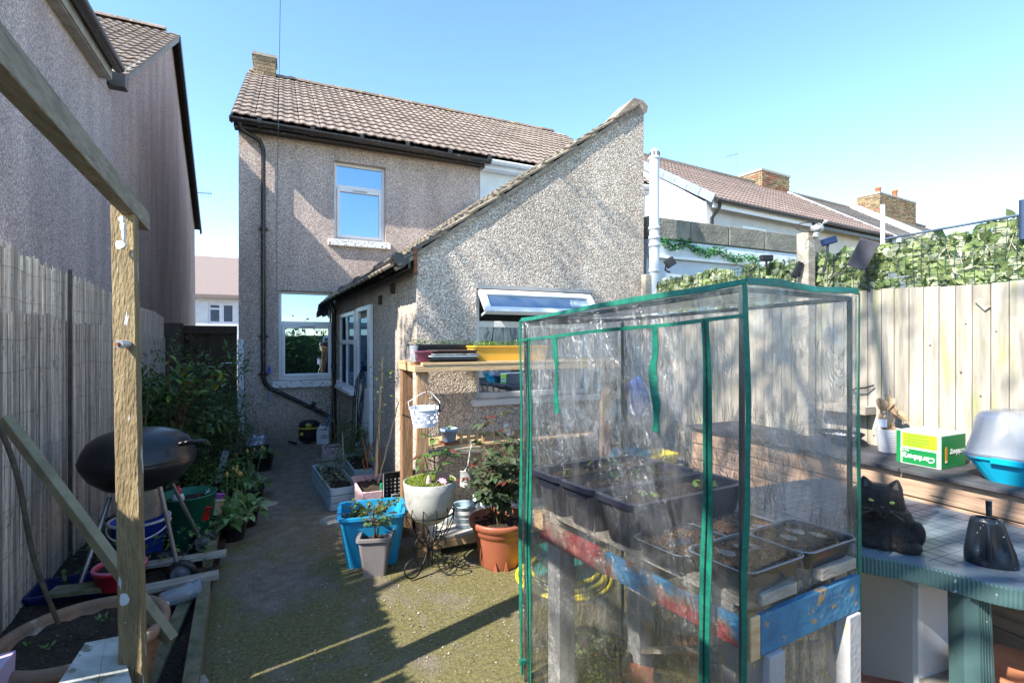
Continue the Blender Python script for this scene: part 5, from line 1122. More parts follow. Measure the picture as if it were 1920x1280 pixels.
# bare red rose canes in the pink planter
t = thing('rose_canes', 'pruned reddish rose canes standing in the pink planter', 'plant', (.80, 5.05, .2)); s_ = MB()
for (a, b, c2) in (((690, 880), (684, 840), (678, 818)), ((700, 880), (692, 845), (702, 825)), ((708, 885), (706, 850), (690, 835)), ((716, 885), (712, 855), (722, 838)), ((684, 882), (680, 862), (690, 852))):
    s_.tube([at_f(*a, 5.2), at_f(*b, 5.2), at_f(*c2, 5.2)], [.009, .007, .004], 6)
s_.build('cane', m_stem_red, t)
gl = MB(); 
for k in range(3): q = V(.86 + k * .03, 4.86 - k * .02, .21); gl.box(q + V(0, 0, .045), (.035, .025, .09))
tag(gl.build('green_label_cards', mat('bright_green_plastic', (.03, .38, .20), rough=.4), loc=(.86, 4.86, .2)), 'bright green plastic pot pieces in the corner of the pink planter', 'plant labels')
# bamboo poles leaning on the side wall
def pole(name, label, a, b, r, m, cat='cane', group=None):
    mb = MB(); n_ = 12; mb.tube([Vector(a).lerp(Vector(b), i / n_) + V(.004 * math.sin(i * 2.1), 0, 0) for i in range(n_ + 1)], [r * (1 - .3 * i / n_) for i in range(n_ + 1)], 7); return tag(mb.build(name, m, loc=a), label, cat, group)
m_bamboo = mat('old_bamboo', (.52, .42, .28), (.34, .26, .17), rough=.6, scale=10, bump=.4)
pole('bamboo_pole', 'thick pale bamboo pole leaning against the side wall out of the pink planter', at_f(704, 893, 5.15), at_f(718, 668, 5.35), .020, m_bamboo)
pole('metal_rod', 'thin grey metal rod leaning from the planter to the shelf corner', at_f(709, 905, 4.55), at_f(748, 752, 4.15), .006, m_alu, 'rod')
t = thing('bent_hoops', 'bent dark plastic hoops leaning beside the open door', 'hoops', tuple(on_z(668, 832, 0)))
for k in range(3):
    mb = MB(); mb.tube([at_f(660 + k * 5, 828, 6.4), at_f(662 + k * 4, 760, 6.4), at_f(668 + k * 3, 712, 6.4), at_f(678 + k * 2, 692 + k * 3, 6.35), at_f(683, 710, 6.3), at_f(680 - k * 3, 760, 6.3), at_f(672 - k * 2, 828, 6.35)], .008, 6); mb.build('hoop', m_blackp, t)
for (x0_, y0_, x1_, y1_, r_, lb) in ((628, 828, 622, 688, .008, 'dark red cane leaning on the downpipe by the lower window'), (737, 870, 716, 812, .004, 'short thin twig leaning by the pink planter'), (644, 860, 642, 812, .006, 'pale short stake between the blue grey planters')):
    pole('garden_cane', lb, at_f(x0_, y0_, 7.4 if x0_ < 640 else 5.4), at_f(x1_, y1_, 7.7 if x0_ < 640 else 5.4), r_, m_stem_red if x0_ < 640 else m_bamboo)
# thin climber with fresh leaves on the pole, and the sparse shrub under the window
def sprig(name, label, pts, lf, n, L, w, m, r=.05, stem=m_stem, loc=None, per=1):
    loc = loc or pts[0]; t = thing(name, label, 'plant', (loc[0], loc[1], max(0, loc[2])))
    s = MB(); s.tube(pts, [.005 - .003 * i / len(pts) for i in range(len(pts))], 5); s.build('stem', stem, t); f = MB()
    for _ in range(n):
        i = random.randrange(len(pts) - 1); q = Vector(pts[i]).lerp(Vector(pts[i + 1]), random.random()) + V(rnd(-r, r), rnd(-r, r), rnd(-r, r)); put_leaf(f, q, rdir(.1), L * rnd(.7, 1.2), w * rnd(.7, 1.2), curl=.25)
    tag(f.build('foliage', m, t), kind='stuff'); return t
sprig('clematis', 'thin climbing plant with sparse fresh leaves round the bamboo pole', [at_f(712, 880, 5.1), at_f(708, 800, 5.1), at_f(718, 745, 5.1), at_f(712, 700, 5.1), at_f(722, 690, 5.1)], None, 55, .045, .022, m_leaf_lime, .11)
sprig('honeysuckle', 'sparse yellow green climber rising in front of the lower window and pipe', [at_f(645, 850, 6.9), at_f(630, 800, 7.2), at_f(612, 770, 7.4), at_f(590, 745, 7.5), at_f(625, 735, 7.3)], None, 170, .05, .025, m_leaf_mid, .22)
# vacuum cleaner and bottle by the back wall
c = on_z(580, 829, 0); c.z = 0; vc = thing('barrel_vacuum', 'black and yellow tub vacuum cleaner on the ground beneath the sloping waste pipe', 'vacuum cleaner', c)
m_yel = mat('dull_yellow_plastic', (.42, .40, .04), (.36, .34, .03), rough=.5)
MB().lathe([(.14, .04), (.165, .06), (.17, .16), (.16, .24), (.165, .25)], c, 24).build('drum', m_blackp, vc); MB().lathe([(.168, .25), (.17, .29), (.15, .34), (.10, .37), (0, .38)], c, 24).build('head', m_blackp, vc)
MB().lathe([(.172, .235), (.176, .24), (.176, .26), (.171, .265)], c, 24).build('band', m_yel, vc)
fw_ = -V(SN, CS, 0)
for (dx, dz, s) in ((.05, .30, .05), (-.05, .16, .045)): q = c + fw_ * .155 + V(CS, -SN, 0) * dx + V(0, 0, dz); k = MB(); k.sph(q, s, 10, (1, .5, .7)); k.build('badge', m_yel, vc)
for a in (0, 2.1, 4.2): k = MB(); k.sph(c + V(.13 * math.cos(a), .13 * math.sin(a), .03), .03, 10); k.build('caster', m_blackp, vc)
k = MB(); k.tube([c + V(-.15, 0, .28), c + V(-.28, .1, .2), c + V(-.34, 0, .05), c + V(-.2, -.15, .03)], .02, 8); k.build('hose', m_blackp, vc)
c = on_z(607, 832, 0); jug = thing('white_jerrycan', 'white plastic jerrycan with small lettering beside the tub vacuum', 'jerrycan', c); X_ = V(CS, -SN, 0); 
k = MB(Matrix.Translation(c) @ Matrix.Rotation(-YAW, 4, 'Z')); k.box((0, 0, .115), (.20, .12, .23)); k.prism([(-.10, -.06, .23), (.10, -.06, .23), (.07, -.05, .285), (-.07, -.05, .285)], (0, .11, 0)); k.build('body', MATS['white_plastic'], jug, bevel=.018)
k = MB(Matrix.Translation(c) @ Matrix.Rotation(-YAW, 4, 'Z')); k.lathe([(.025, .285), (.025, .31), (0, .312)], (-.04, 0, 0), 14); k.build('cap', MATS['white_plastic'], jug)
k = MB(Matrix.Translation(c) @ Matrix.Rotation(-YAW, 4, 'Z'))
for j in range(5): k.box((.02, -.0625, .16 - j * .014), (.09 - .02 * (j % 2), .003, .005))
k.build('print_lines', mat('grey_print', (.2, .2, .24), rough=.6), jug)
pole('blue_stick', 'short bright blue plastic stick leaning behind the jerrycan', at_f(612, 800, 7.6), at_f(621, 772, 7.8), .014, mat('blue_stick_plastic', (.08, .12, .55), rough=.4), 'stick')
for (px, py, w_, h_, nm, lb) in ((505, 694, .045, .10, 'blue_wall_hook', 'small blue plastic fitting on the wall left of the lower window'), (507, 735, .035, .24, 'blue_brush', 'narrow pale blue brush hanging under the window sill by the pipe')):
    q = on_y(px, py, D); k = MB(); k.span((q.x - w_ / 2, D - .035, q.z - h_ / 2), (q.x + w_ / 2, D - .003, q.z + h_ / 2)); k.span((q.x - w_ * .2, D - .05, q.z), (q.x + w_ * .2, D - .034, q.z + h_ * .7))
    tag(k.build(nm, MATS['blue_stick_plastic'] if w_ > .04 else mat('pale_blue_plastic', (.35, .42, .62), rough=.5), loc=(q.x, D, q.z), bevel=.004), lb, 'wall fitting')

# ================================================================== BLUE TUB, GREY POT, WIRE STAND
m_tub = mat('turquoise_blue_plastic', (.02, .30, .56), (.018, .25, .48), rough=.35, scale=2, spots=(8, .66, .1, (.10, .36, .55)))
c = V(.62, 3.92, 0); tub = thing('blue_tub', 'large rectangular turquoise blue tub with a bushy plant, in front of the pink planter', 'tub', c); 
k = MB(); k.frustum(c, (.36, .30), (.47, .40), .385, wall=.012, rim=.022, rz=-.12); k.build('tub', m_tub, tub); soil_rect(c + V(0, 0, .27), .41, .34, -.12, tub)
def rib_leaf_bush(name, label, c, r, n, L, w, m, z0, m2=None):
    t = thing(name, label, 'plant', (c[0], c[1], z0)); s = MB(); f = MB(); f2 = MB()
    for k in range(14):
        a = rnd(0, 6.28); q = Vector(c) + V(math.cos(a) * r[0] * rnd(.3, 1), math.sin(a) * r[1] * rnd(.3, 1), rnd(-.2, .9) * r[2]); p0 = V(c[0] + rnd(-.03, .03), c[1] + rnd(-.03, .03), z0); mid = p0.lerp(q, .5) + V(0, 0, .04); s.tube([p0, mid, q], [.004, .003, .0015], 4)
        for _ in range(n // 14):
            tt = rnd(.35, 1.02); qq = p0.lerp(mid, tt * 2) if tt < .5 else mid.lerp(q, tt * 2 - 1); put_leaf((f2 if m2 and random.random() < .18 else f), qq + V(rnd(-.015, .015), rnd(-.015, .015), rnd(-.01, .01)), rdir(.3), L * rnd(.6, 1.2), w * rnd(.7, 1.2), curl=.2)
    s.build('stem', m_stem, t); tag(f.build('foliage', m, t), kind='stuff')
    if m2: tag(f2.build('red_foliage', m2, t), kind='stuff')
    return t
rib_leaf_bush('hydrangea_seedling', 'ferny green plant with a few reddish leaves spreading in the blue tub', (.60, 3.88, .36), (.24, .17, .14), 520, .032, .018, m_leaf_mid, .27, m_leaf_red)
c = on_z(706, 1083, 0); gp = thing('grey_square_pot', 'square grey plastic pot holding a slim green stemmed rose, nearest pot on the path', 'plant pot', c)
m_greyp = mat('grey_brown_plastic', (.23, .21, .21), (.18, .165, .165), rough=.45, scale=3); c = V(c.x + .01, c.y + .1, 0); k = MB(); k.frustum(c, (.155, .155), (.215, .215), .275, wall=.01, rim=.02, rz=-.30, rr=.12); k.build('pot', m_greyp, gp); soil_rect(c + V(0, 0, .235), .19, .19, -.30, gp)
me_r = [leaf_me('leaf', .038, .022, m_leaf_mid, curl=.2), leaf_me('leaf', .046, .025, m_leaf_mid, curl=.25), leaf_me('leaf', .034, .02, m_leaf_rose, curl=.2)]
me_rr = [leaf_me('leaf', .072, .048, m_leaf_rose, curl=.25), leaf_me('leaf', .06, .042, m_leaf_rose, curl=.3), leaf_me('leaf', .078, .046, leafy_mat('dull_rose_leaf', (.13, .16, .10), (.07, .09, .055)), curl=.25)]
me_red = [leaf_me('leaf', .05, .026, m_leaf_red, curl=.3), leaf_me('leaf', .04, .022, m_leaf_red, curl=.3)]
me_sun = [leaf_me('leaf', .07, .046, leafy_mat('sunlit_rose_leaf', (.14, .24, .07), (.08, .15, .045)), curl=.25), leaf_me('leaf', .05, .032, MATS['sunlit_rose_leaf'], curl=.2)]
def rose(name, label, base, stems, leaves, tips, n_leaf, cat='rose', mst=None, r=.006, tiplen=.75, jit=.05):
    """stems given as point lists; compound leaves of five leaflets along each, every leaflet a piece"""
    t = thing(name, label, cat, base); B = Vector(base); s = MB(); s2 = MB()
    for pts in stems:
        s.tube(pts, [r * (1 - .6 * i / max(1, len(pts) - 1)) for i in range(len(pts))], 6)
        n = max(3, int(n_leaf * rnd(.8, 1.2)))
        for k in range(n):
            u_ = rnd(.25, 1.0); i = min(len(pts) - 2, int(u_ * (len(pts) - 1))); q = Vector(pts[i]).lerp(Vector(pts[i + 1]), u_ * (len(pts) - 1) - i)
            a = rnd(0, 6.28); d = V(math.cos(a), math.sin(a), rnd(-.2, .6)).normalized(); L_ = rnd(.06, .11); e = q + d * L_; s2.tube([q, e], .0015, 3, caps=False)
            lv = tips if (u_ > tiplen and random.random() < .75) else leaves
            for (tt, sg) in ((1, 0), (.72, 1), (.72, -1), (.4, 1), (.4, -1)):
                if sg and random.random() < .25: continue
                dd = (d + sg * V(-math.sin(a), math.cos(a), 0) * 1.3).normalized() + V(0, 0, rnd(-.3, .1)); inst('leaf', random.choice(lv), t, Matrix.Translation(q + d * L_ * tt - B) @ rot_to(dd, rnd(-.4, .4)).to_4x4() @ Matrix.Scale(rnd(.75, 1.1), 4))
    s.build('stem', mst or m_stem, t); s2.build('leaf_stalk', m_stem_red, t); return t
t0_ = c + V(0, 0, .24)
F0 = lambda px, py, f_: at_f(px, py, f_)
rose('slim_rose', 'slim rose with fresh ferny leaves growing from the grey square pot', t0_, [[t0_, F0(700, 965, 3.5), F0(702, 948, 3.5)], [t0_ + V(.01, 0, 0), F0(712, 970, 3.5), F0(722, 950, 3.5)], [t0_ - V(.01, 0, 0), F0(704, 985, 3.5), F0(690, 962, 3.5)]], me_r, me_r, 7)
# wire plant stand
c = V(*on_z(806, 1075, 0)); sb = thing('wire_plant_stand', 'black scrolled wrought iron plant stand in front of the shelf', 'plant stand', c)
m_iron = mat('black_iron', (.015, .015, .016), rough=.5, scale=10)
P = lambda a, b, cc: c + V(a, b, cc)
zr_ = .44; rr_ = .168
k = MB(); k.tube([P(math.cos(a) * rr_, math.sin(a) * rr_, zr_) for a in [2 * math.pi * i / 30 for i in range(30)]], .0065, 6, closed=True); k.tube([P(math.cos(a) * .05, math.sin(a) * .05, .215) for a in [2 * math.pi * i / 16 for i in range(16)]], .005, 6, closed=True); k.build('ring', m_iron, sb)
for i in range(12):
    a = 2 * math.pi * i / 12; k = MB(); k.tube([P(math.cos(a) * q, math.sin(a) * q, z) for (q, z) in ((rr_, zr_ + .06), (rr_ + .008, zr_ + .02), (rr_, zr_ - .06), (rr_ * .8, zr_ - .13), (.09, .25), (.05, .215))], .0038, 5); k.build('basket_bar', m_iron, sb)
k = MB(); k.tube([P(0, 0, .08), P(0, 0, .22)], .009, 8)
for i in range(4): a = i * math.pi / 2; k.tube([P(.018 * math.cos(a), .018 * math.sin(a), .06), P(.018 * math.cos(a), .018 * math.sin(a), .24)], .005, 5)
k.build('stem', m_iron, sb)
def spiral(a, r0, cx, cz, turns, sgn=1, n=26, st=0):
    out = []
    for i in range(n + 1):
        t = i / n; ang = st + sgn * turns * 2 * math.pi * t; q = r0 * (1 - .62 * t); out.append(P(math.cos(a) * (cx + math.cos(ang) * q), math.sin(a) * (cx + math.cos(ang) * q), cz + math.sin(ang) * q))
    return out
for i in range(3):
    a = R(200) + i * R(120)
    k = MB(); k.tube([P(.0, .0, .20), P(math.cos(a) * .05, math.sin(a) * .05, .10)] + spiral(a, .085, .145, .09, 1.25, 1, st=math.pi), .0055, 6); k.build('scroll_leg', m_iron, sb)
    k = MB(); k.tube(spiral(a, .05, .085, .235, 1.2, -1, st=math.pi), .0045, 5); k.build('scroll', m_iron, sb)
    a += R(60); k = MB(); k.tube(spiral(a, .042, .07, .26, 1.2, 1, st=-math.pi), .0045, 5); k.build('scroll', m_iron, sb)
# round grey planter in the stand
m_zinc = mat('mottled_grey_planter', (.46, .46, .44), (.33, .33, .31), rough=.7, scale=7, bump=.15, detail=9, spots=(10, .60, .1, (.24, .235, .20)))
pl = thing('round_grey_planter', 'round mottled grey planter of moss set in the iron stand', 'plant pot', P(0, 0, .29))
k = MB(); k.lathe([(0, .372), (.085, .374), (.115, .395), (.140, .44), (.150, .455), (.170, .50), (.181, .60), (.187, .665), (.180, .668), (.172, .64), (0, .63)], c, 44); k.build('bowl', m_zinc, pl)
f = MB()
for _ in range(5200): a, q = rnd(0, 6.28), .178 * math.sqrt(random.random()); put_leaf(f, P(math.cos(a) * q, math.sin(a) * q, .645 + .025 * (1 - (q / .178) ** 2) + rnd(0, .015)), rdir(1.2), rnd(.010, .022), .004)
tag(f.build('moss', m_moss, pl), kind='stuff')
tg = thing('plant_tag', 'dark plant label with a pink flower picture stuck in the mossy planter', 'label', P(.06, -.09, .65)); Mg = Matrix.Translation(P(.055, -.12, .70)) @ Matrix.Rotation(-YAW - .1, 4, 'Z') @ Matrix.Rotation(R(-12), 4, 'X')
k = MB(Mg); k.box((0, 0, 0), (.10, .003, .095)); k.build('card', mat('dark_card', (.025, .02, .022), rough=.4), tg, bevel=.001)
k = MB(Mg)
for i in range(3):
    for j in range(9): a = 2 * math.pi * j / 9 + i * .35; rr2 = .010 + i * .009; k.add([(0, -.0035 - .0006 * (3 - i), -.02), (rr2 * math.cos(a - .3), -.0034 - .0006 * (3 - i), -.02 + rr2 * .75 * math.sin(a - .3)), (rr2 * 1.25 * math.cos(a), -.0034 - .0006 * (3 - i), -.02 + rr2 * .95 * math.sin(a)), (rr2 * math.cos(a + .3), -.0034 - .0006 * (3 - i), -.02 + rr2 * .75 * math.sin(a + .3))], [(0, 1, 2, 3)])
k.build('flower_print', mat('pink_print', (.70, .22, .38), (.85, .55, .65), rough=.5, scale=60), tg)
q = P(-.035, -.10, .65); gn = thing('gnome_ornament', 'tiny pink and beige ornament sitting in the moss of the grey planter', 'ornament', q)
k = MB(); k.sph(q + V(0, 0, .025), .022, 12, (1, .9, 1.1)); k.build('body', mat('pink_beige', (.55, .36, .34), (.45, .3, .28), rough=.6), gn); k = MB(); k.lathe([(.018, .045), (.012, .065), (0, .085)], q, 12); k.build('hat', MATS['pink_beige'], gn)
q = P(0.005, -.12, .65); k = MB(); k.tube([q, q + V(.02, 0, .04)], .006, 6); tag(k.build('purple_peg', mat('purple_peg_plastic', (.16, .05, .14), rough=.5), loc=q), 'short dark purple peg beside the flower label in the moss', 'peg')

# ================================================================== TIMBER SHELF AGAINST THE GABLE
SH0, SH1, SY0, SY1 = .92, 2.75, 3.72, 4.32
ZS = on_y(860, 681, SY0).z
shf = thing('timber_shelf', 'rough home made timber shelving unit against the gable wall', 'shelf', (1.6, 4.0, 0))
MB().span((SH0 - .02, SY0, ZS - .062), (SH1, SY0 + .045, ZS - .012)).build('front_beam', m_wood, shf, bevel=.003)
MB().span((SH0 - .02, SY0 + .048, ZS - .062), (SH0 + .04, SY1, ZS - .012)).build('end_beam', m_wood, shf, bevel=.003)
for k in range(4): y_ = SY0 - .005 + k * .152; MB().span((SH0 - .02 + .06 * (k == 0), y_, ZS - .010), (SH1, y_ + .145, ZS + .010)).build('shelf_board', m_wood, shf, bevel=.002)
MB().span((SH0 + .01, SY0 + .05, 0), (SH0 + .10, SY0 + .095, ZS - .064)).build('post', m_woodz, shf, bevel=.003)
pa = on_y(750, 700, SY1 - .06).x
MB().span((SH0 - .005, SY1 - .10, 0), (SH0 + .085, SY1 - .01, ZS - .064)).build('post', mat('raw_brown_post', (.34, .20, .11), (.20, .11, .055), rough=.8, scale=3, stretch=(22, 22, 1.6), bump=1.2, bscale=8), shf, bevel=.003)
MB().span((2.62, SY0 + .05, 0), (2.71, SY0 + .095, ZS - .064)).build('post', m_woodz, shf, bevel=.003)
ZM = on_y(900, 830, SY0 + .14).z
for k in range(3): MB().span((SH0 + .12 + .02 * k, SY0 + .14 + k * .15, ZM - .022), (2.6, SY0 + .28 + k * .15, ZM)).build('shelf_board', m_wood, shf, bevel=.002)
MB().span((SH0 + .11, SY0 + .10, ZM - .065), (SH0 + .55, SY0 + .135, ZM - .02)).build('shelf_rail', m_wood_grey, shf, bevel=.002)
m_whitewood = mat('worn_white_board', (.62, .61, .58), (.40, .37, .33), rough=.8, scale=5, stretch=(1, 6, 6), bump=.3)
for k in range(4): MB().span((SH0 + .105, SY0 + .01 + k * .14, .13), (2.6, SY0 + .14 + k * .14, .15)).build('base_board', m_whitewood, shf, bevel=.002)
MB().span((SH0 + .105, SY0 + .012, .06), (2.6, SY0 + .05, .127)).build('base_beam', m_wood, shf, bevel=.003)
MB().span((SH0 + .10, SY0 + .02, 0), (SH0 + .19, SY0 + .10, .06)).build('base_foot', m_wood_mossy, shf, bevel=.003)
MB().span((SH0 + .02, SY0 + .14, .0), (2.6, SY0 + .2, .05)).build('base_rail', m_wood_mossy, shf)
# on the top board
def seed_tray(name, label, x0, x1, y0, y1, z, h, m, cat='seed tray', sprout=0, inset=.02, msoil=True):
    t = thing(name, label, cat, ((x0 + x1) / 2, (y0 + y1) / 2, z)); cc = V((x0 + x1) / 2, (y0 + y1) / 2, z)
    k = MB(); k.frustum(cc, (x1 - x0 - inset * 2, y1 - y0 - inset * 2), (x1 - x0 - .02, y1 - y0 - .02), h, wall=.006, rim=.014); k.build('tray', m, t)
    if msoil: soil_rect(cc + V(0, 0, h * .8), x1 - x0 - .035, y1 - y0 - .035, 0, t, n=10)
    if sprout:
        f = MB()
        for _ in range(sprout): q = cc + V(rnd(-.45, .45) * (x1 - x0), rnd(-.45, .45) * (y1 - y0), h * .8); hh = rnd(.02, .06); put_leaf(f, q + V(0, 0, hh), rdir(.5), rnd(.014, .026), rnd(.008, .014))
        tag(f.build('seedlings', mat('bright_seedling', (.36, .50, .08), (.24, .38, .05), rough=.5, scale=9, island=.3, sss=.4), t), kind='stuff')
    return t
X = lambda px, y_: on_y(px, 660, y_).x
seed_tray('seed_trough', 'black seed trough with a few bright seedlings at the back of the top shelf', X(772, 3.98), X(893, 3.98), 3.98, 4.18, ZS + .012, .135, m_blackp, sprout=260)
seed_tray('yellow_trough', 'ochre yellow trough full of bright green seedlings on the top shelf', X(888, 3.80), X(1000, 3.8) + .18, 3.82, 4.06, ZS + .012, .125, mat('ochre_plastic', (.70, .40, .05), (.62, .35, .04), rough=.45, scale=2), sprout=520)
t = thing('stacked_trays', 'stack of shallow grey and white trays lying on the front of the top shelf', 'trays', (X(850, 3.75), 3.8, ZS + .012)); z = ZS + .012
for (w_, dx, m_, h_) in ((.42, 0, m_blackp, .022), (.40, .0, mat('pale_grey_tray', (.52, .58, .62), rough=.35), .026), (.38, .01, MATS['grey_washed_board'], .014), (.36, .015, mat('dark_brown_tray', (.10, .06, .05), (.06, .04, .03), rough=.6), .026)):
    k = MB(); k.frustum((X(850, 3.78) + dx, 3.84, z), (w_ - .05, .16), (w_, .21), h_, wall=.006, rim=.008); k.build('tray', m_, t); z += h_ + .001
k = MB(); k.frustum((X(795, 3.78), 3.85, ZS + .012), (.13, .15), (.15, .18), .085, wall=.005, rim=.01); tag(k.build('dark_red_tub', mat('dark_red_plastic', (.18, .03, .06), (.30, .12, .16), rough=.5, scale=6), loc=(X(790, 3.78), 3.85, ZS)), 'dark red plastic tub behind the left end of the stacked trays', 'tub')
k = MB(); q = V(X(778, 3.76), 3.80, ZS + .012); k.lathe([(.03, 0), (.034, .13), (.031, .13), (.027, .005), (0, .005)], q, 16); tag(k.build('clear_cup', MATS['clear_glass'], loc=q), 'tall clear plastic cup at the left end of the top shelf', 'cup')
# hanging basket
hk = on_y(795, 735, SY0 + .02); bkx = V(on_y(800, 775, 3.55).x, 3.60, on_y(800, 800, 3.58).z)
hb = thing('white_hanging_basket', 'white plastic clip basket with oval holes hanging from the shelf post', 'basket', bkx)
m_wb = mat('white_basket_plastic', (.74, .76, .86), (.70, .72, .80), rough=.45)
k = MB(); nu, nv = 48, 13; vs = []; keep = []
def bpnt(u, v):
    a = 2 * math.pi * u; rx, ry = .085 + .028 * v, .055 + .020 * v; return bkx + V(math.cos(a) * rx, math.sin(a) * ry, .135 * v + .010 * math.sin(a * 1) * v)
for j in range(nv + 1):
    for i in range(nu): vs.append(bpnt(i / nu, j / nv))
fs = []
for j in range(nv):
    for i in range(nu):
        hole = (3 <= j <= 9) and ((j - 3) % 3 != 2) and ((i + (2 if ((j - 3) // 3) % 2 else 0)) % 4 < 2)
        if not hole: fs.append((j * nu + i, j * nu + (i + 1) % nu, (j + 1) * nu + (i + 1) % nu, (j + 1) * nu + i))
fs.append(tuple(range(nu))[::-1]); k.add(vs, fs); o = k.build('basket', m_wb, hb); sd_ = o.modifiers.new('thick', 'SOLIDIFY'); sd_.thickness = .004
k = MB(); k.tube([bpnt(i / 40, 1.0) for i in range(40)], .0045, 6, closed=True); k.build('rim', m_wb, hb)
k = MB(); k.tube([bpnt(.5, 1), bpnt(.5, 1) + V(-.01, 0, .05), hk + V(-.03, -.06, .0), hk + V(.02, -.07, .012), hk + V(.05, -.06, -.01), bpnt(0, 1) + V(.0, 0, .04), bpnt(0, 1)], .003, 5); k.build('handle', m_wb, hb)
k = MB(); k.tube([hk + V(0, -.03, .01), hk + V(0, -.075, .005), hk + V(.0, -.08, .03)], .004, 5); k.tube([hk + V(.0, -.07, .0), hk + V(.012, -.075, -.05)], .004, 5); k.build('hook', mat('rust', (.3, .1, .05)), hb)
for (du, nm) in ((.83, 'peg'), (.9, 'peg'), (.60, 'peg')):
    q = bpnt(du, 1); k = MB(); k.tube([q + V(0, 0, -.02), q + V(.005, 0, .04)], .0045, 5); k.tube([q + V(.012, 0, -.02), q + V(.007, 0, .04)], .0045, 5); k.build(nm, m_blackp if du > .85 else MATS['pale_grey_tray'], hb)
# middle shelf: blue pot on a terracotta saucer, toy picket fence, cat ornament
q = V(on_y(842, 820, 3.93).x, 3.93, ZM); bp2 = thing('pale_blue_pot', 'small pale blue pot on a terracotta saucer on the middle shelf', 'plant pot', q)
k = MB(); k.lathe([(0, .02), (.045, .02), (.052, .025), (.066, .105), (.074, .105), (.074, .128), (.066, .128), (.06, .11), (0, .105)], q, 26); k.build('pot', mat('pale_blue_pot_plastic', (.30, .40, .56), (.26, .35, .5), rough=.4), bp2)
k = MB(); k.lathe([(.0, 0), (.07, .0), (.082, .016), (.078, .018), (.066, .005), (0, .005)], q, 26); k.build('saucer', m_terra, bp2)
k = MB()
for a in range(9): put_leaf(k, q + V(0, 0, .11), V(math.cos(a * .7), math.sin(a * .7), .9), .045, .02, curl=-.2)
k.build('succulent', m_leaf_blue, bp2)
pf = thing('toy_picket_fence', 'little wooden picket fence standing on the middle shelf', 'ornament', (X(880, 3.9), 3.9, ZM))
for i, (px, h_) in enumerate(((864, .10), (878, .115), (893, .14), (905, .115))): k = MB(); x_ = on_y(px, 820, 3.90 + .0 * i).x; k.span((x_ - .012, 3.885, ZM), (x_ + .012, 3.90, ZM + h_)); k.build('picket', m_wood, pf, bevel=.002)
xa, xb = X(858, 3.9), X(910, 3.9)
for z in (ZM + .025, ZM + .06): MB().span((xa, 3.902, z), (xb, 3.912, z + .016)).build('rail', m_wood, pf)
q = V(on_y(950, 810, 3.97).x, 3.97, ZM); ca = thing('cat_ornament', 'small white and ginger cat ornament on the middle shelf by the greenhouse', 'ornament', q); m_orn = mat('white_ginger_glaze', (.70, .68, .66), (.50, .28, .14), rough=.3, scale=14, lo=.38, hi=.42)
k = MB(); k.sph(q + V(0, 0, .045), .04, 14, (.9, .8, 1.15)); k.sph(q + V(-.01, -.01, .1), .026, 12); k.lathe([(.009, 0), (0, .02)], q + V(-.024, -.01, .118), 8); k.lathe([(.009, 0), (0, .02)], q + V(.006, -.01, .118), 8); k.tube([q + V(.03, 0, .02), q + V(.05, -.02, .03), q + V(.045, -.03, .06)], .007, 6); k.build('figure', m_orn, ca)
# scoop-shaped enamel pot hanging from the middle shelf
q0 = on_y(878, 832, 3.84); q1 = on_y(878, 893, 3.80)
sc_ = thing('hanging_enamel_mug', 'pale grey enamel pot hanging by its strap below the middle shelf', 'pot', q0)
Ms = Matrix.Translation(q1) @ Matrix.Rotation(R(14), 4, 'Y') @ Matrix.Rotation(R(-12), 4, 'X')
k = MB(Ms); k.lathe([(0, -.09), (.052, -.09), (.056, -.085), (.072, .035), (.076, .036), (.070, .03), (.05, -.08), (0, -.08)], (0, 0, 0), 26); k.build('pot', mat('pale_enamel', (.52, .53, .54), (.42, .42, .43), rough=.35), sc_)
k = MB(); k.tube([q0 + V(.0, -.05, .03), q0 + V(.012, -.06, .01), q0 + V(.0, -.05, -.05), Ms @ V(0, .045, .08), Ms @ V(-.03, .04, .02)], .007, 6); k.tube([Ms @ V(0, .045, .08), Ms @ V(.03, .04, .02)], .005, 6); k.build('strap', MATS['pale_enamel'], sc_)
# crates and things behind the posts
ck = thing('black_crates', 'stack of black perforated crates standing upright behind the shelf post', 'crate', (.86, 4.5, 0))
m_hole = mat('pale_hole', (.5, .48, .44), rough=.8)
for (dx, dy, h_) in ((0, 0, .50), (.05, -.12, .34)):
    k = MB(); k.span((.80 + dx, 4.45 + dy, 0.02), (1.12 + dx, 4.48 + dy, h_)); k.tube([V(.80 + dx, 4.44 + dy, .03), V(.80 + dx, 4.44 + dy, h_), V(1.12 + dx, 4.44 + dy, h_), V(1.12 + dx, 4.44 + dy, .03)], .012, 6); o = k.build('crate', m_blackp, ck)
    k = MB()
    for i in range(8):
        for j in range(7):
            if h_ - .05 - j * .035 > .15: k.tube([V(.83 + dx + i * .036, 4.449 + dy, h_ - .06 - j * .032), V(.83 + dx + i * .036, 4.446 + dy, h_ - .06 - j * .032)], .008, 6)
    k.build('hole_pattern', m_hole, o)
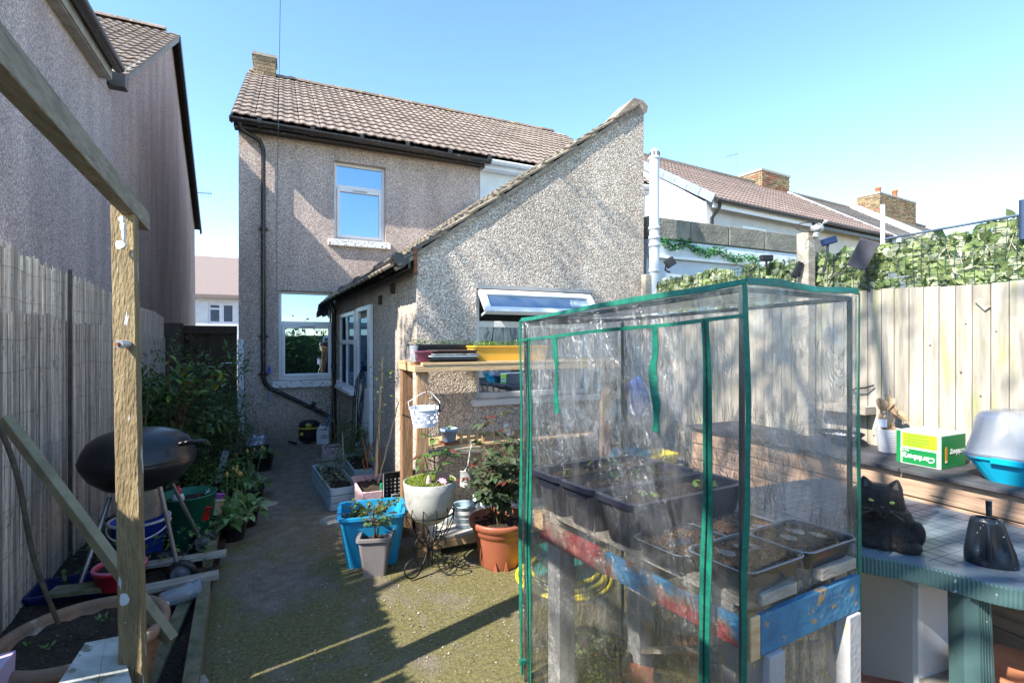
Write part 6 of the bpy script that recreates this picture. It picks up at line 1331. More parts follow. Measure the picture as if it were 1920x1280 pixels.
# base shelf: pale blue bucket, white pail, board
q = V(on_y(873, 985, 3.86).x, 3.88, .152); eb = thing('striped_bucket', 'pale blue and white checked metal bucket on the bottom shelf', 'bucket', q)
m_chk = mat('pale_blue_enamel', (.42, .58, .66), (.36, .5, .58), rough=.35); k = MB(); k.lathe([(0, .0), (.075, .0), (.078, .005), (.092, .165), (.098, .168), (.098, .176), (.090, .176), (.086, .165), (.07, .01), (0, .01)], q, 30); k.build('bucket', m_chk, eb)
k = MB()
for z, w_ in ((.025, .02), (.075, .012), (.11, .03)): r_ = .0785 + .014 * (z / .165); k.lathe([(r_ + .0015, z), (r_ + .0015 + .0028 * w_ / .03, z + w_)], q, 30)
k.build('white_band', MATS['white_plastic'], eb)
k = MB(); k.tube([q + V(.097 * math.cos(a), .097 * math.sin(a) * .6 - .03, .165 - .03 * math.sin(a)) for a in [math.pi * i / 12 for i in range(13)]], .003, 5); k.build('handle', m_alu, eb)
q = V(on_y(842, 975, 3.95).x, 4.0, .152); k = MB(); k.lathe([(0, .0), (.06, .0), (.075, .11), (.07, .11), (.055, .01), (0, .01)], q, 22); tag(k.build('clear_tub', mat('milky_plastic', (.6, .66, .68), rough=.3), loc=q), 'milky white plastic tub on the bottom shelf behind the iron stand', 'tub')
q = V(on_y(925, 960, 3.95).x, 3.98, .152); k = MB(); k.box(q + V(0, 0, .09), (.28, .2, .18)); tag(k.build('white_blue_box', mat('white_blue_card', (.66, .72, .78), (.2, .42, .6), rough=.6, scale=7, lo=.36, hi=.42), loc=q, bevel=.006), 'white and blue box on the bottom shelf behind the terracotta pot', 'box')
# climbing rose with red tips behind the wire stand
b = on_z(820, 1000, .15)
b = V(on_y(812, 900, 3.66).x, 3.62, .4)
rose('red_tipped_rose', 'rose with glossy green leaves and red young tips rising beside the shelf post', (b.x, b.y, .4), [[b, F0(815, 868, 3.75), F0(812, 838, 3.7), F0(806, 812, 3.65)], [b, F0(822, 880, 3.75), F0(835, 860, 3.75), F0(845, 835, 3.7)], [b, F0(800, 870, 3.7), F0(795, 850, 3.7)]], me_sun, me_red, 6, tiplen=.86)
# terracotta pot with rose
c = V(*on_z(936, 1060, 0)); c = c + V(.03, .05, 0); c.z = 0; tp = thing('terracotta_pot', 'large terracotta coloured plastic pot with double rim in front of the shelf', 'plant pot', c)
k = MB(); k.lathe([(0, .0), (.148, .0), (.152, .008), (.185, .21), (.190, .235), (.205, .245), (.208, .262), (.213, .285), (.232, .298), (.236, .325), (.232, .338), (.216, .338), (.205, .30), (0, .29)], c, 52); k.build('pot', m_terra, tp); soil_disc(c, .205, tp, .30, n=30)
for a_ in (R(235), R(262)): k = MB(); k.prism([c + V(math.cos(a_ + s) * .158, math.sin(a_ + s) * .158, 0) for s in (-.1, .1)] + [c + V(math.cos(a_) * .158, math.sin(a_) * .158, .07)], V(math.cos(a_), math.sin(a_), 0) * .012); k.build('foot_notch', m_terra, tp)
stems = []
for (x_, y_, f_) in ((905, 800, 3.9), (925, 765, 3.85), (950, 790, 3.8), (965, 800, 3.85), (985, 815, 3.9), (900, 850, 3.6), (880, 880, 3.5), (985, 870, 3.6), (940, 830, 3.5), (1000, 850, 3.9), (915, 890, 3.4), (965, 890, 3.4), (955, 850, 3.45), (925, 845, 3.45)):
    e = at_f(x_, y_ + 10, f_); p0 = c + V(rnd(-.05, .05), rnd(-.05, .05), .3); stems.append([p0, p0.lerp(e, .45) + V(rnd(-.03, .03), rnd(-.03, .03), .05), e])
rose('potted_rose', 'bushy dark leaved rose with wine red tips growing in the terracotta pot', (c.x, c.y, .3), stems, me_rr, me_red, 14, r=.007, tiplen=.93)
# roses shed on the sill shelf: pale flower pot behind greenhouse edge
# ================================================================== RIGHT BOUNDARY: BOARDS, TRELLIS, LEDGE
m_fenceb = mat('silvered_fence_board', (.41, .375, .325), (.24, .22, .19), rough=.85, scale=2.6, stretch=(9, 9, .9), bump=.45, bscale=9, rand=.14, c3=(.35, .315, .26), spots=(3.0, .58, .12, (.30, .31, .16)))
bf = thing('board_fence', 'silvery upright board fence with green stained edges behind the ledge on the right', 'fence', (XF, 1.8, 0))
def ftop(y): return 1.965 + .035 * math.sin((y - .4) * 1.3) - .02 * (y < 1.9) * math.sin(max(0, (y - .9)) * 3.1)
m_groove = mat('green_stained_gap', (.20, .22, .08), (.12, .12, .06), rough=.95, scale=7)
yb = .15; kn = mat('dark_knot', (.10, .07, .05), rough=.8)
i = 0
while yb < 4.28:
    w_ = .080 + rnd(-.004, .006); o = MB().span((XF, yb, .02), (XF + .018, yb + w_ - .004, ftop(yb) + rnd(-.006, .006))).build('board', m_fenceb, bf, bevel=.0035)
    for _ in range(random.choice((0, 1, 1, 2))):
        if 1.0 < yb < 2.2:
            z = rnd(1.0, 1.9); y_ = yb + rnd(.02, .055); MB().tube([V(XF - .0015, y_, z), V(XF + .001, y_, z)], rnd(.004, .007), 8).build('knot', kn, o)
    yb += w_; i += 1
MB().span((XF + .012, .1, .02), (XF + .016, 4.3, 1.9)).build('backing', m_groove, bf)
for z in (.5, 1.7): MB().beam((XF + .06, .1, z), (XF + .06, 4.3, z), .08, .05).build('rail', m_wood_grey, bf)
# small hanging tag and rod shadows' hooks on the boards
q = on_x(1848, 567, XF); k = MB(); k.beam(q + V(-.012, .03, .02), q + V(-.012, -.015, -.035), .004, .035, up=(0, 0, 1)); tag(k.build('hanging_tag', m_wood_grey, loc=q), 'small grey brown wooden tag hooked high on the fence boards', 'tag')
q = on_x(1616, 728, XF); k = MB(); k.tube([q + V(-.01, .06, -.02), q + V(-.05, .01, .0), q + V(-.05, -.05, .01), q + V(-.02, -.09, .03)], .006, 5); tag(k.build('bent_hook', m_iron, loc=q), 'bent dark hook on the fence beside the greenhouse edge', 'hook')
q = on_x(1620, 765, XF); k = MB(); k.span(q + V(-.12, -.08, -.03), q + V(-.01, .25, .02)); tag(k.build('fence_bracket', m_wood_grey, loc=q), 'grey wooden bracket on the fence partly hidden by the greenhouse cover', 'bracket')
# trellis mesh with artificial leaf screening on top
m_mesh = mat('green_mesh_wire', (.02, .075, .05), (.015, .05, .04), rough=.5)
tr = thing('mesh_trellis', 'green square mesh trellis threaded with pale artificial leaves above the right hand fence', 'trellis', (XF, 2.2, 2.1))
def mtop(y): return 2.31 + .02 * math.sin(y * 2.2) - (.035 * min(1, max(0, y - 2.0) / 1.2)) + .02 * (y < 1.4)
k = MB(); Yt0, Yt1 = .3, 4.32; zb_ = 1.975
for y_ in np.arange(Yt0, Yt1, .045):
    y_ = float(y_); a = y_ + .006 * math.sin(y_ * 9); k.tube([V(XF + .02, a, zb_ - .02), V(XF + .01, a + .006, 2.1), V(XF + .02, a + rnd(-.008, .012), mtop(y_))], .0022, 4, caps=False)
for z in np.arange(0, .345, .045):
    k.tube([V(XF + .017 + .004 * math.sin(y_ * 3), float(y_), min(mtop(y_), zb_ + float(z) + .010 * math.sin(float(y_) * 1.7 + float(z) * 9))) for y_ in np.arange(Yt0, Yt1, .09)], .0022, 4, caps=False)
k.build('mesh', m_mesh, tr)
m_fake = leafy_mat('artificial_leaf', (.36, .43, .18), (.11, .18, .06), .5, .5, .4); m_fake2 = leafy_mat('pale_back_leaf', (.60, .62, .48), (.42, .46, .30), .5, .3, .45)
f = MB(); f2 = MB(); random.seed(21)
for _ in range(4300):
    y_ = rnd(Yt0, Yt1 - .05); z = rnd(1.985, mtop(y_) - .005); q = V(XF + .04 + rnd(-.012, .012), y_, z)
    if mnoise.noise((y_ * 7, z * 14, 2)) > .30: continue
    put_leaf(f2 if random.random() < .36 else f, q, V(rnd(-.35, .35), rnd(-1, 1), rnd(-.9, .6)), rnd(.05, .08), rnd(.04, .06), math.pi / 2 + rnd(-.6, .6), curl=.2, fold=.15)
tag(f.build('leaves', m_fake, tr), kind='stuff'); tag(f2.build('pale_leaves', m_fake2, tr), kind='stuff')
vn = MB()
for _ in range(26):
    y_ = rnd(.5, 4.1); pts = [V(XF + .03, y_ + .05 * i, 2.0 + .3 * random.random()) for i in range(6)]; vn.tube(pts, .003, 4, caps=False)
tag(vn.build('vine_strand', mat('pale_twine', (.45, .44, .36), rough=.8), tr), kind='stuff')
MB().tube([V(XF + .02, .3, 2.345), V(XF + .02, 2.0, 2.33)], .008, 6).build('top_wire', mat('blue_grey_bar', (.10, .14, .20), rough=.5), tr)
tp_ = on_x(1915, 374, XF); MB().tube([V(XF + .02, tp_.y, 2.2), V(XF + .02, tp_.y, tp_.z)], .017, 12).build('capped_post', mat('navy_post', (.03, .06, .13), rough=.4), tr)
# posts
for (px, ptop, w_, lb) in ((1511, 437, .095, 'weathered square post carrying the security light in the middle of the trellis'), (1212, 575 - 60, .08, 'grey fence post tucked against the corner of the pebbledash gable')):
    q = on_x(px, ptop, XF - .06); k = MB(); k.span((XF - .10, q.y - w_ / 2, 0), (XF - .02, q.y + w_ / 2, q.z)); tag(k.build('fence_post', m_wood_grey, loc=(XF - .06, q.y, 0), bevel=.005), lb, 'post')
# floodlights, solar lights
def box_light(name, label, c, w_, h_, d_, Mrot, arm=None, m=None, grp=None):
    t = thing(name, label, 'light', c); Mx = Matrix.Translation(c) @ Mrot
    k = MB(Mx); k.box((0, 0, 0), (w_, d_, h_)); k.build('panel', m or m_blackp, t, bevel=min(.008, d_ * .4))
    if arm: k = MB(); k.tube(arm, .009, 6); k.build('arm', m_blackp, t)
    return t, Mx
fY = -YAW
m_solar = mat('dark_grey_panel', (.09, .09, .11), (.05, .05, .065), rough=.25, scale=4); m_navy = mat('navy_panel', (.012, .03, .10), rough=.2)
q = on_x(1618, 477, XF - .12); t, Mx = box_light('solar_floodlight', 'large tilted dark rectangular solar panel light on a stalk above the fence', q, .115, .19, .012, Matrix.Rotation(fY - .5, 4, 'Z') @ Matrix.Rotation(R(24), 4, 'Y') @ Matrix.Rotation(R(14), 4, 'X'), [q + V(.02, 0, -.06), q + V(.05, .0, -.12), q + V(.06, 0, -.25)], m_solar)
k = MB(Mx); k.box((.03, .045, .01), (.05, .07, .12)); k.build('housing', m_blackp, t, bevel=.006)
q = on_x(1554, 452, XF - .08); t, Mx = box_light('solar_light', 'small blue black solar light tilted up beside the post top', q, .10, .05, .045, Matrix.Rotation(fY, 4, 'Z') @ Matrix.Rotation(R(-16), 4, 'Y'), [q + V(-.01, 0, -.03), q + V(-.02, 0, -.1), q + V(-.05, 0, -.22)], m_navy)
q = on_x(1495, 506, XF - .15); box_light('black_floodlight', 'slim black floodlight leaning against the middle fence post', q, .05, .13, .02, Matrix.Rotation(fY, 4, 'Z') @ Matrix.Rotation(R(26), 4, 'Y'), [q + V(.02, 0, .0), q + V(.05, .02, -.04)])
q = on_x(1437, 484, XF - .05); box_light('black_floodlight', 'small black floodlight perched on the trellis between the garland and the post', q, .10, .05, .04, Matrix.Rotation(fY, 4, 'Z'), [q, q + V(0, 0, -.06), q + V(.01, 0, -.09)])
q = on_x(1256, 492, XF - .08); t, Mx = box_light('black_floodlight', 'black floodlight tilted on its bracket at the foot of the grey flue pipe', q, .10, .09, .05, Matrix.Rotation(fY, 4, 'Z') @ Matrix.Rotation(R(-32), 4, 'Y'), [q + V(-.05, 0, -.03), q + V(-.06, 0, -.08), q + V(0, 0, -.1)])
# security camera-like pale fitting with cable on the post
q = on_x(1532, 428, XF - .07); sc = thing('pale_camera_fitting', 'pale grey security camera fitting with a loop of cable on top of the middle post', 'camera', q)
k = MB(); k.sph(q, .042, 14, (1.1, 1, .9)); k.tube([q, q + V(.03, -.02, .04), q + V(.06, -.03, .05)], .014, 8); k.tube([q + V(0, 0, -.02), q + V(-.02, 0, -.07)], .02, 8); k.build('housing', mat('pale_beige_plastic', (.50, .50, .50), (.36, .36, .34), rough=.5), sc)
k = MB(); k.tube([q + V(.02, 0, -.02), q + V(.02, -.02, .06)], .016, 6); k.tube([q + V(-.02, 0, .02), q + V(-.05, 0, .04)], .012, 6); k.build('dark_lens', m_blackp, sc)
k = MB(); k.tube([q + V(-.02 + .09 * math.cos(a) * CS - .07, -.09 * math.cos(a) * SN, .035 * math.sin(a)) for a in [R(20) + i * R(16) for i in range(21)]], .003, 4); k.build('cable', m_blackp, sc)
# ivy garland on the blue fascia
gd = thing('ivy_garland', 'bright green artificial ivy garland hung along the pale blue fascia', 'garland', (4.4, NY, 2.6)); f = MB(); s_ = MB(); pts = []
for i in range(22):
    px = 1242 + i * 8.6; py = 452 + i * 1.85 + 5 * math.sin(i * .9); pts.append(on_y(px, py, NY - .06))
s_.tube(pts, .004, 5); s_.build('stem', m_stem, gd)
for i in range(620): u_ = random.random() * 20.9; j = int(u_); q = pts[j].lerp(pts[j + 1], u_ - j) + V(rnd(-.03, .03), rnd(-.04, .01), rnd(-.045, .045)); put_leaf(f, q, rdir(0), rnd(.025, .045), rnd(.02, .035))
tag(f.build('leaves', leafy_mat('plastic_ivy_leaf', (.08, .36, .08), (.04, .22, .05), .35), gd), kind='stuff')
# ledge: dark boarded top over heavy sleepers
XL0, ZL = 3.10, .955
m_ledge = mat('dark_roofing_felt', (.085, .085, .095), (.04, .04, .045), rough=.75, scale=5, bump=.5, bscale=30)
lg = thing('sleeper_ledge', 'raised ledge of brown sleepers topped with dark boards along the right fence', 'ledge', (3.3, 2, 0))
for (a, b) in ((.15, 1.62), (1.625, 3.2)):
    MB().span((XL0 - .02, a, ZL - .022), (XF - .004, b, ZL)).build('top_board', m_ledge, lg, bevel=.004)
m_sleeper = mat('brown_sleeper', (.46, .30, .20), (.27, .17, .12), rough=.8, scale=2.2, stretch=(6, 1, 10), bump=.5, bscale=10, rand=.1, c3=(.38, .26, .18), spots=(5, .62, .05, (.14, .09, .07)))
z = ZL - .028
for j, h_ in enumerate((.125, .13, .13, .13, .13, .13, .13)):
    MB().span((XL0 + .02 + .006 * (j % 2), .15, z - h_ + .004), (XL0 + .08, 3.2, z)).build('sleeper', m_sleeper, lg, bevel=.006); z -= h_ + .002
    if z < .1: break
MB().span((XL0 + .08, 3.15, 0), (XF - .004, 3.2, ZL - .03)).build('end_board', m_sleeper, lg)
# white ribbed pot with the dead plant
q = on_z(1661, 848, ZL); q = V(q.x + .03, q.y, ZL); wp_ = thing('white_ribbed_pot', 'white ribbed pot with a label card and a withered brown plant on the ledge', 'plant pot', q)
pr_ = [(0, 0), (.052, 0)]
for i in range(9): z = .006 + i * .0155; r_ = .053 + .016 * i / 9; pr_ += [(r_, z), (r_ + .0025, z + .006), (r_, z + .012)]
pr_ += [(.072, .148), (.068, .148), (.06, .12), (0, .12)]
k = MB(); k.lathe(pr_, q, 30); k.build('pot', mat('white_ceramic', (.72, .73, .75), rough=.5), wp_); soil_disc(q, .062, wp_, .125)
k = MB(); e = at_f(1634, 790, 3.2); k.box(q + V(-.055, .01, .185), (.006, .055, .05), rz=.5); k.build('label_card', MATS['white_plastic'], wp_)
dpn = thing('withered_plant', 'withered plant with curled pale brown leaves standing in the white ribbed pot', 'plant', q + V(0, 0, .12)); B = ORG[dpn.name]
m_dead = mat('withered_leaf', (.55, .42, .28), (.34, .24, .15), rough=.8, scale=14, sss=.25); s_ = MB()
me_d = []
for kk in range(4):
    mb = MB(); mb.add(*leaf_poly(.075, .05, fold=.7, curl=.8)); me = mb.mesh('leaf'); me.materials.append(m_dead); me_d.append(me)
for (dx, dy, h_) in ((0, 0, .27), (-.03, .02, .22), (.03, -.02, .18), (.01, .02, .24)):
    tip = q + V(dx * 1.6, dy * 1.6, .12 + h_); s_.tube([q + V(dx * .3, dy * .3, .12), q + V(dx, dy, .12 + h_ * .5), tip, tip + V(.02, -.01, -.03)], .0025, 4)
    for _ in range(5): p = (q + V(dx, dy, .12 + h_ * rnd(.1, 1))); inst('leaf', random.choice(me_d), dpn, Matrix.Translation(p - B) @ rot_to(V(rnd(-1, 1), rnd(-1, 1), rnd(-1.5, -.1)), rnd(-1, 1)).to_4x4())
s_.build('stem', m_dead, dpn)
q2 = on_z(1708, 812, ZL); sdt = thing('black_saucer_tray', 'shallow black tray with white grit behind the lager box', 'tray', V(3.42, q2.y, ZL)); c = V(3.44, on_z(1712, 812, ZL).y - .02, ZL + .055)
k = MB(); k.lathe([(0, 0), (.10, .0), (.125, .025), (.13, .025), (.105, -.004), (0, -.004)], c, 30, sy=1.15); k.build('tray', m_blackp, sdt); k = MB(); k.tube([c - V(0, 0, .055), c - V(0, 0, .004)], .07, 16); k.build('base', m_blackp, sdt)
k = MB()
for _ in range(160): a, r_ = rnd(0, 6.28), .09 * math.sqrt(random.random()); k.sph(c + V(math.cos(a) * r_, math.sin(a) * r_, .004), rnd(.003, .007), 4)
tag(k.build('grit', m_white, sdt), kind='stuff')
# green lager box: upside-down print
b0 = on_z(1764, 881, ZL); bl = on_z(1681, 865, ZL); br = on_z(1824, 864, ZL)
ux_ = (b0 - bl); Wf = ux_.length; ux_.normalize(); uy_ = V(-ux_.y, ux_.x, 0) if V(-ux_.y, ux_.x, 0).dot(br - b0) > 0 else V(ux_.y, -ux_.x, 0); Ds = .26; Hb = on_y(1764, 816, b0.y).z - ZL
bx = thing('lager_box', 'green and white cardboard lager box lying upside down on the ledge', 'box', b0 - ux_ * (Wf / 2) + uy_ * (Ds / 2))
Mb = Matrix(((ux_.x, uy_.x, 0, bl.x), (ux_.y, uy_.y, 0, bl.y), (0, 0, 1, ZL), (0, 0, 0, 1)))
m_wc = mat('white_card', (.74, .76, .74), rough=.55); m_gc = mat('deep_green_card', (.01, .22, .06), (.008, .18, .05), rough=.4, scale=3); m_lc = mat('lime_card', (.34, .56, .02), (.26, .48, .02), rough=.45, scale=3, stretch=(1, 1, 8)); m_ac = mat('amber_print', (.70, .32, .03), (.5, .25, .03), rough=.4, scale=8)
MB(Mb).box((Wf / 2, Ds / 2, Hb / 2), (Wf, Ds, Hb)).build('carton', m_wc, bx, bevel=.004)
def face_panel(x0, x1, z0, z1, m, nm, side=False, d=.0012):
    k = MB(Mb)
    if side: k.box((Wf + d / 2, (x0 + x1) / 2, (z0 + z1) / 2), (d, x1 - x0, z1 - z0))
    else: k.box(((x0 + x1) / 2, -d / 2, (z0 + z1) / 2), (x1 - x0, d, z1 - z0))
    return k.build(nm, m, bx)
fw1 = Wf
face_panel(.0, .022 * 1, .002, Hb - .002, m_gc, 'green_edge'); face_panel(.09 * fw1 + .01, .915 * fw1, .006, Hb * .47, m_gc, 'green_panel'); face_panel(.09 * fw1 + .01, .925 * fw1, Hb * .53, Hb * .95, m_lc, 'lime_panel')
face_panel(.006, Ds - .002, .004, Hb * .95, m_gc, 'green_side', True)
k = MB(Mb)
for j in range(4): k.box((fw1 * .5 + rnd(-.02, .02), -.0016, Hb * (.60 + .09 * j)), (fw1 * rnd(.35, .6), .0008, .006))
k.build('faint_print', mat('dark_lime_print', (.20, .40, .03), rough=.5), bx)
def text_on(s_, size, M4, m, nm, bold=.0, shear=0.):
    cu = bpy.data.curves.new(nm, 'FONT'); cu.body = s_; cu.size = size; cu.extrude = .0006; cu.align_x = 'CENTER'; cu.align_y = 'CENTER'; cu.offset = bold; cu.shear = shear; cu.resolution_u = 3
    o = bpy.data.objects.new(nm, cu); col.objects.link(o); dg = bpy.context.evaluated_depsgraph_get(); me = bpy.data.meshes.new_from_object(o.evaluated_get(dg)); bpy.data.objects.remove(o)
    me.transform(M4); me.materials.clear(); me.materials.append(m); r = bpy.data.objects.new(nm, me); col.objects.link(r); return r
def on_box(o, parent):
    B = ORG[parent.name]; o.data.transform(Matrix.Translation(-B)); o.parent = parent; return o
Rot180 = Matrix.Rotation(R(180), 4, 'Y')
on_box(text_on('Carlsberg', Wf * .19, Mb @ Matrix.Translation((fw1 * .52, -.0022, Hb * .235)) @ Rot180 @ Matrix.Rotation(R(90), 4, 'X'), m_wc, 'lettering', .0012, .25), bx)
on_box(text_on('18 x 440', Wf * .06, Mb @ Matrix.Translation((fw1 * .20, -.0022, Hb * .42)) @ Rot180 @ Matrix.Rotation(R(90), 4, 'X'), m_wc, 'lettering', .0006), bx).data
on_box(text_on('Carlsberg', Wf * .19, Mb @ Matrix.Translation((Wf + .0022, Ds * .68, Hb * .45)) @ Matrix.Rotation(R(90), 4, 'Z') @ Rot180 @ Matrix.Rotation(R(90), 4, 'X'), m_wc, 'lettering', .0012, .25), bx)
k = MB(Mb @ Matrix.Translation((Wf + .0018, Ds * .20, Hb * .44))); k.prism([(0, -.011, -.05), (0, .011, -.05), (0, .011, .02), (0, .005, .038), (0, -.005, .038), (0, -.011, .02)], (.0008, 0, 0)); k.build('bottle_print', m_ac, bx)
k = MB(Mb @ Matrix.Translation((Wf + .0028, Ds * .20, Hb * .44))); k.box((0, 0, -.043), (.0006, .018, .012)); k.build('bottle_label', m_wc, bx)
# blue storage tray with clear hinged lid
sx0 = on_z(1836, 885, ZL); m_cy = mat('cyan_plastic', (.005, .36, .56), (.005, .32, .5), rough=.3, scale=2)
st = thing('cyan_litter_box', 'cyan plastic tray with cloudy domed lid at the right end of the ledge', 'tray', (3.34, 1.13, ZL))
c = V(3.345, 1.09, ZL); q = Matrix.Rotation(R(4), 4, 'Z')
k = MB(); k.frustum(c, (.26, .46), (.36, .60), .125, wall=.006, rim=.012, rz=R(4), rr=.22); k.build('tray', m_cy, st)
k = MB(); k.frustum(c + V(0, 0, .118), (.375, .62), (.375, .62), .022, wall=.02, rim=.008, rz=R(4), rr=.2); 
m_cloud = film('cloudy_plastic', haze=.42, gloss=.10, tint=(.95, .96, .97), hazecol=(.80, .83, .90), wr=.1, bscale=3, rough=.2, hv=(.9, 1.1)); k.build('lid_flange', m_cloud, st)
k = MB(Matrix.Translation(c + V(0, 0, .14)) @ q)
def rrect(w, d, z, r, n=5):
    o = []
    for (a, b, a0) in ((1, 1, 0), (-1, 1, 90), (-1, -1, 180), (1, -1, 270)):
        for i in range(n): an = R(a0 + 90 * i / (n - 1)); o.append((a * (w / 2 - r) + r * math.cos(an), b * (d / 2 - r) + r * math.sin(an), z))
    return o
rg = [rrect(.355, .60, 0, .06), rrect(.33, .56, .08, .06), rrect(.305, .53, .175, .06), rrect(.285, .51, .198, .06), rrect(.25, .47, .206, .05)]
vs = [p for r_ in rg for p in r_]; fs = [(i * 20 + j, i * 20 + (j + 1) % 20, (i + 1) * 20 + (j + 1) % 20, (i + 1) * 20 + j) for i in range(4) for j in range(20)] + [tuple(range(80, 100))]
k.add(vs, fs, True); k.build('lid', m_cloud, st)
k = MB(Matrix.Translation(c + V(0, 0, .125)) @ q)
for (y_) in (.12, -.2): k.box((-.185, y_, -.01), (.02, .12, .03))
k.build('clip', m_cy, st, bevel=.004)

# ================================================================== GARDEN TABLE, CAT, WATERING CAN
ZTB = .80
m_table = mat('blue_green_table_plastic', (.085, .155, .155), (.06, .12, .125), rough=.42, scale=3, spots=(40, .68, .04, (.35, .42, .42)))
m_ttop = mat('blue_grey_table_top', (.14, .185, .225), (.105, .14, .175), rough=.35, scale=4, detail=8)
tb_ = thing('garden_table', 'blue green plastic garden table with ribbed edge and wide legs on the right', 'table', (2.6, 1.3, 0))
# outline found from its near edge; long side runs beside the ledge
ed = [on_z(1616, 1041, ZTB), on_z(1700, 1052, ZTB), on_z(1790, 1074, ZTB), on_z(1860, 1094, ZTB), on_z(1925, 1106, ZTB)]
out = [V(2.02, 1.95, ZTB), V(1.975, 1.85, ZTB), V(1.975, 1.55, ZTB)] + ed + [ed[-1] + V(.10, -.10, 0), ed[-1] + V(.35, -.22, 0), V(3.04, .50, ZTB), V(3.08, .60, ZTB), V(3.08, 2.0, ZTB), V(3.04, 2.08, ZTB), V(2.12, 2.08, ZTB), V(2.05, 2.04, ZTB)]
def smooth_ring(p, it=2):
    for _ in range(it): p = [w for a, b in zip(p, p[1:] + p[:1]) for w in (a * .75 + b * .25, a * .25 + b * .75)]
    return p
out = smooth_ring(out, 2); n_ = len(out); cen = sum(out, Vector()) / n_
area = sum(a.x * b.y - b.x * a.y for a, b in zip(out, out[1:] + out[:1]))
if area < 0: out = out[::-1]
k = MB(); k.add([*[cen.lerp(p, .985) for p in out]], [tuple(range(n_))]); tt_ = k.build('top', m_ttop, tb_)
# moulded seams as fine grooves: a grid of raised hairlines
from bisect import bisect
def inside(x, y):
    c_ = False
    for a, b in zip(out, out[1:] + out[:1]):
        if (a.y > y) != (b.y > y) and x < (b.x - a.x) * (y - a.y) / (b.y - a.y) + a.x: c_ = not c_
    return c_
k = MB(); m_seam = mat('seam_grey', (.105, .14, .17), rough=.5)
for ax_ in (0, 1):
    for g_ in np.arange(.4, 3.2, .058):
        run = None
        for h_ in np.arange(.3, 3.3, .03):
            x, y_ = (float(g_), float(h_)) if ax_ else (float(h_), float(g_)); ins = inside(x, y_) and inside(x + (.07 if x < 2.5 else -.05), y_ + .07 * (1 if y_ < 1 else -.5)) and inside(x - .07, y_) and inside(x + .07, y_)
            if ins and run is None: run = (x, y_)
            if (not ins) and run is not None:
                p, q_ = V(*run, ZTB + .0008), V(x, y_, ZTB + .0008)
                if (q_ - p).length > .05: k.beam(p, q_, .0016, .0008)
                run = None
k.build('seams', m_seam, tt_)
# ribbed skirt: every rib is stepped out of the edge
k = MB(); per = []; L_ = 0
for a, b in zip(out, out[1:] + out[:1]): per.append((L_, a, b)); L_ += (b - a).length
nr_b = int(L_ / .0125); pts = []
def along(s):
    i = max(0, bisect([p[0] for p in per], s) - 1); l0, a, b = per[i]; d = (b - a); return a + d * ((s - l0) / max(d.length, 1e-6)), d.normalized()
vs = []
for i in range(nr_b * 2):
    p, d = along(L_ * i / (nr_b * 2)); nn = V(d.y, -d.x, 0); o_ = .0035 if (i // 1) % 2 else 0.0
    pi = cen.lerp(p, .985)
    vs += [V(pi.x, pi.y, ZTB), p + V(0, 0, -.003), p + nn * o_ + V(0, 0, -.010), p + nn * o_ + V(0, 0, -.068), p + V(0, 0, -.072), p - nn * .02 + V(0, 0, -.072)]
m2 = nr_b * 2
k.add(vs, [(6 * i + j, 6 * ((i + 1) % m2) + j, 6 * ((i + 1) % m2) + j + 1, 6 * i + j + 1) for i in range(m2) for j in range(5)]); k.build('skirt', m_table, tb_)
for (p, q_, w0, w1, rz_) in ((at_f(1818, 1140, 1.86), at_f(1830, 1500, 1.90), .10, .125, 0), (V(2.14, 1.78, .74), V(2.08, 1.85, 0), .09, .11, 0), (V(2.95, 1.85, .74), V(3.0, 1.95, 0), .09, .11, 0), (V(2.9, .62, .74), V(2.95, .55, 0), .09, .11, 0)):
    k = MB(); p = V(p.x, p.y, ZTB - .05); q_ = V(q_.x, q_.y, 0); X1 = V(CS, -SN, 0); Y1 = V(SN, CS, 0); vs = []
    for (c_, w_) in ((q_, w1), (p, w0)): vs += [c_ - X1 * w_ / 2 - Y1 * .03, c_ - X1 * w_ * .1 - Y1 * .045, c_ + X1 * w_ / 2 - Y1 * .03, c_ + X1 * w_ / 2 + Y1 * .04, c_ - X1 * w_ / 2 + Y1 * .04]
    k.add(vs, [(i, (i + 1) % 5, 5 + (i + 1) % 5, 5 + i) for i in range(5)] + [(4, 3, 2, 1, 0), (5, 6, 7, 8, 9)])
    for i in range(4): f_ = .15 + i * .2; a_ = vs[1].lerp(vs[2], f_) - Y1 * .002; b_ = vs[6].lerp(vs[7], f_) - Y1 * .002; k.beam(a_, b_, .004, .004, up=(1, 0, 0))
    k.build('leg', m_table, tb_, bevel=.004)
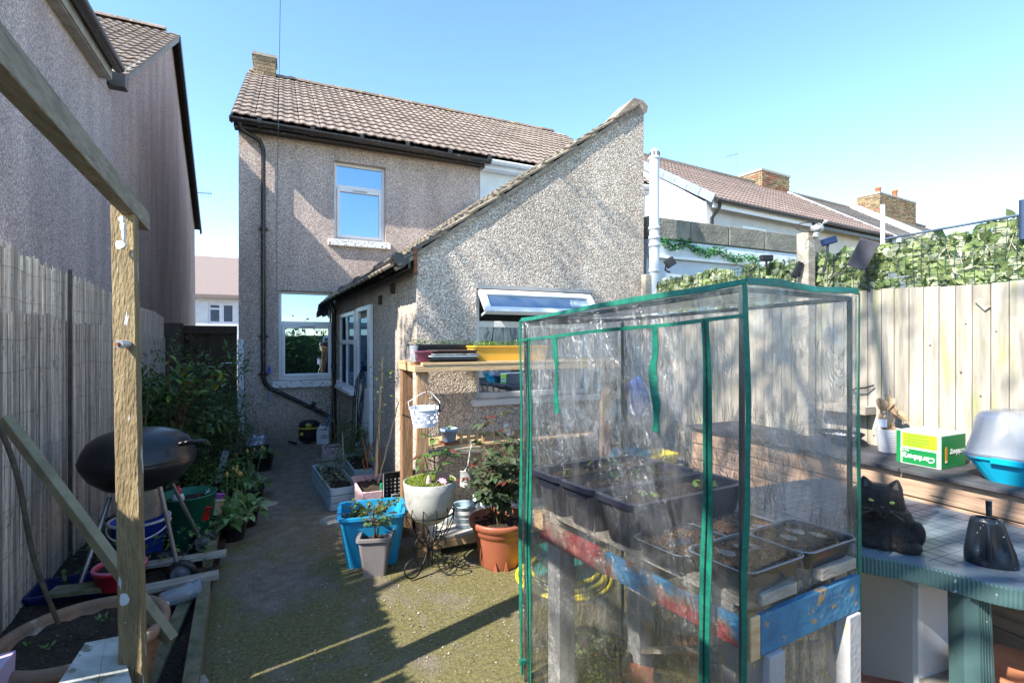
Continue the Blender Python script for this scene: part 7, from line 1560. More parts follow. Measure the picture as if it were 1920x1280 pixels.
# watering can
q = on_z(1881, 1066, ZTB); q = V(q.x, q.y + .05, ZTB + .0005); wc = thing('watering_can', 'dark slate tapering plastic watering can with two side hollows on the table', 'watering can', q); m_can = mat('slate_plastic', (.014, .020, .030), (.010, .015, .022), rough=.28, scale=3, spots=(70, .70, .03, (.4, .42, .44)))
Mc = Matrix.Translation(q) @ Matrix.Rotation(-YAW - R(34), 4, 'Z') @ Matrix.Diagonal((.84, .85, .92, 1))
k = MB(Mc); nn_ = 40; vs = []; hh = [(0, .93), (.006, 1.0), (.03, 1.0), (.06, .97), (.10, .88), (.14, .79), (.17, .72), (.185, .67), (.188, .62), (.186, .56), (.17, .52)]
for (z, s) in hh:
    for i in range(nn_):
        a = 2 * math.pi * i / nn_; rx, ry = .082 * s, .062 * s; x, y_ = math.cos(a) * rx, math.sin(a) * ry; x += .030 * (1 - z / .19) * (1 if math.cos(a) > 0 else .15) * abs(math.cos(a))
        # two hollows either side of a central ridge on the near face
        if math.sin(a) < 0 and .035 < z < .165: dep = math.sin((z - .035) / .13 * math.pi) ** .6; u_ = abs(math.cos(a)); y_ += .020 * dep * math.exp(-((u_ - .42) / .20) ** 2) * 1.3
        vs.append((x, y_, z))
k.add(vs, [(i * nn_ + j, i * nn_ + (j + 1) % nn_, (i + 1) * nn_ + (j + 1) % nn_, (i + 1) * nn_ + j) for i in range(len(hh) - 1) for j in range(nn_)] + [tuple(range(nn_))[::-1]], True); k.build('body', m_can, wc)
k = MB(Mc); k.tube([(0, -.058, .03), (0, -.056, .08), (0, -.048, .13), (0, -.034, .182)], [.011, .010, .008, .007], 10); k.build('handle_ridge', m_can, wc)
k = MB(Mc); k.tube([(.02, .05, .02), (.035, .10, .09), (.03, .12, .17), (.03, .125, .235)], [.014, .012, .011, .012], 12); k.build('spout', m_can, wc)
k = MB(Mc); k.tube([(.038 * math.cos(a) * 1.15, .03 * math.sin(a), .187) for a in [2 * math.pi * i / 24 for i in range(24)]], .004, 6, closed=True); k.build('rim', m_can, wc)
# black cat loafing on the table edge, facing the camera
cb = on_z(1662, 1040, ZTB); cb = V(cb.x + .095, cb.y + .045, ZTB)
cat_o = thing('black_cat', 'black cat with yellow green eyes crouched on the garden table beside the greenhouse', 'cat', cb)
Mk = Matrix.Translation(cb) @ Matrix.Rotation(R(-33) - YAW, 4, 'Z') @ Matrix.Diagonal((1.28, 1.25, 1.22, 1))
k = MB(Mk)
# trunk runs away from the viewer, up behind the head
for (x, y_, z, r_, s) in ((-.01, .055, .075, .075, (1.12, 1, 1.0)), (-.015, .12, .08, .076, (1.05, 1.15, 1.0)), (-.028, .19, .088, .078, (1.05, 1.1, 1.02)), (-.03, .24, .07, .07, (1.05, .9, .95)), (-.01, .02, .11, .055, (1.1, .9, 1.1)), (-.01, .0, .045, .05, (1.25, .9, .9)),
                          (.045, .02, .035, .035, (1.0, 1.2, 1.0)), (-.065, .02, .035, .035, (1.0, 1.2, 1.0)), (.060, -.025, .020, .022, (1.15, 1.5, .9)), (.035, -.035, .02, .022, (1.3, 1.2, .9)), (-.05, -.03, .02, .024, (1.2, 1.4, .85)), (-.015, -.035, .022, .024, (1.5, 1.1, .9)),
                          (.075, .03, .050, .030, (.8, 1.1, 1.4)), (-.06, .18, .04, .055, (1.1, 1.3, .8))): k.sph((x, y_, z), r_, 18, s)
# head: skull, cheeks, muzzle, chin
H = (-.022, -.028, .170)
for (x, y_, z, r_, s) in ((0, 0, 0, .056, (1.12, .95, .88)), (-.030, -.010, -.018, .034, (1.05, .9, .85)), (.030, -.010, -.018, .034, (1.05, .9, .85)), (-.011, -.040, -.026, .0185, (1.05, .9, .8)), (.011, -.040, -.026, .0185, (1.05, .9, .8)), (0, -.034, -.040, .017, (1, .9, .8)), (0, -.034, -.006, .015, (.75, 1.3, 1.2)), (0, .03, -.04, .048, (1, 1, 1))): k.sph((H[0] + x, H[1] + y_, H[2] + z), r_, 16, s)
for sg in (-1, 1):   # ears: fused cones with thickness
    b_ = Vector(H) + V(sg * .034, .004, .030)
    k.tube([b_ - V(0, 0, .008), b_ + V(sg * .004, .004, .010), b_ + V(sg * .008, .006, .024), b_ + V(sg * .011, .006, .037)], [.026, .021, .012, .0025], 10)
body = k.build('body', mat('black_fur', (.010, .008, .008), (.018, .013, .011), rough=.45, scale=20, bump=.9, bscale=220, spec=.4), cat_o)
rm = body.modifiers.new('remesh', 'REMESH'); rm.mode = 'VOXEL'; rm.voxel_size = .0042; rm.use_smooth_shade = True; sm = body.modifiers.new('smooth', 'SMOOTH'); sm.factor = .6; sm.iterations = 4
dg = bpy.context.evaluated_depsgraph_get(); me = bpy.data.meshes.new_from_object(body.evaluated_get(dg)); body.modifiers.clear(); body.data = me
k = MB()
for p in random.sample(list(me.polygons), min(9000, len(me.polygons))):   # short coat
    c_ = Vector(p.center) + cb; nrm_ = Vector(p.normal); dl = (nrm_ * .55 + V(0, .25, -.55) + V(rnd(-.3, .3), rnd(-.3, .3), rnd(-.2, .2))).normalized() * rnd(.006, .011)
    if (c_ - (Mk @ Vector(H))).length < .06: dl *= .45
    t_ = nrm_.cross(dl).normalized() * .0006; k.add([c_ - t_, c_ + t_, c_ + dl], [(0, 1, 2)])
tag(k.build('fur', mat('black_fur_hair', (.018, .014, .012), (.034, .024, .017), rough=.35, scale=6, island=.4), cat_o), kind='stuff')
for sg in (-1, 1):
    e = Vector(H) + V(sg * .0235, -.0425, .000); k = MB(Mk); k.sph(e, .0102, 16, (1.1, .72, .66)); ey = k.build('eye', mat('yellow_green_eye', (.36, .42, .09), (.28, .34, .06), rough=.12, scale=40, coat=1), cat_o)
    k = MB(Mk); k.sph(e + V(0, -.0055, 0), .0030, 10, (.6, .5, 1.5)); k.build('pupil', mat('pupil_black', (.004, .004, .004), rough=.05), ey)
    k = MB(Mk); b_ = Vector(H) + V(sg * .036, -.0165, .036); k.add([b_ + V(-.010, 0, 0), b_ + V(.010, 0, 0), b_ + V(sg * .006, .008, .024)], [(0, 1, 2)]); k.build('inner_ear', mat('inner_ear_grey', (.07, .055, .05), rough=.7), cat_o)
    k = MB(Mk)
    for j in range(6): w0 = Vector(H) + V(sg * .016, -.050, -.022 - .003 * (j % 3)); k.tube([w0, w0 + V(sg * .022, -.006, -.004 + .004 * (j - 3)), w0 + V(sg * .042, .002, -.012 + .008 * (j - 3))], .00022, 3)
    k.build('whiskers', mat('white_whisker', (.30, .30, .30), rough=.3), cat_o)
k = MB(Mk); nz_ = Vector(H) + V(0, -.0575, -.016); k.sph(nz_, .0062, 10, (1.15, .6, .75)); k.build('nose', mat('dark_nose', (.06, .045, .045), rough=.25), cat_o)
k = MB(Mk); tl0 = V(.0, .36, .03); k.tube([(-.06, .36, .05), (.02, .34, .02), (.07, .24, .018), (.085, .14, .018)], [.016, .015, .013, .008], 10); k.build('tail', MATS['black_fur'], cat_o)

# things under the table
sbx = thing('white_storage_box', 'large smooth pale plastic storage box with bright white end under the table', 'box', (2.45, 1.45, 0)); p0 = at_f(1722, 1200, 2.12); p0 = V(p0.x, p0.y, 0)
X1 = V(CS, -SN, 0); Y1 = V(SN, CS, 0); m_greyw = mat('white_grey_plastic', (.78, .79, .82), (.74, .75, .78), rough=.35, scale=2)
dir_f = (V(.62, -.30, 0)).normalized(); dir_b = V(-dir_f.y, dir_f.x, 0)
a = p0; fr0 = at_f(1618, 1120, 2.45); fr0 = V(fr0.x, fr0.y, 0); 
k = MB(); hgt_ = .63; t1 = V(0, 0, hgt_); d_ = (a - fr0); k.hexa([fr0, a, a + V(.26, -.02, 0), fr0 + V(.3, .34, 0), fr0 + t1, a + t1, a + V(.26, -.02, 0) + t1, fr0 + V(.3, .34, 0) + t1]); k.build('body', m_greyw, sbx, bevel=.03)
k = MB(); k.hexa([fr0 - d_ * .01 + t1, a + d_.normalized() * .01 + t1 - V(0, .01, 0), a + V(.27, -.02, 0) + t1, fr0 + V(.3, .35, 0) + t1, fr0 + t1 * 1.05, a + t1 * 1.05 - V(0, .01, 0), a + V(.27, -.02, 0) + t1 * 1.05, fr0 + V(.3, .35, 0) + t1 * 1.05]); k.build('lid', m_greyw, sbx, bevel=.01)
q = at_f(1775, 1262, 2.25); k = MB(); k.lathe([(0, -.09), (.05, -.09), (.065, .03), (.06, .03), (.045, -.08), (0, -.08)], q, 20); q0_ = q - V(0, 0, .09)
k.tube([q + V(-.06, 0, .02), q + V(-.08, 0, .06), q + V(-.03, 0, .09)], .006, 5); tag(k.build('cyan_pot', m_cy, loc=q0_), 'cyan plastic pot on a ledge between the white box and the table leg', 'pot')
MB().span((q.x - .12, q.y - .1, 0), (q.x + .15, q.y + .12, q0_.z - .001)).build('low_stool', m_wood_grey, loc=(q.x, q.y, 0)); tag(bpy.data.objects['low_stool'], 'low grey wooden block under the cyan pot beneath the table', 'stool')
q = at_f(1905, 1255, 2.0); k = MB(); k.lathe([(0, -.12), (.11, -.12), (.13, -.03), (.16, -.01), (.165, .012), (.15, .02), (.12, -.02), (0, -.04)], q, 30); tag(k.build('clay_bowl', mat('orange_clay_pot', (.55, .22, .11)), loc=q), 'orange clay bowl in the shade under the right end of the table', 'bowl')
MB().span((q.x - .2, q.y - .1, 0), (q.x + .25, q.y + .25, q.z - .121)).build('low_crate', m_wood_grey, loc=(q.x, q.y, 0)); tag(bpy.data.objects['low_crate'], 'low grey crate under the orange clay bowl', 'crate')
k = MB(); a, b = at_f(1600, 1262, 2.0), at_f(1700, 1290, 2.0); k.beam(a + V(-.1, .05, 0), b, .05, .02); tag(k.build('red_brown_lath', mat('red_brown_wood', (.28, .09, .05), rough=.7), loc=b), 'red brown lath along the bottom of the pale storage box', 'lath')

# ================================================================== POTTING TABLE MADE FROM A PALLET (inside the greenhouse)
ZR = .84
La = on_z(1012, 963, ZR); Na = on_z(1424, 1163, ZR); 
ax_ = (Na - La); LR = ax_.length - .03; ax_.normalize(); bx_ = V(-ax_.y, ax_.x, 0)
Rr = on_z(1618, 1082, ZR); WR = (Rr - Na).length
bx_ = (Rr - Na).normalized(); 
RM = Matrix(((ax_.x, bx_.x, 0, La.x), (ax_.y, bx_.y, 0, La.y), (0, 0, 1, 0), (0, 0, 0, 1)))
pt_ = thing('pallet_table', 'potting table made from a paint spattered pallet inside the clear greenhouse', 'table', (La + bx_ * .3 + ax_ * .5) - V(0, 0, ZR))
m_redpaint = mat('red_and_bare_pallet', (.30, .24, .18), (.34, .04, .045), rough=.8, scale=5, bump=.6, c3=(.30, .07, .06), lo=.40, hi=.58, spots=(4.5, .63, .04, (.03, .22, .45)))
m_bluepaint = mat('blue_painted_pallet', (.06, .22, .36), (.04, .12, .23), rough=.75, scale=7, bump=.7, bscale=35, spots=(22, .60, .05, (.35, .22, .10)))
def rbox(a0, a1, b0, b1, z0, z1, nm, m, parent=pt_, bev=.003): return MB(RM).span((a0, b0, z0), (a1, b1, z1)).build(nm, m, parent, bevel=bev)
for j in range(5): b0 = .02 + j * (WR - .04) / 5; rbox(0, LR - .02, b0, b0 + (WR - .04) / 5 - .03, ZR - .0, ZR + .03, 'slat', m_wood_grey)
for a_ in (.02, LR * .5, LR - .16): rbox(a_, a_ + .09, .022, WR - .02, ZR - .1, ZR - .002, 'bearer', m_wood_grey)
rbox(0, LR * .42, -.0, .02, ZR - .115, ZR - .024, 'side_board', m_redpaint); rbox(LR * .42 + .002, LR * .995, -.0, .02, ZR - .115, ZR - .024, 'side_board', mat('blue_red_pallet', (.04, .22, .42), (.32, .05, .05), rough=.75, scale=2.2, lo=.50, hi=.58, bump=.6, bscale=40, c3=(.26, .20, .16)))
rbox(LR - .0, LR + .022, .02, WR, ZR - .115, ZR + .005, 'end_board', m_bluepaint); rbox(LR - .002, LR + .022, -.025, .018, ZR - .12, ZR + .008, 'end_board', m_wood)
rbox(LR - .085, LR + .026, .02, .19, ZR + .032, ZR + .066, 'wood_block', m_wood_grey); rbox(LR - .085, LR + .02, WR - .22, WR - .02, ZR + .032, ZR + .068, 'wood_block', m_wood_grey); rbox(-.02, .05, -.02, .04, ZR - .06, ZR + .02, 'wood_block', m_wood)
m_leg = mat('grey_painted_leg', (.44, .44, .45), (.30, .30, .31), rough=.7, scale=4, bump=.3, spots=(4, .62, .08, (.40, .28, .12)))
for (a_, b_, w_) in ((.05, .03, .085), (.06, WR - .06, .085), (LR - .42, WR - .1, .06), (LR - .04, .06, .075), (LR - .04, WR - .06, .07), (LR * .45, WR - .05, .06)):
    rbox(a_, a_ + w_, b_ - .02, b_ + w_ - .02, 0, ZR - .118, 'leg', m_leg)
MB(RM).beam((.1, WR - .05, .1), (LR - .1, WR - .02, .55), .05, .02).build('brace', m_wood_grey, pt_)
# three deep black troughs
m_trough = mat('blue_black_trough', (.014, .016, .028), (.022, .024, .036), rough=.35, scale=5, spots=(60, .70, .03, (.25, .25, .27)))
for i, (a_, lb) in enumerate(((.085, 'deep black trough of soil at the far left end of the pallet table'), (.295, 'deep black trough of soil in the middle of the three on the pallet table'), (.520, 'deep black trough nearest the seed trays with a pale seedling in it'))):
    w_ = .205; bl_ = .62; Mt = RM @ Matrix.Translation((a_ + .0, .28, ZR + .032)); o = Mt.translation
    t = thing('black_trough', lb, 'trough', o, group='deep black troughs in the greenhouse'); k = MB(Mt); k.frustum((0, 0, 0), (w_ * .80, bl_ * .88), (w_, bl_), .182, wall=.008, rim=.022, rr=.2); k.build('trough', m_trough, t)
    soil_rect(Mt @ V(0, 0, .15), w_ - .02, bl_ - .03, math.atan2(ax_.y, ax_.x), t, h=.01)
    f = MB()
    for _ in range(9): q = Mt @ V(rnd(-.06, .06), rnd(-.22, .22), .16); [put_leaf(f, q + V(0, 0, .012), rdir(.5), rnd(.018, .034), rnd(.014, .024)) for _ in range(3)]
    f.build('seedling', MATS['lime_leaf'] if i == 2 else m_leaf_mid, t)
# four twin-cell seed trays with rims and glossy patches painted as pools of light
m_seedt = mat('dark_clear_tray', (.03, .03, .035), rough=.2, spec=.6); m_light_pool = mat('light_pool_gloss', (.10, .12, .15), (.06, .07, .09), rough=.08, spec=.8)
m_coir = mat('coir_compost', (.24, .13, .06), (.05, .028, .015), rough=.95, scale=30, bump=1.5, bscale=120)
a0 = .605; 
for (ai, bi, lb) in ((0, 0, 'clear rimmed seed tray of brown compost beside the nearest trough, front edge'), (0, 1, 'clear rimmed seed tray heaped with dry coir at the back'), (1, 0, 'clear rimmed seed tray overhanging the red and blue front board, nearest the camera'), (1, 1, 'clear rimmed seed tray with painted patches of light at the right hand corner')):
    ca_, cb2 = a0 + .115 + ai * .232 + .0, .115 + bi * .295; Mt = RM @ Matrix.Translation((ca_, cb2, ZR + .036 + .034 * ai)) @ Matrix.Diagonal((1.09, 1.09, 1, 1)) ; o = Mt.translation
    t = thing('seed_tray', lb, 'seed tray', o, group='clear rimmed seed trays in the greenhouse'); k = MB(Mt); k.frustum((0, 0, 0), (.17, .23), (.195, .255), .062, wall=.004, rim=.009, rr=.16); k.build('tray', m_seedt, t)
    k = MB(Mt); rr4 = rrect(.208, .268, .0635, .035, 6); k.tube(rr4, .0022, 5, closed=True); k.build('clear_rim', mat('clear_rim_plastic', (.22, .26, .31), rough=.12, spec=.8), t)
    rz4 = math.atan2(ax_.y, ax_.x); so_ = soil_rect(Mt @ V(0, 0, .05), .182, .242, rz4, t, h=.009, n=20, m=m_coir)
    for _ in range(3):
        px_, py_ = rnd(-.06, .05), rnd(-.08, .08); k = MB(Mt); k.add([(px_ + math.cos(a) * (.028 + .012 * mnoise.noise((a * 2, px_ * 50, 1))), py_ + math.sin(a) * (.022 + .012 * mnoise.noise((a * 2, 4, px_ * 30))), .0605) for a in [2 * math.pi * j / 16 for j in range(16)]], [tuple(range(16))]); k.build('light_patch', m_light_pool, t)
    f = MB()
    for _ in range(420): q = Mt @ V(rnd(-.085, .085), rnd(-.115, .115), .052 + rnd(0, .012)); d = V(rnd(-1, 1), rnd(-1, 1), rnd(-.2, .5)).normalized() * rnd(.006, .016); s4 = d.cross(V(0, 0, 1)).normalized() * .0009; f.add([q - s4, q + s4, q + d], [(0, 1, 2)])
    tag(f.build('coir_fibre', mat('coir_fibre', (.50, .30, .15), (.28, .16, .08), rough=.9, scale=30, island=.4), t), kind='stuff')
# pots on the ground below
q = on_z(1120, 1225, 0.06); t = thing('black_plant_tray', 'black tray of small green plants on the ground under the pallet table', 'tray', (q.x, q.y, 0)); k = MB(); k.frustum((q.x, q.y, 0), (.26, .26), (.30, .30), .09, rz=.6); k.build('tray', m_blackp, t); soil_rect((q.x, q.y, .07), .27, .27, .6, t)
f = MB()
for _ in range(160): put_leaf(f, V(q.x + rnd(-.13, .13), q.y + rnd(-.13, .13), .08 + rnd(0, .04)), rdir(.4), .026, .018)
tag(f.build('foliage', m_leaf_mid, t), kind='stuff')
q = on_z(1108, 1270, .04); f = MB()
for _ in range(700): put_leaf(f, V(q.x + random.gauss(0, .05), q.y + random.gauss(0, .05), rnd(.0, .12)), rdir(.4), .018, .010)
tag(f.build('small_green_plant', m_leaf_lime, loc=(q.x, q.y, 0)), 'small bushy yellow green plant at the foot of the pallet table leg', 'plant', kind='stuff')
q = on_z(1165, 1262, 0); k = MB(); k.tube([q + V(-.1, .1, .02), q + V(.1, -.12, .02)], .045, 14); tag(k.build('clay_pipe', mat('orange_clay_pot', (.55, .22, .11)), loc=q), 'short reddish clay pipe on the ground behind the small green plant', 'pipe')

# ================================================================== HOSE COIL
q = on_z(1058, 1082, 0); hs = thing('hose_coil', 'yellow garden hose coiled round a green reel on the mossy ground behind the greenhouse', 'hose', (q.x, q.y, 0)); k = MB(); pts = []
for i in range(330): a = i * .12; r_ = .33 - .0011 * i * .3 + .012 * math.sin(a * .37); pts.append(V(q.x + r_ * math.cos(a), q.y + r_ * math.sin(a) * 1.0, .015 + .026 * (i // 104) + .004 * math.sin(a * 2.3)))
k.tube(pts, .0125, 8); k.build('hose', mat('yellow_hose', (.72, .62, .03), (.62, .52, .02), rough=.4, scale=4), hs)
k = MB(); k.lathe([(.22, .03), (.23, .04), (.21, .055), (.12, .06), (.115, .16), (.21, .165), (.215, .18), (.12, .19), (.05, .19), (0, .19)], (q.x, q.y, 0), 32); k.build('reel', mat('sea_green_plastic', (.02, .22, .18), (.02, .18, .15), rough=.4), hs)

# ================================================================== THINGS BEHIND THE GREENHOUSE, ALONG THE GABLE
def yz(px, py, y_): return on_y(px, py, y_)
bn = thing('side_bench', 'low wooden bench standing under the right part of the gable behind the greenhouse', 'bench', (3.2, 3.9, 0)); zb4 = yz(1200, 878, 3.75).z
for j in range(3): MB().span((2.80, 3.70 + j * .14, zb4 - .03), (3.5, 3.82 + j * .14, zb4)).build('slat', m_wood_grey, bn)
for (x, y_) in ((2.84, 3.74), (3.42, 3.74), (2.84, 4.06), (3.42, 4.06)): MB().span((x, y_, 0), (x + .05, y_ + .05, zb4 - .031)).build('leg', m_wood_grey, bn)
k = MB(); a, b = yz(1095, 835, 3.85), yz(1210, 870, 3.85); k.frustum((2.55, 3.95, ZS * 0 + .0), (.01, .01), (.01, .01), .01)
k = MB(); k.frustum((3.0, 3.92, zb4), (.30, .22), (.38, .28), .13); tag(k.build('cyan_tub', m_cy, loc=(3.0, 3.92, zb4)), 'cyan plastic tub on the bench seen blurred through the greenhouse cover', 'tub')
k = MB(); k.frustum((3.34, 3.86, zb4), (.26, .2), (.32, .26), .10); tag(k.build('yellow_tub', mat('bright_yellow_plastic', (.72, .62, .02), rough=.4), loc=(3.34, 3.86, zb4)), 'bright yellow tub on the bench seen through the greenhouse cover', 'tub')
q = yz(1195, 745, 4.2); k = MB(); k.sph(q, .16, 18, (.8, .6, 1.35)); k.v = [p + V(*[.05 * mnoise.noise((p.x * 8 + i * 9, p.y * 8, p.z * 8)) for i in range(3)]) for p in k.v]; k.tube([q + V(0, .05, .18), V(q.x, YE - .01, q.z + .32)], .004, 4)
tag(k.build('blue_bag', mat('royal_blue_bag', (.05, .15, .62), (.04, .11, .5), rough=.45), loc=q), 'royal blue bag hanging on the gable seen through the greenhouse cover', 'bag')
q = V(yz(1072, 790, 4.0).x, 4.05, ZM); t = thing('white_pot_stack', 'tower of stacked white plastic pots on the middle shelf behind the greenhouse cover', 'plant pots', q)
for j in range(5): k = MB(); k.lathe([(.045, 0), (.06, .05), (.064, .05), (.064, .065), (.05, .06)], q + V(0, 0, j * .055), 18); k.build('pot', MATS['white_plastic'], t)

# ================================================================== CLEAR GREENHOUSE COVER ON ITS FRAME
GL = at_f(978, 600, 2.45); GN = at_f(1399, 528, 1.45); GR = at_f(1608, 549, 1.80)
gh = thing('clear_greenhouse', 'clear plastic walk in greenhouse cover with green taped edges and zips round the pallet table', 'greenhouse', V((GL.x + GR.x) / 2, (GL.y + GR.y) / 2, 0))
gA, gN, gR = V(GL.x, GL.y, GL.z), V(GN.x, GN.y, GN.z), V(GR.x, GR.y, GR.z); gBk = gA + (gR - gN); 
def dn(p, z): return V(p.x, p.y, z)
m_film = film('clear_pvc', haze=.062, gloss=.06, wr=.8, bscale=24, rough=.17, hv=(.45, 2.2))
m_film_dirty = film('splashed_pvc', haze=.062, gloss=.07, wr=.9, bscale=26, rough=.18, hv=(.45, 2.2), dirt=.9)
m_film_top = film('clear_pvc_top', haze=.07, gloss=.08, wr=.6, bscale=12)
def sheet(p00, p10, p11, p01, nu, nv, amp, m, nm, seed=0, pinch=True):
    """creased sheet between four corners, bulging and rippling out of plane"""
    nrm_ = (p10 - p00).cross(p01 - p00).normalized(); vs = []
    for j in range(nv + 1):
        for i in range(nu + 1):
            u_, v_ = i / nu, j / nv; p = p00.lerp(p10, u_).lerp(p01.lerp(p11, u_), v_); edge = min(1, 6 * min(u_, 1 - u_, v_ + .02, 1 - v_ + .02))
            w_ = p * 3.2; h_ = mnoise.noise((w_.x + seed, w_.y, w_.z * .6)) * .9 + .5 * (abs(mnoise.noise((w_.x * 3.1, w_.y * 3.1 + seed, w_.z * 1.4))) - .25) + .22 * mnoise.noise((w_.x * 8, w_.y * 8 + seed, w_.z * 4))
            # gathers running down from the top seam
            h_ += .5 * math.sin((u_ * 46) + 3 * mnoise.noise((u_ * 5, seed, 0))) * max(0, 1 - (1 - v_) * 9) if pinch else 0
            vs.append(p + nrm_ * amp * h_ * edge)
    k = MB(); k.add(vs, [(j * (nu + 1) + i, j * (nu + 1) + i + 1, (j + 1) * (nu + 1) + i + 1, (j + 1) * (nu + 1) + i) for j in range(nv) for i in range(nu)], True); return k.build(nm, m, gh)
sheet(dn(gA, .02), dn(gN, .02), gN, gA, 70, 90, .012, m_film, 'front_sheet', 1)
sheet(dn(gN, .02), dn(gR, .02), gR, gN, 50, 90, .014, m_film_dirty, 'side_sheet', 5)
sheet(dn(gR, .02), dn(gBk, .02), gBk, gR, 50, 60, .012, m_film_top, 'back_sheet', 9)
sheet(dn(gBk, .02), dn(gA, .02), gA, gBk, 40, 60, .012, m_film_top, 'side_sheet', 13)
gBk.z = (gA.z + gR.z) / 2
sheet(gA, gN, gR, gBk, 50, 40, .010, m_film_top, 'roof_sheet', 17, False)
m_pole = mat('dark_green_pole', (.012, .035, .028), (.01, .02, .018), rough=.3); ins_ = lambda p, k_=.02: p.lerp(V((gA.x + gR.x) / 2, (gA.y + gR.y) / 2, p.z), k_)
for p in (gA, gN, gR, gBk): q = ins_(p, .035); MB().tube([dn(q, 0), dn(q, p.z - .02)], .009, 10).build('pole', m_pole, gh)
for (a_, b_) in ((gA, gN), (gN, gR), (gR, gBk), (gBk, gA)): MB().tube([ins_(a_, .035) - V(0, 0, .02), ins_(b_, .035) - V(0, 0, .02)], .009, 8).build('rail', m_pole, gh)
zmid = 1.0
m_tape = mat('green_tape', (.010, .17, .11), (.006, .10, .07), rough=.45, scale=30, stretch=(1, 1, 1), bump=.3, bscale=200)
fwn = lambda p: (V(0, 0, EYE) - V(p.x, p.y, EYE)).normalized()
def tape(a_, b_, w_, nm='trim', wob=.003, th=.003, facing=None, seed=0, m=None, n=26, out_=.006):
    """ribbon sewn along an edge, slightly wavy; facing = the direction its flat side looks"""
    a_, b_ = Vector(a_), Vector(b_); d = (b_ - a_).normalized(); f_ = (facing or fwn(a_)).normalized(); f_ = (f_ - d * f_.dot(d)).normalized(); s_ = d.cross(f_).normalized(); k = MB(); vs = []
    for i in range(n + 1):
        t_ = i / n; p = a_.lerp(b_, t_) + f_ * out_ + s_ * wob * math.sin(t_ * 9 + seed) + s_ * wob * mnoise.noise((t_ * 6, seed, 0)); ww = w_ / 2 * (1 + .08 * math.sin(t_ * 23 + seed)); tw = f_ * (.25 * ww * math.sin(t_ * 7 + seed))
        vs += [p - s_ * ww - tw, p + s_ * ww + tw, p + s_ * ww + tw - f_ * th, p - s_ * ww - tw - f_ * th]
    k.add(vs, [(4 * i + j, 4 * i + (j + 1) % 4, 4 * i + 4 + (j + 1) % 4, 4 * i + 4 + j) for i in range(n) for j in range(4)] + [(3, 2, 1, 0), (4 * n, 4 * n + 1, 4 * n + 2, 4 * n + 3)]); return k.build(nm, m or m_tape, gh)
nF = (gN - gA).cross(V(0, 0, 1)).normalized(); nF = nF if nF.dot(fwn(gN)) > 0 else -nF
nS = (gR - gN).cross(V(0, 0, 1)).normalized(); nS = nS if nS.dot(fwn(gN)) > 0 else -nS
tape(gA, gN, .020, facing=nF + V(0, 0, .4), wob=.003); tape(gN, gR, .022, facing=nS + V(0, 0, .4), wob=.004, seed=3); tape(gR, gBk, .018, facing=V(0, 0, 1), seed=5); tape(gBk, gA, .018, facing=V(0, 0, 1), seed=6)
tape(dn(gN, .02), gN, .015, facing=nF + nS * .5, wob=.007, seed=1, n=40); tape(dn(gA, .02), gA, .020, facing=nF, wob=.005, seed=2, n=40); tape(dn(gR, .02), gR, .016, facing=nS, wob=.004, seed=4)
def fpt(px, z):   # a point on the front sheet plane from its picture column
    u = (px - 960) / F; P, d = gA, (gN - gA); d = V(d.x, d.y, 0); A_ = CS * P.x - SN * P.y; B_ = SN * P.x + CS * P.y; C_ = CS * d.x - SN * d.y; D_ = SN * d.x + CS * d.y; s = (A_ - u * B_) / (u * D_ - C_); return P + d * s * 1.0 + V(0, 0, z - P.z)
def fz(px, py): p = fpt(px, 0); return EYE - (py - HZ) * (SN * p.x + CS * p.y) / F
sL, sR = fpt(976, fz(976, 637)), fpt(1396, fz(1396, 592)); tape(sL, sR, .012, 'seam', facing=nF, wob=.002, seed=7)
for (px, w_) in ((994, .034), (1327, .034)):
    zt5 = fz(px, 637 - (px - 976) * .107); a_ = fpt(px, .02); b_ = fpt(px, zt5); z_ = tape(a_, b_, w_, 'zip_tape', facing=nF, wob=.007, seed=px, n=44, out_=.009)
    k = MB(); d = (b_ - a_); s_ = V(0, 0, 1).cross(nF).normalized(); pts = []
    for i in range(45): t_ = i / 44; pts.append(a_.lerp(b_, t_) + nF * .0125 + s_ * .007 * math.sin(t_ * 9 + px) + s_ * .007 * mnoise.noise((t_ * 6, px, 0)))
    k.tube(pts, .0022, 5); zz = k.build('zip_teeth', m_blackp, gh)
    k = MB()
    for i in range(0, 44): p = pts[i]; k.box(p + nF * .001, (.007, .004, .003))
    k.build('zip_link', mat('dark_green_zip', (.01, .05, .04), rough=.4), gh)
for (px, py0, py1, w_) in ((1044, 632, 774, .026), (1229, 614, 808, .030)):
    tape(fpt(px, fz(px, py0)), fpt(px + 3, fz(px + 3, py1)), w_, 'tie', facing=nF, wob=.006, seed=px, out_=.010)
q = fpt(990, .2)
k = MB(); k.box(fpt(985, fz(985, 1238)) + nF * .015, (.03, .02, .02)); k.build('clip', m_tape, gh)

# ================================================================== OVERHEAD CABLE DOWN THE HOUSE WALL
a = on_y(519, 560, D - .02); b = on_y(522, 240, gy - .08); c = at_f(525.5, 0, 5.5); c2 = at_f(528, -260, 3.4)
k = MB(); k.tube([a, on_y(519, 400, D - .02), on_y(521, 262, D - .03), b, c, c2], .0035, 4); 
k.build('cable', mat('blue_grey_cable', (.10, .22, .30), rough=.5), house)

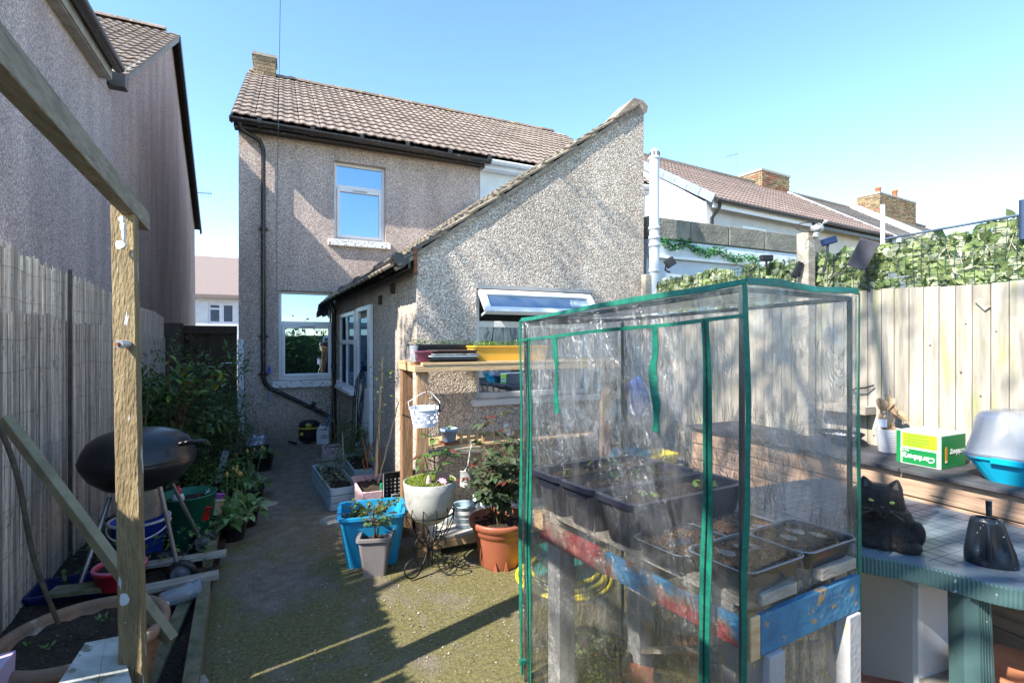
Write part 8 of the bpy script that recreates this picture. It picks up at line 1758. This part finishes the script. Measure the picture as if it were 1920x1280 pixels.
# ================================================================== THE REST OF THE GARDEN, BEHIND THE CAMERA (it shades and is mirrored in the windows)
def tree(name, label, base, h, cr, n, m, seed, L=.09, w=.05, low=.75, lean=0, tr=.09):
    random.seed(seed); t = thing(name, label, 'tree', base); b = Vector(base); k = MB(); top = b + V(.1, .1 + lean, h * .62)
    k.tube([b, b + V(.04, lean * .3, h * .3), top], [tr, tr * .8, tr * .5], 10); ends = []
    for i in range(13):
        a = rnd(0, 6.28); p0 = b.lerp(top, rnd(low, 1)); e = p0 + V(math.cos(a) * cr * rnd(.5, 1), math.sin(a) * cr * rnd(.5, 1), h * rnd(.1, .36)); mid = p0.lerp(e, .5) + V(0, 0, .1); k.tube([p0, mid, e], [.05, .03, .01], 6); ends.append((mid, e))
        for j in range(6): q0 = mid.lerp(e, rnd(0, 1)); q = q0 + V(rnd(-1, 1), rnd(-1, 1), rnd(-.2, .8)) * cr * .35; k.tube([q0, q0.lerp(q, .5) + V(0, 0, .04), q], [.014, .009, .004], 4); ends.append((q0, q))
    k.build('trunk', m_bark, t); f = MB()
    for _ in range(n): a_, b_ = random.choice(ends); q = a_.lerp(b_, rnd(.2, 1.1)) + V(random.gauss(0, .12), random.gauss(0, .12), random.gauss(0, .12)); put_leaf(f, q, rdir(0), L * rnd(.7, 1.3), w * rnd(.7, 1.3))
    tag(f.build('crown', m, t), kind='stuff'); return t
tree('garden_tree', 'thin leaved tree standing behind the camera on the left, seen only by its dappled shade', (-3.1, -.1, 0), 10.2, 2.4, 3200, m_leaf_mid, 4)
tree('bare_tree', 'nearly bare branching tree beyond the left fence that streaks the gable with shade', (-3.8, 1.7, 0), 10.6, 1.9, 1500, m_leaf_mid, 12, low=.88, lean=1.3, tr=.05)
f = MB(); foliage(f, (1.2, -7.5, .85), (4.2, .5, 1.1), 7000, .13, .08, clump=60); f.box((1.2, -7.7, 1.0), (8, .2, 1.9)); tag(f.build('added_hedge', m_leaf_dark, loc=(1.2, -7.5, 0)), 'unseen dark hedge added behind the camera for the window reflections', 'hedge', kind='stuff')  # unseen hedge added to darken what the windows mirror
k = MB()
for y_ in np.arange(-7.4, .12, .1): k.span((XF, float(y_), 0), (XF + .018, float(y_) + .095, 1.95 + rnd(-.01, .01)))
tag(k.build('board_fence_run', m_fenceb, loc=(XF, -3.5, 0)), 'continuing run of the board fence behind the camera', 'fence')
k = MB()
for y_ in np.arange(-7.4, 1.2, .1): k.span((FXL - .01, float(y_), 0), (FXL + .008, float(y_) + .096, 1.85 + rnd(-.01, .01)))
tag(k.build('left_fence_run', m_fenceb, loc=(FXL, -3.5, 0)), 'plain boarded run of the left boundary behind the camera', 'fence')
